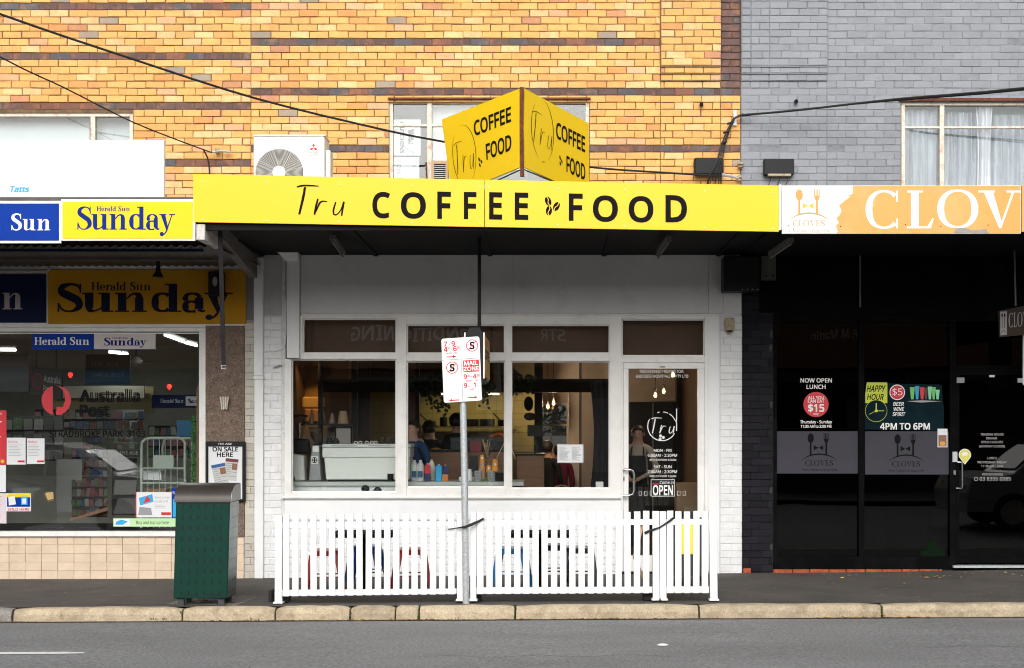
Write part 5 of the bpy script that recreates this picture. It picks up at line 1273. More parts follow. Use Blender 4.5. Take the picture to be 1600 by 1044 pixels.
sheetposter('notice', 'white Notice sheet right of the other, below the red round logo', 'notice', (42, 685, 69.5, 725), [M['paper'], M['red'], M['papergrey']], lambda dc, q, r_: notice(dc, q, r_, 41))
sheetposter('poster', 'tall red poster at the left edge of the post office window', 'poster', (-40, 641, 10, 726.5), [M['red'], M['paper'], M['logoyellow']], lambda dc, q, r_: (dc.text('Post', q(-6), r_(648), 3.5 * Sg, m=1), dc.rect(q(-4), r_(660), q(3), r_(658), 1), dc.rect(q(-4), r_(683), q(2), r_(682), 1), dc.disc(q(4), r_(721), 3 * Sg, m=2)))
sheetposter('poster', 'pale poster under the red one at the left edge of the post office window', 'poster', (-40, 727, 9, 769), [M['paper'], M['red'], M['papergrey']], lambda dc, q, r_: lines(dc, q, r_, -30, 0, 732, 764, 6, 2))
sheetposter('poster', 'lowest pale pink poster at the left edge of the post office window', 'poster', (-40, 771, 10, 818), [mat('pinkish_paper', (.68, .60, .64), .7), M['red'], M['papergrey']], lambda dc, q, r_: (lines(dc, q, r_, -30, 4, 776, 812, 6, 1)))
sheetposter('poster', 'small SOLD HERE poster in blue and yellow low on the post office window', 'poster', (10, 771, 48, 799), [M['paper'], M['inkred'], M['blue'], M['yellow2'], M['cyan']], lambda dc, q, r_: (dc.rect(q(11), r_(792), q(47), r_(772), 2), dc.rect(q(11), r_(777), q(47), r_(772), 3, .0006), dc.poly([(q(14), r_(790)), (q(25), r_(788)), (q(23), r_(775)), (q(13), r_(777))], 0, .001), dc.rect(q(33), r_(789), q(43), r_(776), 4, .001), dc.rect(q(35), r_(787), q(41), r_(779), 0, .0015), dc.text('SOLD HERE', q(12), r_(798), 4.2 * Sg, x1=q(46), bold=.04, m=1)))
sheetposter('poster', 'white Send a free postcard poster beside the green bin on the post office window', 'poster', (212, 769, 268, 808.5), [M['paper'], M['red'], M['papergrey'], M['blue'], M['cyan']], lambda dc, q, r_: (dc.rect(q(212), r_(808.5), q(213.3), r_(769), 1), dc.poly([(q(219), r_(790)), (q(240), r_(784)), (q(238), r_(772)), (q(217), r_(778))], 4), dc.poly([(q(224), r_(786)), (q(236), r_(783)), (q(230), r_(774))], 1, .0006), dc.text('Send a free', q(242), r_(779), 3.6 * Sg, x1=q(265), m=2), dc.text('postcard', q(242), r_(785), 3.6 * Sg, x1=q(262), m=2), lines(dc, q, r_, 242, 264, 789, 796, 3, 2), dc.rect(q(252), r_(805), q(267), r_(800.5), 1), dc.poly([(q(216), r_(805)), (q(238), r_(805)), (q(236), r_(794)), (q(218), r_(792))], 2, .0)))
sheetposter('poster', 'long green Buy and top up here strip at the foot of the post office window', 'poster', (177, 810, 300, 823), [M['lgreen'], M['ink'], M['paper'], M['cyan']], lambda dc, q, r_: (dc.text('Buy and top up here', q(213), r_(819), 5 * Sg, x1=q(264), m=1), dc.rect(q(178), r_(822), q(203), r_(811), 2, .0004), dc.poly([(q(180), r_(820)), (q(192), r_(820)), (q(200), r_(815)), (q(190), r_(812)), (q(182), r_(815))], 3, .001)))
sheetposter('poster', 'narrow blue poster half hidden behind the green bin', 'poster', (268.7, 763, 300, 809), [M['blue'], M['paper'], M['cyan']], lambda dc, q, r_: (dc.rect(q(270), r_(808), q(285), r_(780), 2), dc.text('BANK', q(270), r_(772), 4 * Sg, m=1)))
# ON SALE HERE board
on = thing('newspaper_board', 'black framed ON SALE HERE newspaper board against the pebbledash pillar', 'poster board', at(352, 776, -.08))
mb = MB(); mb.pb(321, 690, 383, 697.5, -.07, .045).pb(321, 697.7, 325, 784, -.07, .045).pb(378.5, 697.7, 383, 784, -.07, .045).pb(325, 780, 378.5, 784, -.07, .045); mb.build('frame', M['dark'], on, bevel=.006)
pbox('poster', M['paper'], on, 325, 697.7, 378.5, 780, -.05, .02)
dc = D(Fr(at(325, 780, -.05)), .0012); q = lambda px: (px - 325) * Sg; r_ = lambda py: (780 - py) * Sg
dc.text('ON SALE', q(332), r_(705.5), 6.6 * Sg, x1=q(372), bold=.04); dc.text('HERE', q(339), r_(714), 6.6 * Sg, x1=q(364), bold=.04); dc.text('THE AGE', q(341), r_(695.5), 3 * Sg, x1=q(363), bold=.02, m=2, up=.023)
def newsp(cx, cy, w, hh, rot, head, up):
    c, s_ = math.cos(rot), math.sin(rot); T_ = lambda a, b_: (q(cx) + (a * c - b_ * s_) * Sg, r_(cy) + (a * s_ + b_ * c) * Sg)
    def bx(a0, b0, a1, b1, m, u): dc.poly([T_(a0, b0), T_(a1, b0), T_(a1, b1), T_(a0, b1)], m, u)
    bx(-w / 2, -hh / 2, w / 2, hh / 2, 4, up); bx(-w / 2, hh / 2 - 5, w / 2, hh / 2, head, up + .0004)
    for i in range(7): bx(-w / 2 + 1, hh / 2 - 8 - i * 3.3, (-1 if i % 2 else w / 2 - 1), hh / 2 - 7 - i * 3.3, 1, up + .0004)
    bx(1, 0, w / 2 - 1, hh / 2 - 7, 5, up + .0007)
newsp(361, 734, 20, 34, -.1, 3, .0006); newsp(344, 742, 22, 34, .2, 6, .002)
dc.build('print', [M['ink'], M['papergrey'], M['wletter'], mat('maroon_print', (.15, .02, .03), .5), mat('newsprint', (.55, .55, .53), .8), M['wood'], mat('news_blue_print', (.02, .10, .30), .5)], on)

# ---------------------------------------------------------------- street: bin, parking sign, fence
bn = thing('litter_bin', 'dark green perforated street litter bin with curved bronze lid', 'litter bin', (X(316, -2.75), -2.75, gz(-3.5, -2.8)))
Y0, Y1 = -2.93, -2.53
def skew(px, py, Y): return at(px, py, Y)
xl0, xr0 = X(270.5, Y0), X(355, Y0); xl1, xr1 = X(274.5, Y0), X(359, Y0); zb, zt = Z(935.5, Y0), Z(784, Y0)
MB().hexa([(xl0, Y0, zb), (xr0, Y0, zb), (xr0, Y1, zb), (xl0, Y1, zb), (xl1, Y0, zt), (xr1, Y0, zt), (xr1, Y1, zt), (xl1, Y1, zt)]).build('cabinet', M['green'], bn, bevel=.012, seg=2)
zt2 = Z(757, Y0); P = [(Y0 - .014, zt - .006)] + [(Y0 - .014 + .26 * (1 - math.cos(R(a))), zt + (zt2 - zt) * math.sin(R(a))) for a in range(10, 91, 10)] + [(Y1 + .012, zt2 + .0), (Y1 + .012, zt - .004)]
MB().prismx(P, xl1 - .012, xr1 + .014).build('lid', M['bronze'], bn, smooth=True)
MB().prismx([(a + .004 * (1 if a < -2.7 else -1), b_ - .01 if b_ > zt + .1 else b_ + .01) for a, b_ in P], xr1 + .0145, xr1 + .018).build('lid_side', mat('pale_lid_side', (.42, .42, .41), .45, metal=.3), bn)
mb = MB()
for r0 in range(9):
    for c in range(6):
        v = (r0 + .55) / 9.4; z = zt - .03 - (zt - zb - .11) * r0 / 8 - .02; u = xl0 + (xl1 - xl0) * (z - zb) / (zt - zb)
        cx_ = u + .075 + c * .078; hh_ = .025
        mb.face([(cx_ - .007, Y0 - .0015, z - hh_), (cx_ + .008, Y0 - .0015, z - hh_ * .7), (cx_ + .015, Y0 - .0015, z), (cx_ + .008, Y0 - .0015, z + hh_ * .7), (cx_ - .007, Y0 - .0015, z + hh_)])
    for c in range(5):
        z = zt - .05 - (zt - zb - .11) * r0 / 8; u = xr0 + (xr1 - xr0) * (z - zb) / (zt - zb) + .0016; y = Y0 + .06 + c * .07
        mb.face([(u, y - .004, z - .02), (u, y + .006, z - .012), (u, y + .006, z + .012), (u, y - .004, z + .02)])
for a, b_ in ((284, 311), (322, 350)): mb.face([(X(a, Y0), Y0 - .0015, Z(930.5, Y0)), (X(b_, Y0), Y0 - .0015, Z(931, Y0)), (X(b_, Y0), Y0 - .0015, Z(929.7, Y0)), (X(a, Y0), Y0 - .0015, Z(929.2, Y0))])
MB().hexa([(xr0 + .0002, Y0 + .012, zb + .012), (xr0 + .0014, Y0 + .012, zb + .012), (xr0 + .0014, Y1 - .012, zb + .012), (xr0 + .0002, Y1 - .012, zb + .012), (xr1 + .0002, Y0 + .012, zt - .01), (xr1 + .0014, Y0 + .012, zt - .01), (xr1 + .0014, Y1 - .012, zt - .01), (xr1 + .0002, Y1 - .012, zt - .01)]).build('side_panel', mat('side_reflection_grey_green', (.16, .20, .19), .28, metal=.7, var=.3, vscale=5), bn)  # added skin; the pale reflection on this side is put into its colour
mb.build('perforations', mat('bin_hole', (.003, .006, .005), .8), bn, kind='stuff')
for px in (281, 344):
    for yy in (Y0 + .03, Y1 - .08): MB().box(X(px, Y0) - .03, X(px, Y0) + .03, yy, yy + .05, gz(-3.5, -2.8) - .005, zb).build('foot', mat('bin_foot', (.05, .05, .06), .5) if px == 281 and yy < -2.8 else bpy.data.materials['bin_foot'], bn)

pk = thing('parking_sign', 'white MAIL ZONE and no stopping parking sign on a galvanised pole at the kerb', 'street sign', (X(728, -2.86), -2.86, 0))
zp = gz(-.85, -2.86)
MB().tube([(X(728.3, -2.86), -2.86, zp - .02), at(726, 760, -2.86), at(723.5, 628, -2.86), at(722.0, 535, -2.86)], .0345, 16).build('pole', M['galv'], pk, smooth=True)
Yp = -2.915; cr = [(693.5, 629.5), (753, 625.5), (750.5, 525.0), (689.5, 529.5)]
o_ = at(693.5, 629.5, Yp); ex = at(753, 625.7, Yp) - o_; ez = at(689.5, 529.5, Yp) - o_
Wp, Hp = ex.length, ez.length; exn, ezn = ex.normalized(), (ez - ez.project(ex)).normalized()
lean = ez.dot(exn) / Hp
class PF:
    def p(s, x, z, lift=0.0): return o_ + exn * (x + z * lean) + ezn * z + Vector((0, -1, 0)) * lift
pf = PF(); rc = .022; pts = []
for cx_, cz_, a0 in ((Wp - rc, rc, -90), (Wp - rc, Hp - rc, 0), (rc, Hp - rc, 90), (rc, rc, 180)):
    for a in (0, 30, 60, 90): pts.append((cx_ + rc * math.cos(R(a0 + a)), cz_ + rc * math.sin(R(a0 + a))))
mb = MB(); mb.face([pf.p(x, z, .0) for x, z in pts]); mb.face([pf.p(x, z, -.004) for x, z in pts][::-1])
for i in range(len(pts)): j = (i + 1) % len(pts); mb.face([pf.p(*pts[i], -.004), pf.p(*pts[j], -.004), pf.p(*pts[j], 0), pf.p(*pts[i], 0)])
mb.build('plate', M['signback'], pk)
dc = D(pf, .0015); W, H = Wp, Hp; ty = H * .665; tx = W * .5
dc.rect(0, ty - .002, W, ty + .001, 1); dc.rect(tx - .0015, 0, tx + .0015, ty, 1)
def nostop(cx_, cz_, r):
    dc.text('S', cx_ - r * .42, cz_ - r * .6, r * 1.2, x1=cx_ + r * .42, bold=.055, m=1); dc.ring(cx_, cz_, r, r * .14, m=0, up=.0005); dc.strip([(cx_ - r * .68, cz_ - r * .68, r * .13), (cx_ + r * .68, cz_ + r * .68, r * .13)], 0, .0012)
nostop(W * .80, H * .865, W * .148); nostop(W * .255, H * .54, W * .148)
def tx_(s_, x, z, h, **k): dc.text(s_, W * x, H * z, H * h, **k)
tx_('7', .055, .875, .075, bold=.045, m=0); tx_('-', .19, .885, .05, bold=.02); tx_('9', .26, .875, .075, bold=.045); tx_('AM', .35, .877, .02)
tx_('4', .05, .795, .075, bold=.045); tx_('30', .14, .83, .035, bold=.03); tx_('-', .235, .80, .05, bold=.02); tx_('6', .30, .795, .075, bold=.045); tx_('30', .395, .83, .035, bold=.03); tx_('PM', .40, .80, .02)
tx_('MON - FRI', .115, .755, .022, x1=W * .40, bold=.03)
def arrow(x0, x1, z):
    d_ = 1 if x1 > x0 else -1; dc.strip([(W * x0, H * z, H * .016), (W * x1 - d_ * W * .07, H * z, H * .016)], 0)
    P3 = [(W * x1, H * z), (W * x1 - d_ * W * .09, H * (z + .023)), (W * x1 - d_ * W * .09, H * (z - .023))]; dc.poly(P3 if d_ < 0 else P3, 0, .0003)
arrow(.12, .38, .71); arrow(.40, .13, .03); arrow(.64, .90, .055)
dc.rect(W * .545, H * .455, W * .965, H * .64, 0); tx_('MAIL', .575, .56, .062, x1=W * .935, bold=.04, m=2, up=.001); tx_('ZONE', .555, .475, .062, x1=W * .955, bold=.04, m=2, up=.001)
tx_('9', .545, .35, .07, bold=.045); tx_('30', .635, .375, .035, bold=.03); tx_('-', .735, .365, .05, bold=.02); tx_('4', .785, .35, .07, bold=.045); tx_('30', .885, .375, .035, bold=.03); tx_('MON - FRI', .60, .305, .022, x1=W * .93, bold=.03)
tx_('9', .545, .215, .07, bold=.045); tx_('AM', .635, .22, .02); tx_('-', .715, .23, .05, bold=.02); tx_('1', .80, .215, .07, bold=.045); tx_('PM', .88, .22, .02); tx_('SAT', .695, .17, .025, x1=W * .82, bold=.03)
dc.build('lettering', [M['inkred'], M['ink'], M['wletter']], pk)
for z in (.97, .03): MB().tube([pf.p(W * .5, H * z, .0), pf.p(W * .5, H * z, .006)], .006, 6).build('bolt', M['galv'], pk)

YFn = -2.82
def fence(lab, posts, pickets, top, bot, rail_b, dy=0):
    Yq = YFn + dy; t = thing('picket_fence_panel', lab, 'fence', (X((posts[0][0] + posts[-1][1]) / 2, Yq), Yq, 0), 'white picket fence panels along the kerb')
    tp = lambda px: top[0] + (top[1] - top[0]) * (px - 430) / 690.0
    bt = lambda px: bot[0] + (bot[1] - bot[0]) * (px - 430) / 690.0
    for (a, b_, ytop, ybase, lean_) in posts:
        p = [at(a + lean_, ybase, Yq - .012), at(b_ + lean_, ybase, Yq - .012)]; q_ = [at(a, ytop, Yq - .012), at(b_, ytop, Yq - .012)]; e = Vector((0, .065, 0))
        MB().hexa([p[0], p[1], p[1] + e, p[0] + e, q_[0], q_[1], q_[1] + e, q_[0] + e]).build('post', M['fence'], t, bevel=.004)
        MB().hexa([p[0] + Vector((-.012, -.02, .0)), p[1] + Vector((.012, -.02, 0)), p[1] + Vector((.012, .09, 0)), p[0] + Vector((-.012, .09, 0)), p[0] + Vector((-.012, -.02, .014)), p[1] + Vector((.012, -.02, .014)), p[1] + Vector((.012, .09, .014)), p[0] + Vector((-.012, .09, .014))]).build('base_plate', M['fence'], t)
    a, b_ = posts[0][1], posts[-1][0]
    for y0, y1, f in ((tp(a) + 12.5, tp(a) + 21.5, tp), (rail_b[0], rail_b[1], bt)):
        y0b, y1b = (tp(b_) + 12.5, tp(b_) + 21.5) if f is tp else (rail_b[2], rail_b[3])
        p = [at(a, y1, Yq + .012), at(b_, y1b, Yq + .012)]; q_ = [at(a, y0, Yq + .012), at(b_, y0b, Yq + .012)]; e = Vector((0, .03, 0))
        MB().hexa([p[0], p[1], p[1] + e, p[0] + e, q_[0], q_[1], q_[1] + e, q_[0] + e]).build('rail', M['fence'], t, bevel=.003)
    for i, px in enumerate(pickets):
        w = 9.9; u = (px - a) / (b_ - a); yb = rail_b[1] + (rail_b[3] - rail_b[1]) * u + .6; yt = tp(px) + random.uniform(-1.0, 1.0); ln = random.uniform(-.55, .55)
        p = [at(px, yb, Yq - .006), at(px + w, yb, Yq - .006)]; q_ = [at(px + ln, yt, Yq - .006), at(px + w + ln, yt, Yq - .006)]; e = Vector((0, .0165, 0))
        MB().hexa([p[0], p[1], p[1] + e, p[0] + e, q_[0], q_[1], q_[1] + e, q_[0] + e]).build('picket', M['fence'], t, bevel=.002)
    return t
random.seed(9)
fence('white picket fence panel left of the parking sign pole', [(429.5, 440.7, 805.5, 943, -.5), (713.2, 722.8, 802, 939, 1)], [442 + i * 14.35 for i in range(19)], (804.5, 797.5), (0, 0), (922, 931.5, 920, 928))
fence('white picket fence panel between the parking sign pole and the cafe door', [(734.5, 744, 800, 939, 0), (1019.4, 1030, 799, 938, .8)], [745.5 + i * 14.4 for i in range(19)], (803, 798), (0, 0), (918, 928, 917, 926.5))
fence('short white picket fence panel in front of the cafe door', [(1031, 1041, 799.5, 938, .6), (1108, 1119.5, 799.5, 938.5, 2)], [1042.3, 1055, 1069, 1083, 1096.5], (803, 798.5), (0, 0), (916.5, 926.5, 916.5, 926.5))
o = MB().tube([at(700, 827, YFn - .02), at(712, 825.5, YFn - .03), at(726, 823.5, -2.92), at(736, 820, -2.91), at(748, 814.5, YFn - .02), at(756, 810, YFn - .015)], [.006, .006, .014, .016, .013, .011], 6).build('black_strap', M['rubber'], None); tag(o, 'black strap tying the fence panels to the parking sign pole', 'strap')
o = MB().tube([at(1007, 833, YFn - .02), at(1014, 830, YFn - .02), at(1031, 824, YFn - .025), at(1045, 815, YFn - .02), at(1052, 809.5, YFn - .015)], [.014, .014, .008, .011, .013], 6).build('black_strap', M['rubber'], None); tag(o, 'black strap tying the two fence panels together in front of the door', 'strap')
o = MB().box(X(443, -2.6), X(452, -2.6), -2.72, -2.5, gz(-3.5, -2.6), .075).build('fence_weight', M['rubber'], None, bevel=.01); tag(o, 'black rubber weight behind the left post of the left fence panel', 'weight')
o = MB().box(X(423, -2.5), X(429, -2.5), -2.62, -2.45, gz(-3.5, -2.6), .10).build('fence_weight', M['rubber'], None, bevel=.01); tag(o, 'black rubber block on the pavement outside the leftmost fence post', 'weight')
o = MB().box(X(746, -2.6), X(752, -2.6), -2.72, -2.5, gz(-.7, -2.6), .075).build('fence_weight', M['rubber'], None, bevel=.01); tag(o, 'black rubber weight behind the middle fence panel beside the pole', 'weight')
o = MB().box(X(1004, -2.6), X(1019, -2.6), -2.72, -2.5, gz(1, -2.6), .075).build('fence_weight', M['rubber'], None, bevel=.01); tag(o, 'black rubber weight under the right end of the middle fence panel', 'weight')

# seats and tables behind the fence
def stool(lab, px, Y, m, rz=0):
    t = thing('metal_stool', lab, 'stool', (0, 0, 0), 'metal stools at the cafe tables'); hgt = .46
    MB().prism([(-.15, hgt - .012), (.15, hgt - .012), (.155, hgt - .06), (-.155, hgt - .06)][::-1], -.15, .15).build('apron', m, t, bevel=.008)
    MB().box(-.158, .158, -.158, .158, hgt - .012, hgt + .004).build('seat', m, t, bevel=.012, seg=2)
    for sx in (-1, 1):
        for sy in (-1, 1):
            MB().hexa([(sx * .205 - .014, sy * .205 - .014, 0), (sx * .205 + .014, sy * .205 - .014, 0), (sx * .205 + .014, sy * .205 + .014, 0), (sx * .205 - .014, sy * .205 + .014, 0), (sx * .135 - .03, sy * .135 - .02, hgt - .05), (sx * .135 + .03, sy * .135 - .02, hgt - .05), (sx * .135 + .03, sy * .135 + .02, hgt - .05), (sx * .135 - .03, sy * .135 + .02, hgt - .05)]).build('leg', m, t)
    mb = MB()
    for s in (-1, 1): mb.tube([(-.175, s * .175, .17), (.175, s * .175, .17)], .008, 6); mb.tube([(s * .175, -.175, .17), (s * .175, .175, .17)], .008, 6)
    mb.build('stretcher', m, t); t.location = (X(px, Y), Y, gz(X(px, Y), Y)); t.rotation_euler = (0, 0, rz); return t
stool('red metal stool near the left end of the left fence panel', 508, -1.55, M['chairred'], .1)
stool('dark blue metal stool beside the black table behind the left fence panel', 572, -1.0, M['chairblue'], -.1)
stool('red metal stool near the parking sign pole behind the left fence panel', 642, -1.5, M['chairred'], .2)
stool('light blue metal stool just right of the parking sign pole', 800, -1.5, M['chairteal'], -.1)
stool('black metal stool left of the two at the right table', 862, -1.1, M['chairblack'], .1)
stool('black metal stool right of the two at the right table', 905, -1.5, M['chairblack'], -.05)
def table(lab, px, Y):
    x, g_ = X(px, Y), gz(X(px, Y), Y); t = thing('cafe_table', lab, 'table', (x, Y, g_), 'black pedestal cafe tables')
    zt_ = Z(823, Y) - .03
    MB().box(x - .34, x + .34, Y - .3, Y + .3, zt_ - .07, zt_ - .028).build('tabletop', M['black'], t, bevel=.004); MB().tube([(x, Y, g_ + .02), (x, Y, zt_ - .07)], .032, 12).build('pedestal', M['black'], t)
    mb = MB(); mb.box(x - .26, x + .26, Y - .03, Y + .03, g_ + .003, g_ + .03); mb.box(x - .03, x + .03, Y - .26, Y + .26, g_ + .004, g_ + .032); mb.build('foot_cross', M['black'], t)
table('black pedestal table behind the middle of the left fence panel', 569, -1.7); table('black pedestal table behind the middle fence panel right of the pole', 846, -1.7)
# sandwich board in front of the door
sb = thing('sandwich_board', 'black A frame sign with yellow poster in front of the cafe door', 'sandwich board', (X(1065, -1.2), -1.2, .02))
ctr = X(1066, -1.2); gzb = gz(ctr, -1.2)
for sg in (-1, 1):
    nmb = MB()
    def ap(u, z): return (ctr + u, -1.2 + sg * (.26 - .24 * z / .95) , gzb + z)
    for u0, u1, z0_, z1_ in ((-.25, -.22, 0, .76), (.22, .25, 0, .76), (-.22, .22, .72, .76), (-.22, .22, .12, .16)):
        pt = [ap(u0, z0_), ap(u1, z0_), ap(u1, z1_), ap(u0, z1_)]; e = Vector((0, .018, 0)); pt = [Vector(p_) for p_ in pt]
        nmb.hexa([pt[0], pt[1], pt[1] + e, pt[0] + e, pt[3], pt[2], pt[2] + e, pt[3] + e])
    nmb.build('frame', M['blackin'], sb)
    pt = [Vector(ap(u, z)) for u, z in ((-.22, .16), (.22, .16), (.22, .72), (-.22, .72))]; e = Vector((0, .008, 0))
    MB().hexa([pt[0] + e, pt[1] + e, pt[1] + 2 * e, pt[0] + 2 * e, pt[3] + e, pt[2] + e, pt[2] + 2 * e, pt[3] + 2 * e]).build('board', M['blackin'], sb)
    if sg < 0:
        pt = [Vector(ap(u, z)) - Vector((0, .0, 0)) for u, z in ((-.06, .36), (.16, .36), (.16, .69), (-.06, .69))]
        mb = MB(); mb.face(pt); mb.build('poster', M['yellow2'], sb)
o = MB().tube([at(1006, 905, -2.2), at(991, 871, -2.0), at(1002, 828, -1.9), at(1006, 822, -1.9)], .02, 6).build('timber_prop', M['ply'], None); tag(o, 'pale timber prop behind the middle fence panel near the door', 'timber')

# leaves, weeds
random.seed(31); b = MB()
def leaf(x, y, s, c):
    z = gz(x, y) + .012 if y > -3.1 else -.127 + .005 * x + .008
    a = random.uniform(0, 6.28); ca, sa = math.cos(a), math.sin(a); l, w = s, s * random.uniform(.35, .6); t1, t2 = random.uniform(0, .5) * s, random.uniform(0, .4) * s
    P = [(-l, 0, 0), (-.2 * l, -w, t1), (l, 0, 0.2 * t1), (-.1 * l, w, t2)]
    P = [(x + px * ca - py * sa, y + px * sa + py * ca, z + pz) for px, py, pz in P]; b.face([P[0], P[1], P[2]], 0, c); b.face([P[0], P[2], P[3]], 0, c)
cs_ = [(.35, .12, .03), (.45, .25, .06), (.30, .17, .07), (.5, .35, .08), (.22, .10, .04), (.5, .42, .3)]
for i in range(520):
    x = random.uniform(-7, 7); r_ = random.random()
    if r_ < .62:
        x = random.choice([X(a, -3.15) for a in (385, 600, 640, 900, 690, 900, 975, 1320, 1400, 500)]) + random.gauss(0, .35); leaf(x, -3.155 + random.gauss(0, .012), random.uniform(.010, .030), random.choice(cs_))
    elif r_ < .85: leaf(x, random.uniform(-2.9, -.1), random.uniform(.006, .02), random.choice(cs_))
    else: leaf(random.uniform(3.2, 6), random.uniform(-.9, -.05), random.uniform(.01, .035), random.choice(cs_))
for px, py, s in ((40, 918, .035), (101, 929, .07), (34, 940, .03), (176, 932, .03), (322, 941, .05), (330, 943, .045), (318, 940, .04), (1192, 905, .03), (1150 + 290, 923, .03), (1387, 934, .03), (1484, 902, .05)):
    x, y = gp(px, py); leaf(x, y, s * .6, random.choice(cs_[:4]))
b.build('fallen_leaves', M['leafdry'], None, kind='stuff', label='small dry brown and orange leaves on the pavement and gutter')
b = MB()
for px, n in ((258, 4), (285, 3), (395, 2), (547, 5), (655, 8), (712, 2), (805, 12), (1092, 2), (1377, 8), (1330, 2), (240, 3)):
    up_ = px in (285, 430, 547, 655, 805, 1092, 1377)
    for i in range(n * 2):
        y = random.uniform(-3.16, -2.97) if up_ else -3.15; x = X(px, -3.1) + random.gauss(0, .006 if up_ else .03)
        z = max(-.125, -.12 + (y + 3.15) * .8) if up_ else -.125
        if up_: z = random.uniform(-.12, .0); y = -3.137
        for k_ in range(2):
            a = random.uniform(0, 6.28); l = random.uniform(.012, .03); dx, dz = math.cos(a) * l * .5, abs(math.sin(a)) * l + .006
            b.face([(x - .004, y, z), (x + .004, y, z), (x + dx, y - .01, z + dz)])
for i in range(26):
    px = random.choice([276, 283, 290, 350, 357]); x, y = gp(px + random.uniform(-4, 4), 945.5); l = random.uniform(.012, .035); b.face([(x, y, gz(x, y)), (x + .008, y, gz(x, y)), (x + random.uniform(-.02, .02), y, gz(x, y) + l)])
b.build('weeds', M['weed'], None, kind='stuff', label='tiny green weeds growing in the kerb joints and gutter')

x, y = gp(1042, 1010); y = -5.2; x = X(1042, y)
o = MB().lathe(x, F * (EYE + .127) / (1010 - PY) - CD, [(.05, -.120 + .005 * x), (.045, -.114 + .005 * x), (.02, -.108 + .005 * x)], 12, sy=.7).build('road_stud', M['paper'], None, smooth=True); tag(o, 'small white stud lying on the road near the right', 'road stud')

random.seed(77); b = MB()
for i in range(150):
    x, y = random.uniform(-7, 7), random.uniform(-2.9, -.1); r_ = random.uniform(.008, .02); z = gz(x, y) + .003
    b.face([(x + r_ * math.cos(k) * random.uniform(.8, 1.2), y + r_ * math.sin(k), z) for k in (0, 1, 2, 3, 4, 5)])
b.build('gum_spots', M['concrete'], None, kind='stuff', label='pale trodden chewing gum spots scattered on the dark footpath')
b = MB()
for x0, y0, L_ in ((-6.2, -4.6, 1.6), (-1.2, -5.3, 2.2), (.3, -3.6, .5), (3.2, -4.9, 1.8), (1.3, -3.5, .4)):
    p = [(x0 + L_ * i / 14, y0 + .05 * math.sin(i * 1.3 + x0) + .02 * math.sin(i * 3.1)) for i in range(15)]
    for (xa_, ya_), (xb_, yb_) in zip(p, p[1:]): b.face([(xa_, ya_ - .004, -.1235 + .005 * xa_), (xb_, yb_ - .004, -.1235 + .005 * xb_), (xb_, yb_ + .003, -.1235 + .005 * xb_), (xa_, ya_ + .003, -.1235 + .005 * xa_)])
struct(b.build('road_cracks', M['rubber'], None))
# ---------------------------------------------------------------- cafe interior
FL = .10
ci = thing('cafe_interior', 'dim brown cafe room seen through the big windows', 'room', (X(780), 3, FL))
x0c, x1c = XP + .25, XM - .21
box('floor', M['floorin'], ci, x0c, x1c, .22, BK, -.3, FL); box('ceiling', M['ceilin'], ci, x0c, x1c, .31, BK, 3.28, 3.34)
a, b_, c, d_ = WBK
mb = MB(); mb.box(x0c, a, BK - .06, BK, FL, 3.28).box(b_, x1c, BK - .06, BK, FL, 3.28).box(a, b_, BK - .06, BK, FL, c).box(a, b_, BK - .06, BK, d_, 3.28); mb.build('back_wall', M['plaster'], ci)
box('side_wall', M['plasterdk'], ci, x0c - .04, x0c, .31, BK - .07, FL, 3.28); box('side_wall', M['plasterdk'], ci, x1c, x1c + .04, .31, BK - .07, FL, 3.28)
gwn = MB(); fw = .035
gwn.box(a - .05, a + .01, BK - .09, BK - .02, c - .05, d_ + .05).box(b_ - .01, b_ + .05, BK - .09, BK - .02, c - .05, d_ + .05).box(a + .01, b_ - .01, BK - .09, BK - .02, d_, d_ + .05).box(a + .01, b_ - .01, BK - .09, BK - .02, c - .05, c).box(a + .01, b_ - .01, BK - .08, BK - .03, Z(664, BK) - .015, Z(664, BK) + .015)
gwin = gwn.build('garden_window', M['frame'], ci)
MB().box(a, b_, BK - .05, BK - .045, c, d_).build('pane', M['glass'], gwin)
box('beam', M['blackin'], ci, X(440, 2.4), X(960, 2.4), 2.4, 2.5, Z(613, 2.4), Z(592, 2.4))
box('post', M['blackin'], ci, X(497, 1.6), X(503, 1.6), 1.6, 1.68, FL, 3.27); box('post', mat('slate_post', (.03, .035, .042), .6), ci, X(549, 2.6), X(558, 2.6), 2.6, 2.7, FL, 3.27)
box('post', M['blackin'], ci, X(649, 2.8), X(655, 2.8), 2.8, 2.88, FL, 3.27); box('post', M['blackin'], ci, X(835, 3.5), X(848, 3.5), 3.5, 3.7, FL, 3.27)
box('partition', mat('grey_brown_partition', (.11, .09, .08), .8), ci, X(556, 3.0), X(578, 3.0), 3.0, 3.1, FL, 3.27)
box('column', M['plaster'], ci, X(888, 5.2), X(905, 5.2), 5.2, 5.4, FL, 3.27); box('column', mat('grey_trim', (.10, .11, .12), .6), ci, X(905.5, 5.2), X(909, 5.2), 5.25, 5.4, FL, 3.27)
box('partition', mat('pinkish_plaster', (.30, .20, .17), .8), ci, X(634, 3.2), X(649, 3.2), 3.2, 3.3, FL, 3.27)
box('partition', M['blackin'], ci, X(1058, 5.0), x1c - .02, 5.0, 5.1, FL, 3.27)  # added black panel that darkens the view through the door, not a real partition
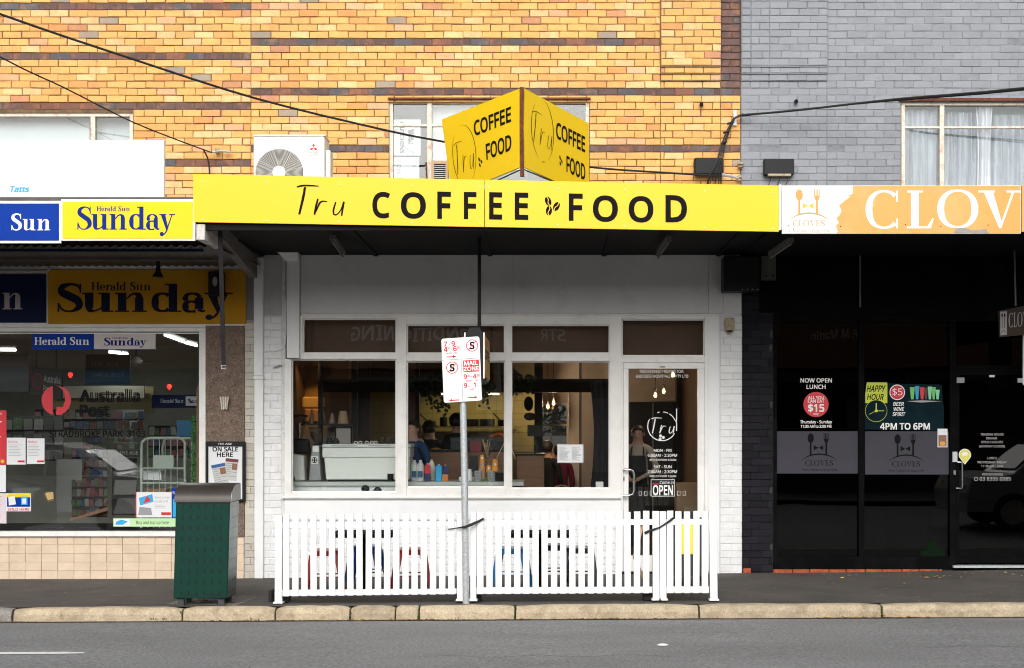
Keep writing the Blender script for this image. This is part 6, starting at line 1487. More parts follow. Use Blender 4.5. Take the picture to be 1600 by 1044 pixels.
# dark curtain right of window 3
def soft(px0, px1, py0, py1, Y, folds, amp, m, label, cat='curtain', name='curtain'):
    n = folds * 8; b = MB()
    for r_ in range(8):
        za, zb = Z(py0, Y) + (Z(py1, Y) - Z(py0, Y)) * r_ / 8, Z(py0, Y) + (Z(py1, Y) - Z(py0, Y)) * (r_ + 1) / 8
        def P(i, z, rr):
            u = i / n; sag = math.sin(rr / 8 * math.pi) * 6; px = px0 + (px1 - px0) * u + sag * (1 - u)
            return (X(px, Y), Y + amp * math.sin(u * folds * 6.283), z)
        for i in range(n): b.face([P(i, zb, r_ + 1), P(i + 1, zb, r_ + 1), P(i + 1, za, r_), P(i, za, r_)])
    return tag(b.build(name, m, None, smooth=True), label, cat)
soft(922, 962, 596, 768, .8, 4, .03, mat('dark_curtain', (.03, .028, .03), .9), 'dark curtain tied at the right side of the right cafe window')
# kitchen tiles
kt = struct(box('kitchen_wall', mat('kitchen_grout', (.08, .07, .03), .8), None, X(556, 4.5), X(836, 4.5), 4.512, 4.7, FL, 3.27))
kt['label'] = 'yellowish tiled kitchen wall'
tw, th = .197, .0965; kx0, kz0 = X(556, 4.5), Z(706, 4.5); nx_ = int((X(836, 4.5) - kx0) / .2); b = MB()
b.box(-tw / 2, tw / 2, -.006, .006, -th / 2, th / 2); me = bpy.data.meshes.new('tile'); me.from_pydata(b.v, [], b.f); me.materials.append(M['tilekit'])
for i in range(nx_):
    for j in range(10):
        o = bpy.data.objects.new('tile', me); COL.objects.link(o); o.parent = kt; o.location = Vector((kx0 + .1 + i * .2, 4.506, kz0 + .05 + j * .1)) - WLOC[kt.name]
# kitchen shelf with pots
sh = thing('kitchen_shelf', 'steel shelf with a bright edge across the tiled kitchen wall', 'shelf', at(740, 668, 4.0))
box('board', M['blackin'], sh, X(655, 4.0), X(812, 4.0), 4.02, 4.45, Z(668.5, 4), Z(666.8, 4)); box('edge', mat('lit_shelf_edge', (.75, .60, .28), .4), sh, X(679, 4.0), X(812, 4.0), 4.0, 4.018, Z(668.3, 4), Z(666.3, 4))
def pot(px, py, w, hgt, lab, handle=None, Y=4.2):
    t = thing('saucepan', lab, 'saucepan', at(px, py, Y), 'pots on the kitchen shelf'); p = at(px, py, Y); r = w * (CD + Y) / F / 2; hh = hgt * (CD + Y) / F
    MB().lathe(p.x, p.y, [(r * .9, p.z), (r, p.z + .01), (r, p.z + hh), (r * .94, p.z + hh), (r * .9, p.z + .03)], 18).build('pan', M['dark'], t, smooth=True)
    if handle: MB().tube([p + Vector((handle[0] * .3 * r, 0, hh * .8)), p + Vector((handle[0] * r * 1.9, 0, hh + handle[1]))], .012, 6).build('handle', M['dark'], t)
pot(693, 666, 12, 14, 'deep pot between the two cooks on the kitchen shelf'); pot(738, 666, 20, 11, 'black pan beside the parking sign pole on the kitchen shelf'); pot(761, 666, 24, 11, 'wide shallow pan at the middle of the kitchen shelf'); pot(785, 666, 15, 10, 'pan with a raised handle at the right end of the kitchen shelf', (-1, .10)); pot(672, 666, 18, 8, 'pan with a raised handle at the left end of the kitchen shelf', (-1, .12))
# hanging plant along the beam
random.seed(4); b = MB(); Y = 2.35
for cxp, n, dn in ((660, 50, 26), (672, 50, 38), (684, 50, 44), (694, 40, 56), (640, 20, 12), (710, 30, 14), (740, 60, 14), (760, 60, 24), (757, 40, 44), (800, 50, 24), (815, 40, 14), (830, 60, 20)):
    for i in range(n):
        px, py = cxp + random.gauss(0, 5), 594 + random.uniform(-8, dn); p = at(px, py, Y + random.uniform(-.05, .05)); s = .022 + random.random() * .014; a = random.uniform(0, 6.28)
        q1 = Vector((math.cos(a), .4, math.sin(a))) * s; q2 = Vector((-math.sin(a), .3, math.cos(a))) * s * .7; b.face([p - q1, p - q2, p + q1, p + q2])
tag(b.build('trailing_plant', M['leaf'], None, kind='stuff'), 'dark trailing ivy hanging from the beam inside the cafe', 'plant')
# counter, coolroom, kitchen bench
kc = thing('service_counter', 'brown timber service counter behind the window bench', 'counter', at(735, 800, 2.2))
MB().box(X(670, 2.0), X(800, 2.0), 2.0, 2.06, FL, Z(706, 2)).build('front', M['wood'], kc); MB().box(X(668, 2.0), X(802, 2.0), 1.98, 2.7, Z(706, 2), Z(703.5, 2)).build('top', M['dark'], kc)
ck = thing('display_cabinet', 'dark glass food cabinet on the service counter', 'cabinet', at(750, 703, 2.4))
MB().box(X(705, 2.3), X(800, 2.3), 2.3, 2.6, Z(703, 2.3), Z(684, 2.3)).build('body', mat('cabinet_dark', (.02, .02, .024), .3), ck); MB().box(X(704, 2.3), X(801, 2.3), 2.28, 2.62, Z(690, 2.3), Z(684, 2.3)).build('top_panel', mat('cabinet_top', (.06, .065, .07), .3), ck)
t = thing('pastry_tray', 'tray of orange pastries on top of the food cabinet', 'tray', at(778, 688, 2.3)); MB().box(X(766, 2.3), X(790, 2.3), 2.3, 2.5, Z(686, 2.3), Z(684.5, 2.3)).build('tray', M['dark'], t)
random.seed(2)
for i in range(9): p = at(769 + i * 2.4, 684 - (4 - abs(i - 4)) * 1.1 - 1, 2.36); MB().lathe(p.x, p.y, [(.02, p.z - .02), (.045, p.z), (.03, p.z + .03)], 8).build('pastry', mat('pastry_orange', (.55, .14, .03), .6) if i == 0 else bpy.data.materials['pastry_orange'], t, smooth=True)
t = thing('plate_of_food', 'plate of orange food on the service counter near the cooks', 'plate', at(682, 705, 2.0)); p = at(682, 703.5, 2.02)
MB().lathe(p.x, p.y, [(.03, p.z), (.08, p.z + .018), (.078, p.z + .02), (.03, p.z + .006)], 16).build('plate', M['frame'], t); MB().lathe(p.x, p.y, [(.06, p.z + .012), (.04, p.z + .03), (.01, p.z + .036)], 10).build('food', bpy.data.materials['pastry_orange'], t, smooth=True)
# W3: brown cabinet / wooden counter end
t = thing('wooden_cabinet', 'brown wooden counter end behind the left part of the right cafe window', 'cabinet', at(830, 800, 1.9)); MB().box(X(808, 1.9), X(850, 1.9), 1.9, 2.5, FL, Z(712, 1.9)).build('body', M['wood'], t); MB().box(X(806, 1.88), X(852, 1.88), 1.88, 2.52, Z(712, 1.9), Z(709, 1.9)).build('top', M['dark'], t)
t = thing('till_screen', 'dark till screen standing on the wooden counter end', 'screen', at(832, 709, 2.0)); MB().box(X(824, 2.0), X(848, 2.0), 2.0, 2.04, Z(682, 2), Z(664, 2)).build('display', M['blackin'], t); MB().box(X(834, 2.0), X(838, 2.0), 2.02, 2.05, Z(709, 2), Z(682, 2)).build('stand', M['dark'], t)
for px, py, lab in ((824, 684, 'round dark pan hanging on the dark post behind the right cafe window'), ): pass
t = thing('hanging_pan', 'round dark pan hanging beside the black post in the cafe', 'pan', at(826, 640, 3.4)); p = at(826, 631, 3.4); MB().prism([(p.x + .07 * math.cos(i * .35), p.z + .11 * math.sin(i * .35)) for i in range(18)], 3.38, 3.42).build('pan', M['dark'], t)
t = thing('hanging_pan', 'second dark pan hanging below the other beside the black post', 'pan', at(828, 656, 3.4)); p = at(828, 651, 3.4); MB().prism([(p.x + .09 * math.cos(i * .35), p.z + .06 * math.sin(i * .35)) for i in range(18)], 3.38, 3.42).build('pan', M['dark'], t)
# window bench
wbn = thing('window_bench', 'white bench top running inside the left and middle cafe windows', 'bench', at(620, 800, .3))
Yb = .30
MB().box(X(440, Yb), X(818, Yb), Yb, Yb + .75, Z(759, Yb), Z(753, Yb)).build('top', mat('bench_top', (.55, .58, .55), .35), wbn)
MB().box(X(440, Yb), X(620, Yb), Yb + .04, Yb + .07, Z(800, Yb), Z(759.2, Yb)).build('front', M['white'], wbn); MB().box(X(620, Yb), X(816, Yb), Yb + .3, Yb + .33, FL, Z(759.2, Yb)).build('front', M['plasterdk'], wbn)
ZB = Z(753, Yb)
# lamps: pendant bulbs
def bulb(px, py, Y, lab, watt=11):
    t = thing('pendant_bulb', lab, 'pendant lamp', at(px, py, Y), 'bare pendant bulbs in the cafe'); p = at(px, py, Y)
    MB().lathe(p.x, p.y, [(.004, p.z - .035), (.019, p.z - .025), (.024, p.z - .008), (.017, p.z + .016), (.011, p.z + .035)], 12).build('bulb', M['glow'], t, smooth=True)
    MB().lathe(p.x, p.y, [(.015, p.z + .035), (.018, p.z + .05), (.016, p.z + .09), (.005, p.z + .1)], 10).build('socket', M['dark'], t, smooth=True); MB().tube([(p.x, p.y, p.z + .1), (p.x, p.y, 3.28)], .004, 5).build('cord', M['dark'], t)
    l = bpy.data.lights.new('bulb_light', 'POINT'); l.energy = watt; l.color = (1, .72, .45); l.shadow_soft_size = .008
    lo = bpy.data.objects.new('bulb_light', l); COL.objects.link(lo); lo.parent = t; lo.location = (0, -.08, 0)
bulb(1024, 617.5, 2.2, 'left bare bulb behind the cafe door glass', 3); bulb(1037, 611.5, 2.6, 'middle bare bulb hanging right of the left one behind the cafe door', 3); bulb(1051.5, 585.5, 1.4, 'highest bare bulb overlapping the lettering on the cafe door', 2); bulb(865, 630, 4.0, 'larger bare bulb above the garden window', 22); bulb(856, 635, 5.4, 'smallest far bulb left of the other by the garden window', 14)
def lamp_area(name, loc, size, energy, color, rot=(0, 0, 0)):
    l = bpy.data.lights.new(name, 'AREA'); l.energy = energy; l.color = color; l.shape = 'RECTANGLE'; l.size, l.size_y = size
    o = bpy.data.objects.new(name, l); COL.objects.link(o); o.location = loc; o.rotation_euler = rot; return o
rh = thing('range_hood', 'dark range hood with a lit lamp over the kitchen shelf', 'range hood', (X(735, 4.0), 4.0, Z(612, 4.0)))
MB().box(X(650, 3.8), X(815, 3.8), 3.8, 4.5, Z(613, 3.8), Z(585, 3.8)).build('hood', M['blackin'], rh)
MB().box(X(690, 4.2), X(780, 4.2), 4.15, 4.2, Z(613, 3.8) - .03, Z(613, 3.8) - .004).build('lamp', mat('warm_tube', (1, .8, .4), .5, emit=(1, .78, .38), estr=4), rh)
o = lamp_area('hood_light', (X(735, 4.0), 4.1, Z(613, 3.8) - .05), (1.6, .1), 4, (1, .82, .42)); o.parent = rh; o.location = Vector(o.location) - WLOC[rh.name]
# left wall spot light
o = thing('track_spot', 'warm ceiling spot shining on the wall at the left end of the left cafe window', 'spotlight', (X(477, 1.4), 1.3, 3.1))
MB().tube([(X(477, 1.4), 1.3, 3.28), (X(477, 1.4), 1.3, 3.1)], .04, 10).build('can', M['dark'], o)
l = bpy.data.lights.new('spot_light', 'SPOT'); l.energy = 45; l.color = (1, .55, .15); l.spot_size = R(38); l.spot_blend = .6; lo = bpy.data.objects.new('spot_light', l); COL.objects.link(lo); lo.parent = o; lo.location = (0, 0, -.05); lo.rotation_euler = (R(38), 0, 0)
box('spot_wall', mat('ochre_wall', (.30, .17, .07), .8, var=.2), ci, X(450, 2.3), X(497, 2.3), 2.3, 2.35, FL, 3.27)
# back shelf in window 1
bs = thing('back_shelf', 'dark shelf of bottles behind the coffee machine', 'shelf', at(500, 663, 1.5)); MB().box(X(470, 1.5), X(548, 1.5), 1.45, 1.75, Z(665, 1.5), Z(662, 1.5)).build('board', M['blackin'], bs)
def bottle(lab, px, pyb, pyt, w, Y, m, capm='dark', name='bottle', cat='bottle', prof=None, grp=None):
    t = thing(name, lab, cat, at(px, pyb, Y), grp); p = at(px, pyb, Y); hgt = at(px, pyt, Y).z - p.z; r = w * (CD + Y) / F / 2
    prof = prof or [(1, 0), (1, .55), (.8, .68), (.35, .8), (.33, .88)]
    MB().lathe(p.x, p.y, [(r * a, p.z + hgt * b_) for a, b_ in prof], 12).build('body', M[m] if isinstance(m, str) else m, t, smooth=True)
    if capm: MB().lathe(p.x, p.y, [(r * .4, p.z + hgt * .88), (r * .4, p.z + hgt)], 8).build('cap', M[capm], t)
    return t
bottle('pump bottle at the left end of the back shelf', 487, 662, 640, 7, 1.6, 'cardboard'); bottle('dark glass bottle on the back shelf beside the black post', 506, 662, 636, 6, 1.6, mat('olive_glass', (.12, .10, .05), .2)); bottle('pinkish bottle left of the cone on the back shelf', 519, 662, 646, 10, 1.6, mat('pink_ceramic', (.38, .25, .24), .4), None, prof=[(.9, 0), (1, .2), (.55, .75), (.4, 1)])
t = thing('cone_filter', 'cream cone standing upside down at the right end of the back shelf', 'cone', at(536, 662, 1.6)); p = at(536, 663, 1.6); MB().lathe(p.x, p.y, [(.078, p.z), (.05, p.z + .18), (.046, p.z + .18)], 16).build('cone', mat('cream_card', (.55, .40, .24), .6), t, smooth=True)
t = thing('storage_crates', 'translucent yellow lit crates stacked on the back wall rack', 'crate', at(493, 650, 1.9)); 
for i, (a, b_, c, d_) in enumerate(((472, 620, 504, 638), (476, 639, 500, 660))): MB().pb(a, b_, c, d_, 1.9, .2).build('crate', mat('amber_plastic%s' % ('' if i == 0 else '_dark'), (.5, .30, .10) if i == 0 else (.35, .18, .06), .4), t, bevel=.02)
o = pbox('notice_board', mat('notice_grey', (.22, .20, .19), .8, dirt=(.4, .38, .36), dscale=9, damt=.5), None, 452, 664, 551, 700, 1.9, .03); tag(o, 'grey board of notices behind the coffee machine', 'notice board')
t = thing('clipboard', 'white docket sheet on a dark clipboard behind the coffee machine', 'clipboard', at(537, 694, 1.2)); pbox('board', M['dark'], t, 523, 667, 550, 694, 1.2, .02, bevel=.01); pbox('sheet', mat('docket_paper', (.40, .37, .34), .8), t, 525.5, 669.5, 547.5, 693, 1.192, .006)
# espresso machine
Ym = .38
em = thing('espresso_machine', 'long white espresso machine seen from behind on the window bench', 'coffee machine', at(560, 752, Ym))
q = lambda a, b_, Y_: at(a, b_, Y_)
def slab(ptsF, dep, name, m, par, **k):
    f = [at(a, b_, Ym) for a, b_ in ptsF]; e = Vector((0, dep, 0)); return MB().hexa([f[0], f[1], f[1] + e, f[0] + e, f[3], f[2], f[2] + e, f[3] + e]).build(name, m, par, **k)
slab([(509.5, 749.5), (640, 749.5), (640, 716), (506.5, 716)], .45, 'body', M['machine'], em, bevel=.01)
slab([(503.5, 715.3), (641, 715.3), (641, 700), (503.5, 700)], .5, 'upper_panel', M['machine'], em, bevel=.008)
slab([(502.5, 699.3), (642, 699.3), (642, 694), (504, 694)], .5, 'cup_tray', mat('tray_white', (.72, .74, .72), .3), em, bevel=.006)
slab([(512, 752.6), (612, 752.6), (612, 749.8), (512, 749.8)], .4, 'feet_bar', M['dark'], em)
for a, b_ in ((518, 557), (575, 610)): MB().pb(a, 696, b_, 697.2, Ym - .002, .002).build('slot', M['pvc'], em)
gr = thing('coffee_grinder', 'tall grey coffee grinder with a bean hopper beside the espresso machine', 'coffee grinder', at(492, 752, .42))
Yg = .42
f = [at(a, b_, Yg) for a, b_ in ((482, 751), (502, 751), (498.5, 698), (487, 698))]; e = Vector((0, .2, 0)); MB().hexa([f[0], f[1], f[1] + e, f[0] + e, f[3], f[2], f[2] + e, f[3] + e]).build('body', M['grinderm'], gr, bevel=.008)
f = [at(a, b_, Yg - .002) for a, b_ in ((488.5, 706), (498.2, 706), (498.2, 696.5), (488.5, 696.5))]; MB().hexa([f[0], f[1], f[1] + e, f[0] + e, f[3], f[2], f[2] + e, f[3] + e]).build('head', M['machine'], gr)
dc = D(Fr(at(491.5, 719, Yg)), .003); k_ = (CD + Yg) / F; dc.rect(-5.5 * k_, -6 * k_, 5.5 * k_, 6.5 * k_, 0); dc.disc(0, 0, 4.6 * k_, m=1, up=.001)
for a in (-1, 1):
    for b_ in (-1, 1): dc.rect(a * 2 * k_ - 1.1 * k_, b_ * 1.8 * k_ - 1 * k_, a * 2 * k_ + 1.1 * k_, b_ * 1.8 * k_ + 1 * k_, 0, .002)
dc.build('badge', [M['wletter'], M['ink']], gr)
p = at(494, 694, Yg + .1)
MB().lathe(p.x, p.y, [(.03, p.z - .02), (.03, p.z), (.02, p.z + .02), (.075, p.z + .09), (.085, p.z + .135), (.09, p.z + .2)], 16).build('hopper', M['clearp'], gr, smooth=True)
MB().lathe(p.x, p.y, [(.016, p.z + .024), (.066, p.z + .092), (.072, p.z + .15)], 16).build('beans', M['beans'], gr, smooth=True); MB().lathe(p.x, p.y, [(.096, p.z + .2), (.096, p.z + .215)], 16).build('hopper_lid', M['dark'], gr)
MB().lathe(p.x, p.y, [(.035, p.z - .03), (.04, p.z - .01), (.03, p.z + .004)], 12).build('collar', M['dark'], gr)
gr2 = thing('coffee_grinder', 'white and black coffee grinder at the left end of the window bench', 'coffee grinder', at(466, 752, .5)); Yg = .5
f = [at(a, b_, Yg) for a, b_ in ((455.5, 751), (476, 751), (475, 712), (455.5, 709))]; MB().hexa([f[0], f[1], f[1] + e, f[0] + e, f[3], f[2], f[2] + e, f[3] + e]).build('body', M['machine'], gr2, bevel=.01)
MB().pb(457, 686, 480, 708, Yg + .02, .2).build('works', M['dark'], gr2, bevel=.012); p = at(469, 686, Yg + .1); MB().lathe(p.x, p.y, [(.03, p.z), (.05, p.z + .1), (.09, p.z + .28)], 14).build('hopper', M['clearp'], gr2, smooth=True); MB().lathe(p.x, p.y, [(.1, p.z + .28), (.1, p.z + .3), (.04, p.z + .315)], 14).build('hopper_lid', M['dark'], gr2)
o = MB().lathe(X(457, .38), .38, [(.028, ZB + .003), (.03, ZB + .01), (.03, ZB + .06), (.026, ZB + .06)], 12).build('cup', M['dark'], None); tag(o, 'little dark cup at the far left of the window bench', 'cup')
o = MB().lathe(X(610, .35), .36, [(.036, ZB + .003), (.040, ZB + .10), (.036, ZB + .10)], 14).build('knock_cup', M['dark'], None); tag(o, 'black cup standing at the right end of the espresso machine', 'cup')
for px, lab in ((515, 'left black jug on top of the espresso machine'), (525, 'right black jug on top of the espresso machine')):
    p = at(px, 694, .6); o = MB().lathe(p.x, p.y, [(.042, p.z), (.046, p.z + .03), (.028, p.z + .06), (.03, p.z + .075)], 12).build('milk_jug', M['dark'], None, smooth=True); tag(o, lab, 'jug')
for i, px in enumerate((556, 563, 573, 581, 587)):
    p = at(px, 694, .55); o = MB().tube([(p.x + .022 * math.cos(a), p.y, p.z + .018 + .018 * math.sin(a)) for a in [k * .8 for k in range(9)]], .005, 5).build('cup_handle_ring', M['frame'], None); tag(o, 'white cup lying on the espresso machine, %s' % ('nearest the black jugs', 'second from the black jugs', 'middle one of five', 'second from the glasses', 'beside the upright glasses')[i], 'cup', 'cups lying on the espresso machine')
for i, px in enumerate((597, 606.5, 614)):
    p = at(px, 694, .55); o = MB().lathe(p.x, p.y, [(.024, p.z), (.026, p.z + .04), (.03, p.z + .085), (.027, p.z + .085), (.024, p.z + .045)], 12).build('glass', M['clearp'], None, smooth=True); tag(o, ('left', 'middle', 'right')[i] + ' upright glass stack at the right end of the espresso machine', 'glass', 'glasses on the espresso machine')
for px, py, lab in ((571, 764, 'round black portafilter end below the bench at the middle of the left cafe window'), (590, 767, 'second round black object beside it below the bench in the left cafe window')):
    p = at(px, py, .2); o = MB().lathe(p.x, p.y, [(.02, p.z - .048), (.048, p.z - .02), (.052, p.z), (.048, p.z + .02), (.02, p.z + .048)], 16, sy=.4).build('round_knob', M['dark'], None, smooth=True); tag(o, lab, 'knob')
# middle window bench things
def carton(lab, x0, x1, yt, cols, Y=.42):
    t = thing('carton', lab, 'carton', at((x0 + x1) / 2, 753, Y)); a, b_ = X(x0, Y), X(x1, Y); zt = Z(yt + 3, Y); zb = ZB + .002
    hs2 = (zt - zb) / len(cols)
    for i, cm in enumerate(cols): MB().box(a, b_, Y, Y + .065, zb + hs2 * i, zb + hs2 * (i + 1) - .0005).build('side_panel' if i else 'lower_panel', M[cm] if isinstance(cm, str) else cm, t)
    MB().prism([(a, zt), (b_, zt), ((a + b_) / 2 + .012, zt + .02), ((a + b_) / 2 - .012, zt + .02)], Y, Y + .06).build('gable', M[cols[-1]] if isinstance(cols[-1], str) else cols[-1], t)
    MB().lathe((a + b_) / 2, Y + .02, [(.011, zt + .01), (.011, zt + .03)], 8).build('cap', M['paper'], t)
navy = mat('navy_carton', (.01, .02, .09), .4); orc = mat('orange_carton', (.6, .2, .05), .4)
carton('red and navy drink carton on the bench', 664, 672, 725, [navy, 'red']); carton('light blue milk carton on the bench', 681, 690, 726, ['cyan']); carton('navy and orange carton right of the light blue one on the bench', 691, 700, 727, [orc, navy])
def milk(lab, px, top, lid, lab2, Y=.45):
    t = thing('milk_bottle', lab, 'milk bottle', at(px, 753, Y)); p = Vector((X(px, Y), Y + .05, ZB)); H_ = Z(top, Y) - ZB
    MB().lathe(p.x, p.y, [(.042, p.z + .002), (.048, p.z + .02), (.048, p.z + H_ * .68), (.035, p.z + H_ * .82), (.017, p.z + H_ * .93)], 12).build('body', M['milk'], t, smooth=True)
    MB().lathe(p.x, p.y, [(.019, p.z + H_ * .93), (.019, p.z + H_)], 10).build('cap', M[lid], t)
    if lab2: MB().box(p.x - .03, p.x + .03, p.y - .051, p.y - .046, p.z + .05, p.z + .13).build('label', lab2, t)
bl_ = mat('milk_label', (.03, .11, .22), .5)
milk('left milk bottle with white cap in front of the barista', 647, 719, 'paper', bl_); milk('milk bottle with white cap just right of the left one', 656.5, 719, 'paper', bl_); milk('milk bottle with yellow cap behind the red carton', 674, 718, 'yellow2', None, .62)
def cups(lab, px, yb, yt, w, m, dot=True, Y=.45):
    t = thing('cup_stack', lab, 'cup stack', at(px, yb, Y)); p = at(px, yb, Y); hh = Z(yt, Y) - p.z; r = w * (CD + Y) / F / 2
    prof = []; n = 5
    for i in range(n): prof += [(r * (.95 - .04 * i + .08), p.z + hh * (i / (n + 1))), (r * (.92 - .04 * i), p.z + hh * (i / (n + 1)) + .006)]
    prof += [(r * .66, p.z + hh)]
    MB().lathe(p.x, p.y + .03, prof, 14).build('cups', m, t)
    if dot:
        b = MB(); b.prism([(p.x + .002 + .014 * math.cos(k * .6), p.z + hh * .58 + .016 * math.sin(k * .6)) for k in range(11)], p.y + .03 - r * .86 - .003, p.y + .03 - r * .70); b.build('logo', M['paper'], t)
cp2 = mat('kraft_cup', (.60, .33, .17), .6)
cups('tall kraft cup stack under an orange one beside the pole', 753, 748, 722.5, 11.5, cp2, False); cups('orange cup stack on top of the kraft stack', 753, 722.5, 711, 8.5, M['cupor']); cups('short orange cup stack in the middle of the bench', 763.5, 738, 727, 9, M['cupor']); cups('tall orange cup stack at the right end of the middle window', 773.5, 737, 717.5, 11, M['cupor'])
cups('white cup stack just right of the parking sign pole', 733.5, 752, 733, 9, M['paper'], False, .4)
for px, lab in ((747, 'left perforated steel tin on the bench'), (767.5, 'right perforated steel tin on the bench')):
    t = thing('cutlery_tin', lab, 'tin', Vector((X(px, .38), .42, ZB))); p = WLOC[t.name]; MB().lathe(p.x, p.y, [(.046, p.z + .002), (.05, p.z + .01), (.05, p.z + .135), (.045, p.z + .135)], 16).build('tin', mat('pale_tin', (.42, .44, .45), .35, metal=.3) if px == 747 else bpy.data.materials['pale_tin'], t, smooth=True)
    b = MB()
    for i in range(-1, 3):
        for j in range(6): a = -1.57 + (i - .5) * .32; xx, yy = p.x + .0508 * math.cos(a), p.y + .0508 * math.sin(a); z = p.z + .02 + j * .019; b.box(xx - .003, xx + .003, yy - .001, yy + .002, z, z + .006)
    b.build('perforations', M['dark'], t, kind='stuff')
for px, lab in ((737, 'box holding the cup lids beside the parking sign pole'),): o = MB().box(X(717, .5), X(741, .5), .5, .62, ZB + .003, ZB + .055).build('lid_box', M['paper'], None, bevel=.008); tag(o, lab, 'box')
t = thing('straw_holder', 'clear holder of paper straws and wooden stirrers', 'straw holder', at(762, 717, .6)); p = at(762, 716, .62)
MB().lathe(p.x, p.y, [(.028, p.z), (.03, p.z + .14), (.027, p.z + .14)], 12).build('holder', M['clearp'], t)
random.seed(12)
for i in range(9): dx, dy = random.uniform(-.07, .03), random.uniform(-.02, .02); MB().tube([(p.x + random.uniform(-.012, .012), p.y, p.z + .01), (p.x + dx, p.y + dy, p.z + random.uniform(.19, .25))], .0045, 5).build('straw', M['ply'], t)
for a, b_, c, d_, lab in ((776, 716, 789, 690, 'long wooden stick leaning right of the orange cup stack in the middle window'), (798.5, 697, 805, 717, 'long wooden stick leaning at the left edge of the right window')):
    o = MB().tube([at(a, b_, .6), at(c, d_, .6)], .008, 6).build('wooden_stick', M['ply'], None); tag(o, lab, 'stick')
o = MB().pb(773, 739, 789, 752, .42, .12).build('card_reader_box', M['dark'], None, bevel=.006); tag(o, 'black box on the bench at the right end of the middle window', 'box')
o = MB().pb(733, 712, 746, 737, .75, .1).build('black_box', M['blackin'], None); tag(o, 'tall black box behind the kraft cup stack', 'box')
o = MB().pb(735, 690, 752, 706, 1.2, .02).build('red_menu_card', mat('dark_red_print', (.22, .03, .04), .6), None); tag(o, 'dark red card standing behind the straws', 'card')
random.seed(8); b = MB()
for i in range(90):
    p = Vector((X(757, .4) + random.gauss(0, .035), .4 + random.uniform(-.03, .03), ZB + .006 + abs(random.gauss(0, .018)))); a = random.uniform(0, 6.28); s = .012; b.face([p, p + Vector((math.cos(a), .2, math.sin(a))) * s, p + Vector((-math.sin(a), .1, math.cos(a))) * s])
tag(b.build('parsley', mat('fresh_green', (.08, .22, .03), .6), None, kind='stuff'), 'sprig of green herbs between the two tins on the bench', 'herbs')
o = MB().pb(931, 753, 943, 765, .2, .12).build('power_box', M['machine'], None, bevel=.006); tag(o, 'small white box low in the right corner of the right cafe window', 'box')
# bentwood chair and table
ch = thing('bentwood_chair', 'pale bentwood chair with hoop back by the cafe customers', 'chair', (X(877, 3.6), 3.6, FL)); p = WLOC[ch.name]; wm = mat('pale_bentwood', (.45, .33, .24), .5)
MB().lathe(p.x, p.y, [(.2, p.z + .44), (.21, p.z + .46), (.2, p.z + .48)], 18).build('seat', wm, ch)
for sx in (-1, 1):
    for sy in (-1, 1): MB().tube([(p.x + sx * .22, p.y + sy * .2, p.z), (p.x + sx * .14, p.y + sy * .14, p.z + .45)], .016, 6).build('leg', wm, ch)
MB().tube([(p.x + .24 * math.cos(a), p.y - .17, p.z + .47 + .36 * math.sin(a)) for a in [k * math.pi / 14 for k in range(15)]], .014, 6).build('hoop_back', wm, ch, smooth=True)
for u in (-.09, 0, .09): MB().tube([(p.x + u, p.y - .16, p.z + .47), (p.x + u * 1.2, p.y - .17, p.z + .79)], .008, 5).build('spindle', wm, ch)
t = thing('dining_table', 'small round table beside the bentwood chair in the cafe', 'table', (X(915, 3.9), 3.9, FL)); p = WLOC[t.name]; MB().lathe(p.x, p.y, [(.35, p.z + .72), (.36, p.z + .735), (.35, p.z + .75)], 20).build('tabletop', mat('table_brown', (.12, .07, .05), .3), t); MB().tube([(p.x, p.y, p.z), (p.x, p.y, p.z + .72)], .03, 8).build('pedestal', M['dark'], t); MB().lathe(p.x, p.y, [(.22, p.z), (.2, p.z + .02), (.03, p.z + .04)], 16).build('foot', M['dark'], t)
t = thing('drinks_fridge', 'dark glass door drinks fridge deep behind the cafe door', 'fridge', at(1005, 800, 5.6)); MB().box(X(985, 5.6), X(1060, 5.6), 5.6, 6.2, FL, Z(628, 5.6)).build('cabinet', M['blackin'], t)
MB().box(X(1019, 5.6), X(1021, 5.6), 5.58, 5.6, FL + .1, Z(630, 5.6)).build('door_edge', M['pvc'], t)
o = MB().pb(1057, 755, 1090, 800, 1.5, .3).build('carton_box', M['cardboard'], None); tag(o, 'brown cardboard box low behind the cafe door glass', 'box')
# garden behind
gf = thing('garden_fence', 'bright white fence in the garden behind the cafe', 'fence', (0, 11, 0))
for i in range(14): MB().box(-2.5 + i * .42, -2.5 + i * .42 + .40, 11, 11.03, -.5, 1.62).build('board', M['fence'], gf)
gt = thing('garden_tree', 'leafy tree beyond the garden fence seen through the back window', 'tree', (.1, 12.5, -.5)); MB().tube([(.1, 12.5, -.5), (.15, 12.5, 1.5), (.0, 12.5, 3)], [.14, .1, .04], 8).build('trunk', M['timber'], gt)
random.seed(17); b = MB()
for i in range(4200):
    v = Vector((random.gauss(0, 1), random.gauss(0, 1), random.gauss(0, 1))).normalized() * random.random() ** .45; p = Vector((.1 + v.x * 2.2, 12.6 + v.y * 1.2, 2.5 + v.z * 1.6)); n_ = noise.noise(p * 1.6)
    if n_ < -.25: continue
    a = Vector((random.gauss(0, 1), random.gauss(0, 1), random.gauss(0, 1))).normalized() * .07; c = a.cross(Vector((random.random(), random.random(), 1))).normalized() * .04; k_ = random.uniform(.6, 1.5); b.face([p - a, p + c, p + a, p - c], 0, (.06 * k_, .09 * k_, .03 * k_) if random.random() < .7 else (.16 * k_, .11 * k_, .04))
b.build('crown', M['leafdry'], gt, kind='stuff')

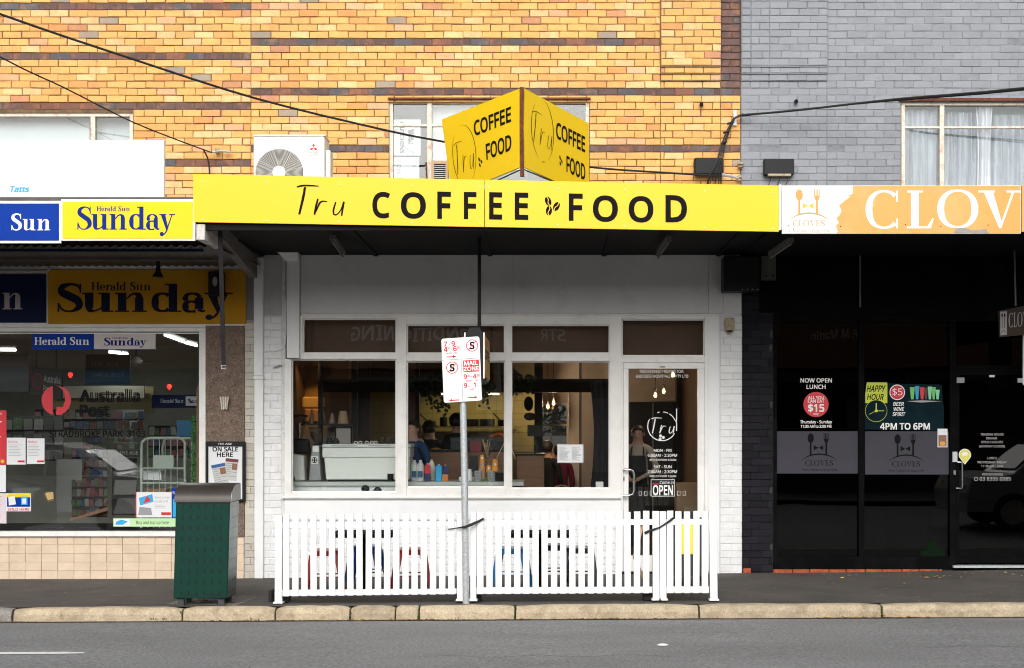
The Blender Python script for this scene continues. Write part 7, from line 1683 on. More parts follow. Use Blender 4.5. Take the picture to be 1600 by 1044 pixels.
# ---------------------------------------------------------------- post office interior
pi = thing('post_office_interior', 'grey post office room seen through the display window', 'room', (X(100), 3, FL))
xa, xb = -12.7, XP - .01
box('floor', mat('pale_lino', (.16, .15, .14), .4), pi, xa, xb, .22, BK, -.3, FL); box('ceiling', M['ceilgrey'], pi, xa, xb, .21, BK, 3.2, 3.26); box('back_wall', M['plastergrey'], pi, xa, xb, BK - .05, BK, FL, 3.2); box('side_wall', M['plastergrey'], pi, xb - .04, xb, .21, BK - .06, FL, 3.2)
def ftube(lab, a, b_, on=True):
    t = thing('fluorescent_light', lab, 'fluorescent light', (Vector(a) + Vector(b_)) / 2, 'fluorescent lights in the post office'); a, b_ = Vector(a), Vector(b_)
    MB().tube([a, b_], .019, 8).build('tube', M['tube'], t); MB().tube([a + Vector((0, 0, .045)), b_ + Vector((0, 0, .045))], .03, 4).build('batten', M['frame'], t)
    l = bpy.data.lights.new('tube_light', 'AREA'); l.energy = 4.5; l.color = (.93, 1, .92); l.shape = 'RECTANGLE'; l.size = (b_ - a).length; l.size_y = .05
    lo = bpy.data.objects.new('tube_light', l); COL.objects.link(lo); lo.parent = t; d = b_ - a; lo.rotation_euler = (0, 0, math.atan2(d.y, d.x)); lo.location = (0, 0, -.04)
ftube('lit fluorescent tube at the top left behind the blue strip sign', at(-40, 546.5, 3.5), at(25, 547, 3.5)); ftube('lit fluorescent tube under the white half of the strip sign', at(170, 550, 4.6), at(200, 553.5, 4.6))
ftube('long lit fluorescent tube receding at the upper right of the post office window', at(258, 523.5, 1.0), at(288, 534.5, 2.2)); ftube('short lit tube continuing the long one at the upper right', at(290, 535.5, 2.3), at(307, 540, 3.1))
fan = thing('ceiling_fan', 'dark ceiling fan hanging in the post office', 'ceiling fan', at(213, 566, 2.6)); p = at(213, 566, 2.6)
MB().lathe(p.x, p.y, [(.02, p.z - .05), (.08, p.z - .02), (.09, p.z + .02), (.05, p.z + .06), (.015, p.z + .08)], 16).build('motor', M['pvc'], fan, smooth=True); MB().tube([p + Vector((0, 0, .07)), (p.x, p.y, 3.2)], .012, 6).build('rod', M['dark'], fan)
for a in (R(2), R(122), R(242)):
    d = Vector((math.cos(a), math.sin(a), 0)); s = Vector((-d.y, d.x, 0)) * .055; u = Vector((0, 0, .006)); A, B_ = p + d * .1, p + d * .6; MB().hexa([A - s, A + s, B_ + s, B_ - s, A - s + u, A + s + u, B_ + s + u, B_ - s + u]).build('blade', M['dark'], fan)
def hsign(name, lab, pts, Y, mats, fn, dep=.04, chains=()):
    t = thing(name, lab, 'sign', at((pts[0][0] + pts[1][0]) / 2, pts[0][1], Y)); Ys = Y if isinstance(Y, (list, tuple)) else (Y, Y)
    p = [at(pts[0][0], pts[0][1], Ys[0]), at(pts[1][0], pts[1][1], Ys[1]), at(pts[2][0], pts[2][1], Ys[1]), at(pts[3][0], pts[3][1], Ys[0])]; e = Vector((0, dep, 0))
    MB().hexa([p[0], p[1], p[1] + e, p[0] + e, p[3], p[2], p[2] + e, p[3] + e]).build('board', mats[0], t)
    class B4:
        def p(s, u, v, lift=0.0): return p[0].lerp(p[1], u).lerp(p[3].lerp(p[2], u), v) + Vector((0, -lift, 0))
    dc = D(B4(), .004); fn(dc); dc.build('print', mats, t)
    for cx_ in chains: q_ = at(cx_, pts[3][1], Ys[0]); MB().tube([q_, (q_.x, q_.y, 3.2)], .004, 4).build('chain', M['dark'], t)
    return t
def ap_sign(dc):
    dc.ring(.22, .55, .13, .05, 60, 300, 1, rz=.3); dc.ring(.22, .55, .13, .04, -80, 60, 1, rz=.3)
    dc.text('Australia', .42, .58, .24, x1=.95, m=2, bold=.02); dc.text('Post', .42, .20, .24, x1=.68, m=2, bold=.02)
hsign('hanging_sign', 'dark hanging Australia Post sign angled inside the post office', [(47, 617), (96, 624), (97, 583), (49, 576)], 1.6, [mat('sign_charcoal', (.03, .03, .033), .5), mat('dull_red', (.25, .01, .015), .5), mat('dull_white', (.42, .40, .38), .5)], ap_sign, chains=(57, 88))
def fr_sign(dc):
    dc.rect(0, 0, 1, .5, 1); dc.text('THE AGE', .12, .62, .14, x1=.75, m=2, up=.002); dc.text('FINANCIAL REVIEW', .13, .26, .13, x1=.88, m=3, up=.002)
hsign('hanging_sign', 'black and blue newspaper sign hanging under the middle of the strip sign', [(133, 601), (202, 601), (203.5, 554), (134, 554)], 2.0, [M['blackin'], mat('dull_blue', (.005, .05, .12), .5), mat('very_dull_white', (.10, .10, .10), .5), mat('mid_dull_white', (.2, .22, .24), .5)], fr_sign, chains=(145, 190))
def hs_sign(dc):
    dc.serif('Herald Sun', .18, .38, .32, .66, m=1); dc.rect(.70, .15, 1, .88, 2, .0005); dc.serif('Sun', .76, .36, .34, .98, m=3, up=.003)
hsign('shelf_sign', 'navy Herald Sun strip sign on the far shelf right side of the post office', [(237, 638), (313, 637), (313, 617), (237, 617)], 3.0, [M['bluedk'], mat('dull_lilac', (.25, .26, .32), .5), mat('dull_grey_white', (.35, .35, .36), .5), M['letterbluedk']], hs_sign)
o = pbox('television', mat('grey_screen', (.07, .075, .08), .3), None, -30, 553, 45.5, 613, 1.7, .06, bevel=.006); tag(o, 'large grey screen at the left edge inside the post office', 'screen')
for px, py, lab in ((110, 586.5, 'red heart light hanging left of the newspaper sign'), (264.5, 605, 'small red figure light on the grey back wall')):
    p = at(px, py, 2.4); o = MB().lathe(p.x, p.y, [(.008, p.z - .035), (.035, p.z), (.03, p.z + .03), (.006, p.z + .04)], 8).build('red_light', M['redled'], None, smooth=True); tag(o, lab, 'light')
t = thing('wire_cage_trolley', 'pale green wire cage trolley standing in the post office window', 'trolley', at(260, 830, .8)); mg = mat('pale_green_steel', (.42, .48, .42), .4); Yc = .7
def ctube(P, r, name='rail'): MB().tube([at(a, b_, Y_) for a, b_, Y_ in P], r, 7).build(name, mg, t, smooth=True)
ctube([(221, 832, Yc), (221, 700, Yc), (222, 691, Yc), (228, 686, Yc), (236, 684.5, Yc), (280, 684.5, Yc), (286, 687, Yc), (289, 693, Yc), (289, 832, Yc)], .018, 'front_frame'); ctube([(254, 760, 1.3), (254, 700, 1.3), (257, 687, 1.3), (262, 685, 1.3), (298, 685, 1.3), (300, 690, 1.3), (300, 800, 1.3)], .016, 'rear_frame')
for y in (732, 755, 800, 828): ctube([(221, y, Yc), (289, y, Yc)], .014)
for px in (231, 240, 249, 258, 267, 277): ctube([(px, 685, Yc), (px, 828, Yc)], .005, 'wire')
MB().pb(239, 711.5, 271, 732, Yc - .02, .01).build('name_plate', mg, t); MB().pb(224, 736, 252, 750, Yc + .1, .2).build('parcel', M['paper'], t); MB().pb(225, 764, 258, 769, Yc + .1, .3).build('parcel', M['cardboard'], t)
MB().pb(222, 828, 289, 832, Yc, .6).build('base_tray', mg, t)
random.seed(44)
def rack(lab, x0, x1, y0, y1, Y, rows, cols, lean, pal, cat='magazine rack'):
    t = thing('magazine_rack', lab, cat, at((x0 + x1) / 2, y1, Y)); n = 0
    MB().hexa([at(x0, y1, Y), at(x1, y1, Y), at(x1, y1, Y + .5), at(x0, y1, Y + .5), at(x0, y0, Y + .4), at(x1, y0, Y + .4), at(x1, y0, Y + .5), at(x0, y0, Y + .5)]).build('frame', M['dark'], t)
    for r_ in range(rows):
        for c in range(cols):
            v = (r_ + .08) / rows; u0 = x0 + (x1 - x0) * (c + .06) / cols; u1 = x0 + (x1 - x0) * (c + .94) / cols; hh = (y1 - y0) / rows * random.uniform(.6, .92); yb = y1 - (y1 - y0) * v; Yk = Y + .4 * v
            p = [at(u0, yb, Yk - .03), at(u1, yb, Yk - .03), at(u1, yb - hh, Yk + .03), at(u0, yb - hh, Yk + .03)]
            if lean: 
                for q_ in p[2:]: q_.x += lean
            jj = random.uniform(-.02, .02); p[2].x += jj; p[3].x += jj; e = Vector((0, .008, 0)); MB().hexa([p[0], p[1], p[1] + e, p[0] + e, p[3], p[2], p[2] + e, p[3] + e]).build('magazine', random.choice(pal), t)
    return t
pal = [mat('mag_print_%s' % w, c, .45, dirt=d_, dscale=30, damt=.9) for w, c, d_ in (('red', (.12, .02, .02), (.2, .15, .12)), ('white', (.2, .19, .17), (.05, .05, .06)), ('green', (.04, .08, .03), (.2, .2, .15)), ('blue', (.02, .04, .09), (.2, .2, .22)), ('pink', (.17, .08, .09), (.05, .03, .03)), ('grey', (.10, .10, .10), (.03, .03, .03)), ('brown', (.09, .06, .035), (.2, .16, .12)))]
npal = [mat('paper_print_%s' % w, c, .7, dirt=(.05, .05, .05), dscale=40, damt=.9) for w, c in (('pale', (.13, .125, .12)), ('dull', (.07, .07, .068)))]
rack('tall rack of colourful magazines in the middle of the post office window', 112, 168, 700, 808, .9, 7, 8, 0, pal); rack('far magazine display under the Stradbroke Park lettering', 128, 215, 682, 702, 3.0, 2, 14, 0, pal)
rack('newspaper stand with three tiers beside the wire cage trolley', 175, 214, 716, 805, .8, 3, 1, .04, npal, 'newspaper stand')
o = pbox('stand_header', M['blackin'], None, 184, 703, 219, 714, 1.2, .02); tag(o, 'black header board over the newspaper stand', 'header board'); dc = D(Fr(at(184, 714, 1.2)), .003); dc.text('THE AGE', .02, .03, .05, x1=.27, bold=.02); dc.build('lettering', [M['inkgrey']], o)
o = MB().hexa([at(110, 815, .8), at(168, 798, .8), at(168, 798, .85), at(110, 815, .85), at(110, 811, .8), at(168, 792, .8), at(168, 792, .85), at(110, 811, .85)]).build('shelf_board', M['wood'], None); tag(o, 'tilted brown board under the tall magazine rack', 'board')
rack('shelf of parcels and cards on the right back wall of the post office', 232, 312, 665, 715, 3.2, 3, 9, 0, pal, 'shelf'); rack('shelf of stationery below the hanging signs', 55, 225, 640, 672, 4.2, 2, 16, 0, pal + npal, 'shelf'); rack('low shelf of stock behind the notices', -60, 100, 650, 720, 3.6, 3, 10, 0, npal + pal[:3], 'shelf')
o = pbox('wall_panel', mat('yellowish_board', (.32, .26, .14), .7), None, 80, 604, 240, 645, 4.9, .04); tag(o, 'yellowish board on the far wall behind the Australia Post lettering', 'panel')
o = pbox('wall_panel', mat('pale_board', (.42, .38, .32), .7), None, 80, 603, 225, 622, 4.8, .04); tag(o, 'pale strip panel on the far wall above the yellowish board', 'panel')
o = pbox('poster', mat('blue_brochure', (.02, .15, .30), .5, dirt=(.3, .1, .1), dscale=9, damt=.6), None, 276, 657, 300, 682, 2.6, .02); tag(o, 'blue picture poster above the wire cage trolley', 'poster')
o = pbox('door_post', M['wood'], None, 307, 604, 311, 830, .3, .04); tag(o, 'thin brown timber post at the right edge of the post office window', 'post')
random.seed(6); b = MB()
for i in range(420):
    p = at(304 + random.gauss(0, 3), random.uniform(650, 760), .5 + random.uniform(-.06, .06)); a = random.uniform(0, 6.28); s = .02; q1 = Vector((math.cos(a), .3, math.sin(a))) * s; q2 = Vector((-math.sin(a), .2, math.cos(a))) * s * .6; b.face([p - q1, p - q2, p + q1, p + q2])
tag(b.build('trailing_plant', mat('lush_green', (.04, .16, .03), .6), None, kind='stuff'), 'green trailing plant at the right edge of the post office window', 'plant')
for i, px in enumerate((58, 122)):
    t = thing('floor_tray', ('left' if i == 0 else 'right') + ' flat dark tray on the floor of the display window', 'tray', at(px + 18, 826, .4)); MB().hexa([at(px, 828, .3), at(px + 42, 828, .3), at(px + 42, 828, .7), at(px, 828, .7), at(px, 824, .3), at(px + 42, 824, .3), at(px + 38, 822, .7), at(px + 4, 822, .7)]).build('tray', M['dark'], t)
box('window_deck', M['blackin'], pi, -12.6, X(310), .22, 1.6, FL, Z(829, .3))
o = pbox('paper_stack', mat('folded_grey_paper', (.25, .25, .24), .8), None, 88, 718, 128, 800, 1.1, .3); tag(o, 'dim grey stand with leaflets left of the tall magazine rack', 'leaflet stand')

# restaurant interior: dark room, table edges
ri = thing('restaurant_interior', 'dark restaurant room behind the tinted glass', 'room', (X(1400), 3, FL))
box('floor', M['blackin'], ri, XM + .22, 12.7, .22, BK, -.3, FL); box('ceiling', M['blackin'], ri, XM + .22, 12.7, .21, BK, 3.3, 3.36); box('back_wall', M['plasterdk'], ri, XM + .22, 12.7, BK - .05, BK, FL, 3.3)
for i, px in enumerate((1290, 1420, 1560)):
    t = thing('dining_table', ('left', 'middle', 'right')[i] + ' dark dining table behind the tinted restaurant windows', 'table', (X(px, 1.4), 1.4, FL), 'restaurant tables'); p = WLOC[t.name]
    MB().box(p.x - .4, p.x + .4, 1.05, 1.75, p.z + .72, p.z + .75).build('tabletop', mat('dark_table_top', (.2, .2, .2), .4) if i == 0 else bpy.data.materials['dark_table_top'], t)
    for sx in (-1, 1):
        for sy in (-1, 1): MB().box(p.x + sx * .36 - .02, p.x + sx * .36 + .02, 1.4 + sy * .31 - .02, 1.4 + sy * .31 + .02, p.z, p.z + .72).build('leg', M['dark'], t)

# ---------------------------------------------------------------- people
def person(label, loc, rz, top, bottom, skin='skin', hair='hair', k=1.0, pose='stand', arms=None, head_turn=0, cap=None, apron=None, bun=False, hood=None, sleeves=None):
    root = thing('person', label, 'person', loc)
    J = {'pel': (0, 0, .95), 'belly': (0, 0, 1.08), 'chest': (0, .0, 1.30), 'neck0': (0, 0, 1.48), 'neck1': (0, -.005, 1.545), 'head0': (0, -.02, 1.60), 'head1': (0, -.015, 1.68), 'head2': (0, .0, 1.725)}
    Rd = {'pel': (.155, .11), 'belly': (.14, .10), 'chest': (.165, .11), 'neck0': (.09, .075), 'neck1': (.060, .062), 'head0': (.066, .080), 'head1': (.082, .099), 'head2': (.052, .068)}
    E_ = [('pel', 'belly'), ('belly', 'chest'), ('chest', 'neck0'), ('neck0', 'neck1'), ('neck1', 'head0'), ('head0', 'head1'), ('head1', 'head2')]
    arms = arms or [((-.24, -.02, 1.15), (-.22, -.16, .95)), ((.24, -.02, 1.15), (.22, -.16, .95))]
    for s, (el, wr) in zip((-1, 1), arms):
        n = 'l' if s < 0 else 'r'
        J['sh' + n] = (s * .175, 0, 1.445); J['el' + n] = el; J['wr' + n] = wr; v = (Vector(wr) - Vector(el)).normalized(); J['ha' + n] = tuple(Vector(wr) + v * .09)
        Rd['sh' + n] = (.062, .062); Rd['el' + n] = (.042, .042); Rd['wr' + n] = (.028, .028); Rd['ha' + n] = (.036, .022)
        E_ += [('neck0', 'sh' + n), ('sh' + n, 'el' + n), ('el' + n, 'wr' + n), ('wr' + n, 'ha' + n)]
        if pose == 'stand': kn, an, to = (s * .10, -.01, .50), (s * .10, .02, .08), (s * .11, -.14, .035)
        else: kn, an, to = (s * .12, -.44, .97), (s * .12, -.42, .55), (s * .12, -.56, .52)
        J['hp' + n] = (s * .09, 0, .88); J['kn' + n] = kn; J['an' + n] = an; J['to' + n] = to; Rd['hp' + n] = (.085, .09); Rd['kn' + n] = (.055, .055); Rd['an' + n] = (.038, .04); Rd['to' + n] = (.04, .03)
        E_ += [('pel', 'hp' + n), ('hp' + n, 'kn' + n), ('kn' + n, 'an' + n), ('an' + n, 'to' + n)]
    names = list(J); me = bpy.data.meshes.new('body'); me.from_pydata([tuple(c * k for c in J[n]) for n in names], [(names.index(a), names.index(b_)) for a, b_ in E_], [])
    o = bpy.data.objects.new('tmp', me); COL.objects.link(o)
    sk = o.modifiers.new('s', 'SKIN'); 
    for i, n in enumerate(names): me.skin_vertices[0].data[i].radius = tuple(r * k for r in Rd[n])
    me.skin_vertices[0].data[0].use_root = True; sk.use_smooth_shade = True
    o.modifiers.new('ss', 'SUBSURF').levels = 2
    dg = bpy.context.evaluated_depsgraph_get(); m2 = bpy.data.meshes.new_from_object(o.evaluated_get(dg)); bpy.data.objects.remove(o)
    m2.materials.clear(); [m2.materials.append(x) for x in (M[skin], top, bottom, M['dark'], sleeves or top)]
    wr = [Vector(J['wrl']) * k, Vector(J['wrr']) * k]; hd = [Vector(J['hal']) * k, Vector(J['har']) * k]; el = [Vector(J['ell']) * k, Vector(J['elr']) * k]
    for p in m2.polygons:
        c = p.center; mi = 1
        if c.z > 1.512 * k: mi = 0
        elif any((c - h_).length < .075 * k for h_ in hd): mi = 0
        elif any((c - e_).length < .19 * k and abs(c.x) > .15 * k for e_ in el) and sleeves: mi = 4
        elif pose == 'stand' and c.z < .10 * k: mi = 3
        elif c.z < (.93 if pose == 'stand' else 1.0) * k and abs(c.x) < .19 * k and (c.y > -.2 or c.z < .9 * k or pose != 'stand') and not any((c - w_).length < .12 * k for w_ in wr): mi = 2
        p.material_index = mi; p.use_smooth = True
    # face relief: nose, brow, eye sockets
    for v in m2.vertices:
        c = v.co / k
        if c.z > 1.55 and c.y < -.05 and abs(c.x) < .018 and 1.615 < c.z < 1.665: v.co.y -= .018 * k
        if c.z > 1.55 and c.y < -.04 and .015 < abs(c.x) < .05 and 1.655 < c.z < 1.69: v.co.y += .006 * k
    b_ = bpy.data.objects.new('body', m2); COL.objects.link(b_); b_.parent = root
    Rz = Matrix.Rotation(head_turn, 4, 'Z')
    def sub(name, mb, m, smooth=True):
        o2 = mb.build(name, m, None, loc=(0, 0, 0), smooth=smooth); o2.parent = root; return o2
    # facial features
    for s in (-1, 1):
        mb = MB(); mb.lathe(s * .029 * k, -.092 * k, [(.003, 1.671 * k), (.008 * k, 1.675 * k), (.003, 1.679 * k)], 8); sub('eye', mb, M['dark'])
        mb = MB(); mb.lathe(s * .086 * k, 0, [(.004, 1.635 * k), (.012 * k, 1.65 * k), (.014 * k, 1.675 * k), (.005, 1.695 * k)], 8); sub('ear', mb, M[skin])
    mb = MB(); mb.box(-.022 * k, .022 * k, -.092 * k, -.08 * k, 1.600 * k, 1.608 * k); sub('mouth', mb, mat('lips', (.35, .10, .09), .5) if 'lips' not in bpy.data.materials else bpy.data.materials['lips'])
    # nose
    mb = MB(); mb.hexa([(-.014 * k, -.085 * k, 1.628 * k), (.014 * k, -.085 * k, 1.628 * k), (.012 * k, -.06 * k, 1.628 * k), (-.012 * k, -.06 * k, 1.628 * k), (-.006 * k, -.088 * k, 1.672 * k), (.006 * k, -.088 * k, 1.672 * k), (.006 * k, -.06 * k, 1.672 * k), (-.006 * k, -.06 * k, 1.672 * k)])
    mb.v = [(x, y - (.022 * k if z < 1.65 * k and y < -.07 * k else 0), z) for x, y, z in mb.v]; sub('nose', mb, M[skin])
    def shell_(tmax, fr0, sx_, sy_, sz_, name, m_):
        mb = MB(); n = 18
        def hp(i_, j_):
            ph = 2 * math.pi * j_ / n; fy = math.sin(ph); u_ = min(max((fy + .8) / 1.0, 0), 1); th2 = i_ / 8 * tmax * (fr0 + (1 - fr0) * u_ * u_ * (3 - 2 * u_))
            return (sx_ * math.sin(th2) * math.cos(ph) * k, (sy_ * math.sin(th2) * fy + .008) * k, (1.682 + sz_ * math.cos(th2)) * k)
        for i in range(8):
            for j in range(n): mb.face([hp(i, j), hp(i, j + 1), hp(i + 1, j + 1), hp(i + 1, j)])
        sub(name, mb, m_)
    shell_(2.25, .44, .099, .114, .112, 'hair', M[hair])
    if cap: shell_(1.45, .85, .105, .120, .118, 'cap', cap)
    if cap: mb = MB(); mb.hexa([(-.06 * k, -.17 * k, 1.70 * k), (.06 * k, -.17 * k, 1.70 * k), (.075 * k, -.07 * k, 1.715 * k), (-.075 * k, -.07 * k, 1.715 * k), (-.06 * k, -.17 * k, 1.71 * k), (.06 * k, -.17 * k, 1.71 * k), (.075 * k, -.07 * k, 1.725 * k), (-.075 * k, -.07 * k, 1.725 * k)]); sub('cap_peak', mb, cap)
    if bun: mb = MB(); mb.lathe(0, .12 * k, [(.01, 1.66 * k), (.035 * k, 1.68 * k), (.04 * k, 1.705 * k), (.03 * k, 1.73 * k), (.01, 1.745 * k)], 10); sub('hair_bun', mb, M[hair])
    if hood: mb = MB(); P_ = [(.10 * k * math.cos(a), (.09 * math.sin(a) + .02) * k, (1.475 + .03 * math.sin(a)) * k) for a in [i_ * math.pi / 8 for i_ in range(17)]]; mb.tube(P_, [.036 * k * (1 + .35 * max(0, math.sin(i_ * math.pi / 8))) for i_ in range(17)], 8, caps=False); sub('hood', mb, hood)
    if apron:
        mb = MB(); mb.hexa([(-.17 * k, -.145 * k, .55 * k), (.17 * k, -.145 * k, .55 * k), (.17 * k, -.125 * k, .55 * k), (-.17 * k, -.125 * k, .55 * k), (-.115 * k, -.150 * k, 1.36 * k), (.115 * k, -.150 * k, 1.36 * k), (.115 * k, -.130 * k, 1.36 * k), (-.115 * k, -.130 * k, 1.36 * k)]); sub('apron', mb, apron)
        for s in (-1, 1): mb = MB(); mb.tube([(s * .09 * k, -.14 * k, 1.35 * k), (s * .085 * k, -.09 * k, 1.46 * k), (s * .06 * k, .02 * k, 1.52 * k)], .012 * k, 6); sub('apron_strap', mb, apron)
    # fingers: five short bent chains rooted in each palm
    for n_, s in (('l', -1), ('r', 1)):
        h0 = Vector(J['ha' + n_]) * k; w0 = Vector(J['wr' + n_]) * k; d = (h0 - w0).normalized(); sd = d.cross(Vector((0, 0, 1))).normalized() if abs(d.z) < .9 else Vector((1, 0, 0)); up_ = sd.cross(d)
        mb = MB()
        for f_ in range(4):
            o0 = h0 - d * .01 * k + sd * (f_ - 1.5) * .017 * k; L_ = (.062, .072, .068, .052)[f_] * k; mb.tube([o0, o0 + d * L_ * .5, o0 + d * L_ * .85 - up_ * L_ * .3], [.0095 * k, .0085 * k, .006 * k], 6)
        o0 = h0 - d * .045 * k + sd * -.028 * k * s; mb.tube([o0, o0 + (d * .6 - sd * .7 * s) * .035 * k, o0 + (d - sd * .45 * s) * .058 * k], [.011 * k, .0095 * k, .007 * k], 6)
        sub('fingers', mb, M[skin])
    root.rotation_euler = (0, 0, rz); return root
navyc = mat('navy_cotton', (.012, .045, .13), .8); blk = mat('black_cotton', (.008, .008, .009), .85); cream = mat('cream_fleece', (.55, .45, .33), .9); wht = mat('white_cotton', (.42, .36, .30), .8); jean = mat('dark_denim', (.02, .025, .04), .8); mag = mat('magenta_knit', (.16, .01, .04), .85)
person('woman with dark bun, navy top and cream hood behind the espresso machine', (X(645, 1.15), 1.15, FL), R(-32), navyc, jean, k=1.0, arms=[((-.24, -.08, 1.16), (-.12, -.33, 1.08)), ((.30, -.03, 1.20), (.16, -.26, 1.12))], hood=cream, apron=blk, bun=True)
person('cook in black clothes and cap at the left of the kitchen pass', (X(671, 3.2), 3.2, FL), R(160), blk, blk, k=1.0, cap=blk)
person('cook in black clothes and cap partly behind the parking sign pole', (X(714, 3.0), 3.0, FL), R(150), blk, blk, k=1.06, cap=blk)
person('man in pale sleeves and black apron behind the cafe door', (X(997, 2.0), 2.0, FL), R(-8), wht, blk, k=.96, apron=blk, arms=[((-.25, -.03, 1.16), (-.12, -.3, 1.06)), ((.28, -.02, 1.16), (.05, -.28, 1.04))])
person('seated customer in black with dark hair by the garden window', (X(855, 4.6), 4.6, FL - .30), R(150), blk, blk, k=1.0, pose='sit')
person('seated customer in magenta with dark hair right of the one in black', (X(874, 4.9), 4.9, FL - .36), R(200), mag, blk, k=1.0, pose='sit')
for px, Y_, lab in ((855, 4.65, 'dark cafe chair under the customer in black'), (874, 4.95, 'dark cafe chair under the customer in magenta')):
    t = thing('cafe_chair', lab, 'chair', (X(px, Y_), Y_, FL)); p = WLOC[t.name]; MB().box(p.x - .2, p.x + .2, p.y - .2, p.y + .2, p.z + .44, p.z + .48).build('seat', M['dark'], t)
    for sx in (-1, 1):
        for sy in (-1, 1): MB().box(p.x + sx * .17 - .015, p.x + sx * .17 + .015, p.y + sy * .17 - .015, p.y + sy * .17 + .015, p.z, p.z + .44).build('leg', M['dark'], t)

# ---------------------------------------------------------------- across the street (seen reflected in the shop glass)
of = struct(sheet('far_pavement', M['footpath'], -60, 60, -19.5, -16.0, 10, 1, lambda x, y: -.02 + .005 * x))
YO = -24.0
ob = thing('opposite_building', 'brown brick shop row across the street behind the viewpoint', 'building', (0, YO - 2, 0))
box('wall', mat('brown_brick_far', (.26, .13, .075), .85, var=.2, vscale=3), ob, -34, 34, YO - 8, YO - .0, 3.6, 5.05); box('parapet', mat('blue_grey_trim', (.10, .12, .14), .7), ob, -34, 34, YO - 7.8, YO + .06, 5.06, 5.5)
box('shop_wall', mat('dim_shop_wall', (.10, .09, .085), .8, var=.3, vscale=.6), ob, -34, 34, YO - 7.9, YO - .3, -.3, 3.59); box('street_awning', M['corr'], ob, -34, 34, YO - .2, YO + 2.6, 3.1, 3.2)
for i in range(16): MB().box(-32 + i * 4.1, -32 + i * 4.1 + 2.9, YO - .31, YO - .25, .5, 2.7).build('window', M['glassup'] if i % 2 else M['papergrey'], ob)
t = thing('far_sign_lettering', 'pale STR and CONDITIONING lettering on the brown wall across the street', 'sign', (0, YO + .02, 4.2))
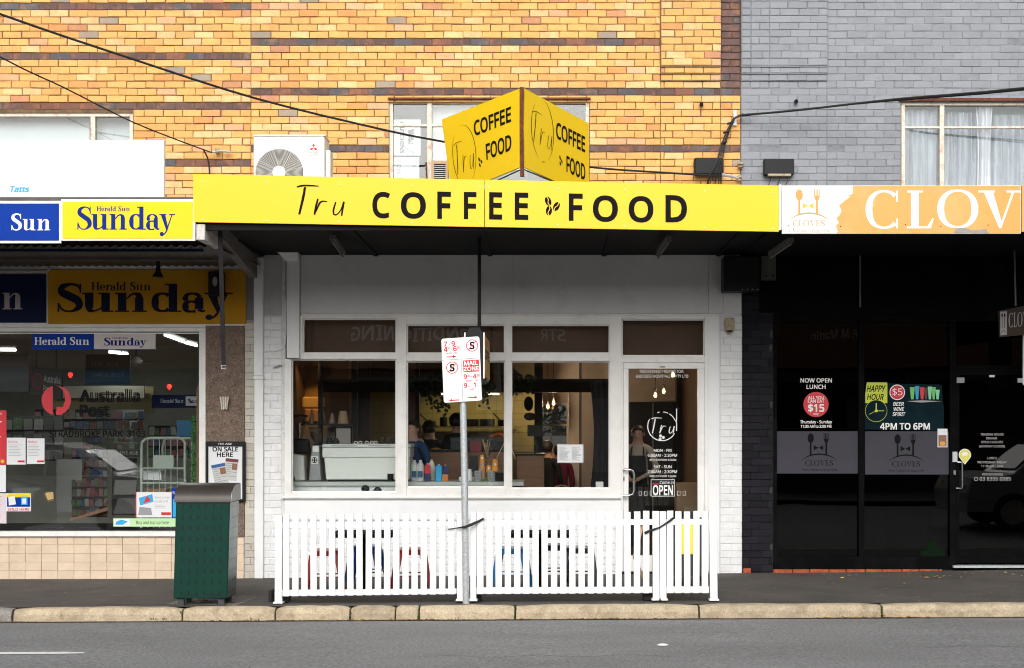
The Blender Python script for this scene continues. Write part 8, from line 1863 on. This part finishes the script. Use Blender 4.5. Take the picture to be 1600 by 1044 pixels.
# text faces +Y; right as read from the shops
S_o = (2 * CD + (-YO - CD) + 0) / F
def mx(px): return (px - PX) * (CD - YO) / F       # mirrored position of a reflected pixel on the far wall
dc = D(Fr((0, YO + .001, 0), (-1, 0, 0), (0, 0, 1)), .004)
z_ = EYE - (533 - PY) * (CD - YO) / F
dc.text('STR', -mx(885), z_, .42, x1=-mx(842), bold=.03); dc.text('CONDITIONING', -mx(757), z_ - .05, .44, x1=-mx(546), bold=.03); dc.text('P. M Martin', -mx(1338), z_ + .06, .26, x1=-mx(1270), bold=.02)
dc.build('lettering', [mat('far_lettering', (.75, .7, .62), .6)], t)
def car(lab, x, y, rz, paint, wheelbase=2.65, L_=4.5):
    t = thing('parked_car', lab, 'car', (0, 0, 0)); W_ = .9
    side = [(-2.25, .35), (-2.27, .72), (-2.15, .98), (-1.35, 1.10), (-.75, 1.52), (-.2, 1.66), (1.0, 1.66), (1.75, 1.50), (2.12, 1.05), (2.22, .75), (2.2, .35)]
    mb = MB(); n = len(side); secs = []
    for yy, sc, in ((-W_, .0), (-W_ * .96, 0), (W_ * .96, 0), (W_, 0)):
        ins = 1 if abs(yy) == W_ else 0
        secs.append([(px_ * (1 if not ins else .985), yy * (1 - max(0, pz - 1.0) * .30), pz - (.02 if ins and pz > 1 else 0)) for px_, pz in side])
    for a in range(3):
        for i in range(n): j = (i + 1) % n; mb.face([secs[a][i], secs[a][j], secs[a + 1][j], secs[a + 1][i]])
    mb.face(secs[0][::-1]); mb.face(secs[3]); mb.build('body', paint, t, smooth=True)
    gl = mat('car_glass', (.012, .014, .016), .06) if 'car_glass' not in bpy.data.materials else bpy.data.materials['car_glass']
    for s in (-1, 1):
        def sp_(px_, pz): return (px_, s * (W_ * (1 - (pz - 1.0) * .30) + .004), pz)
        for P in ([(-1.1, 1.12), (-.62, 1.46), (-.1, 1.56), (-.05, 1.12)], [(.0, 1.12), (.0, 1.57), (.95, 1.57), (.95, 1.12)], [(1.05, 1.12), (1.05, 1.56), (1.55, 1.45), (1.8, 1.12)]):
            mb = MB(); mb.face([sp_(*q_) for q_ in (P if s < 0 else P[::-1])]); mb.build('side_window', gl, t)
        for wx in (-wheelbase / 2 - .05, wheelbase / 2): 
            mb = MB(); prof_ = [(wx + .34 * math.cos(i * math.pi / 10), .34 + .34 * math.sin(i * math.pi / 10)) for i in range(20)]; mb.prism(prof_, s * (W_ + .015), s * (W_ - .2)); w_ = mb.build('wheel', M['rubber'], t); WLOC[w_.name] = Vector()
            mb = MB(); prof_ = [(wx + .21 * math.cos(i * math.pi / 8), .34 + .21 * math.sin(i * math.pi / 8)) for i in range(16)]; mb.prism(prof_, s * (W_ + .022), s * (W_ + .01)); mb.build('rim', M['steel'], w_, loc=(0, 0, 0)).location = -Vector(w_.location)
        mb = MB(); mb.hexa([(-2.24, s * .58 - .16, .70), (-2.24, s * .58 + .16, .70), (-2.1, s * .58 + .16, .70), (-2.1, s * .58 - .16, .70), (-2.22, s * .58 - .14, .86), (-2.22, s * .58 + .14, .86), (-2.1, s * .58 + .14, .86), (-2.1, s * .58 - .14, .86)])
        mb.v = [(v[0] - .03, v[1], v[2]) for v in mb.v]; mb.build('headlight', mat('headlight_lens', (.9, .8, .6), .2) if 'headlight_lens' not in bpy.data.materials else bpy.data.materials['headlight_lens'], t)
    mb = MB(); mb.face([(-1.28, -.72, 1.15), (-1.28, .72, 1.15), (-.78, .62, 1.52), (-.78, -.62, 1.52)]); mb.v = [(v[0] - .02, v[1], v[2] + .02) for v in mb.v]; mb.build('windscreen', gl, t)
    t.location = (x, y, -.127 + .005 * x); t.rotation_euler = (0, 0, rz)
car('white car beyond the left edge, faintly reflected in the post office window', -9.2, -8.6, R(180), mat('white_car_paint', (.75, .75, .75), .25, coat=.8))
car('silver car in the road beyond the right edge, reflected in the restaurant door', 9.6, -8.2, 0, mat('silver_car_paint', (.5, .5, .52), .3, metal=.3, coat=.8))
car('black car with lit headlights beyond the left edge, reflected in the window', -10.75, -5.7, R(180), mat('black_car_paint', (.012, .012, .014), .2, coat=.8))
M['lamp_lit'] = mat('lit_headlight', (1, .7, .3), .3, emit=(1, .62, .22), estr=4)
for o in bpy.data.objects:
    if o.parent and 'black car' in str(o.parent.get('label', '')) and o.name.startswith('headlight'): o.data.materials[0] = M['lamp_lit']
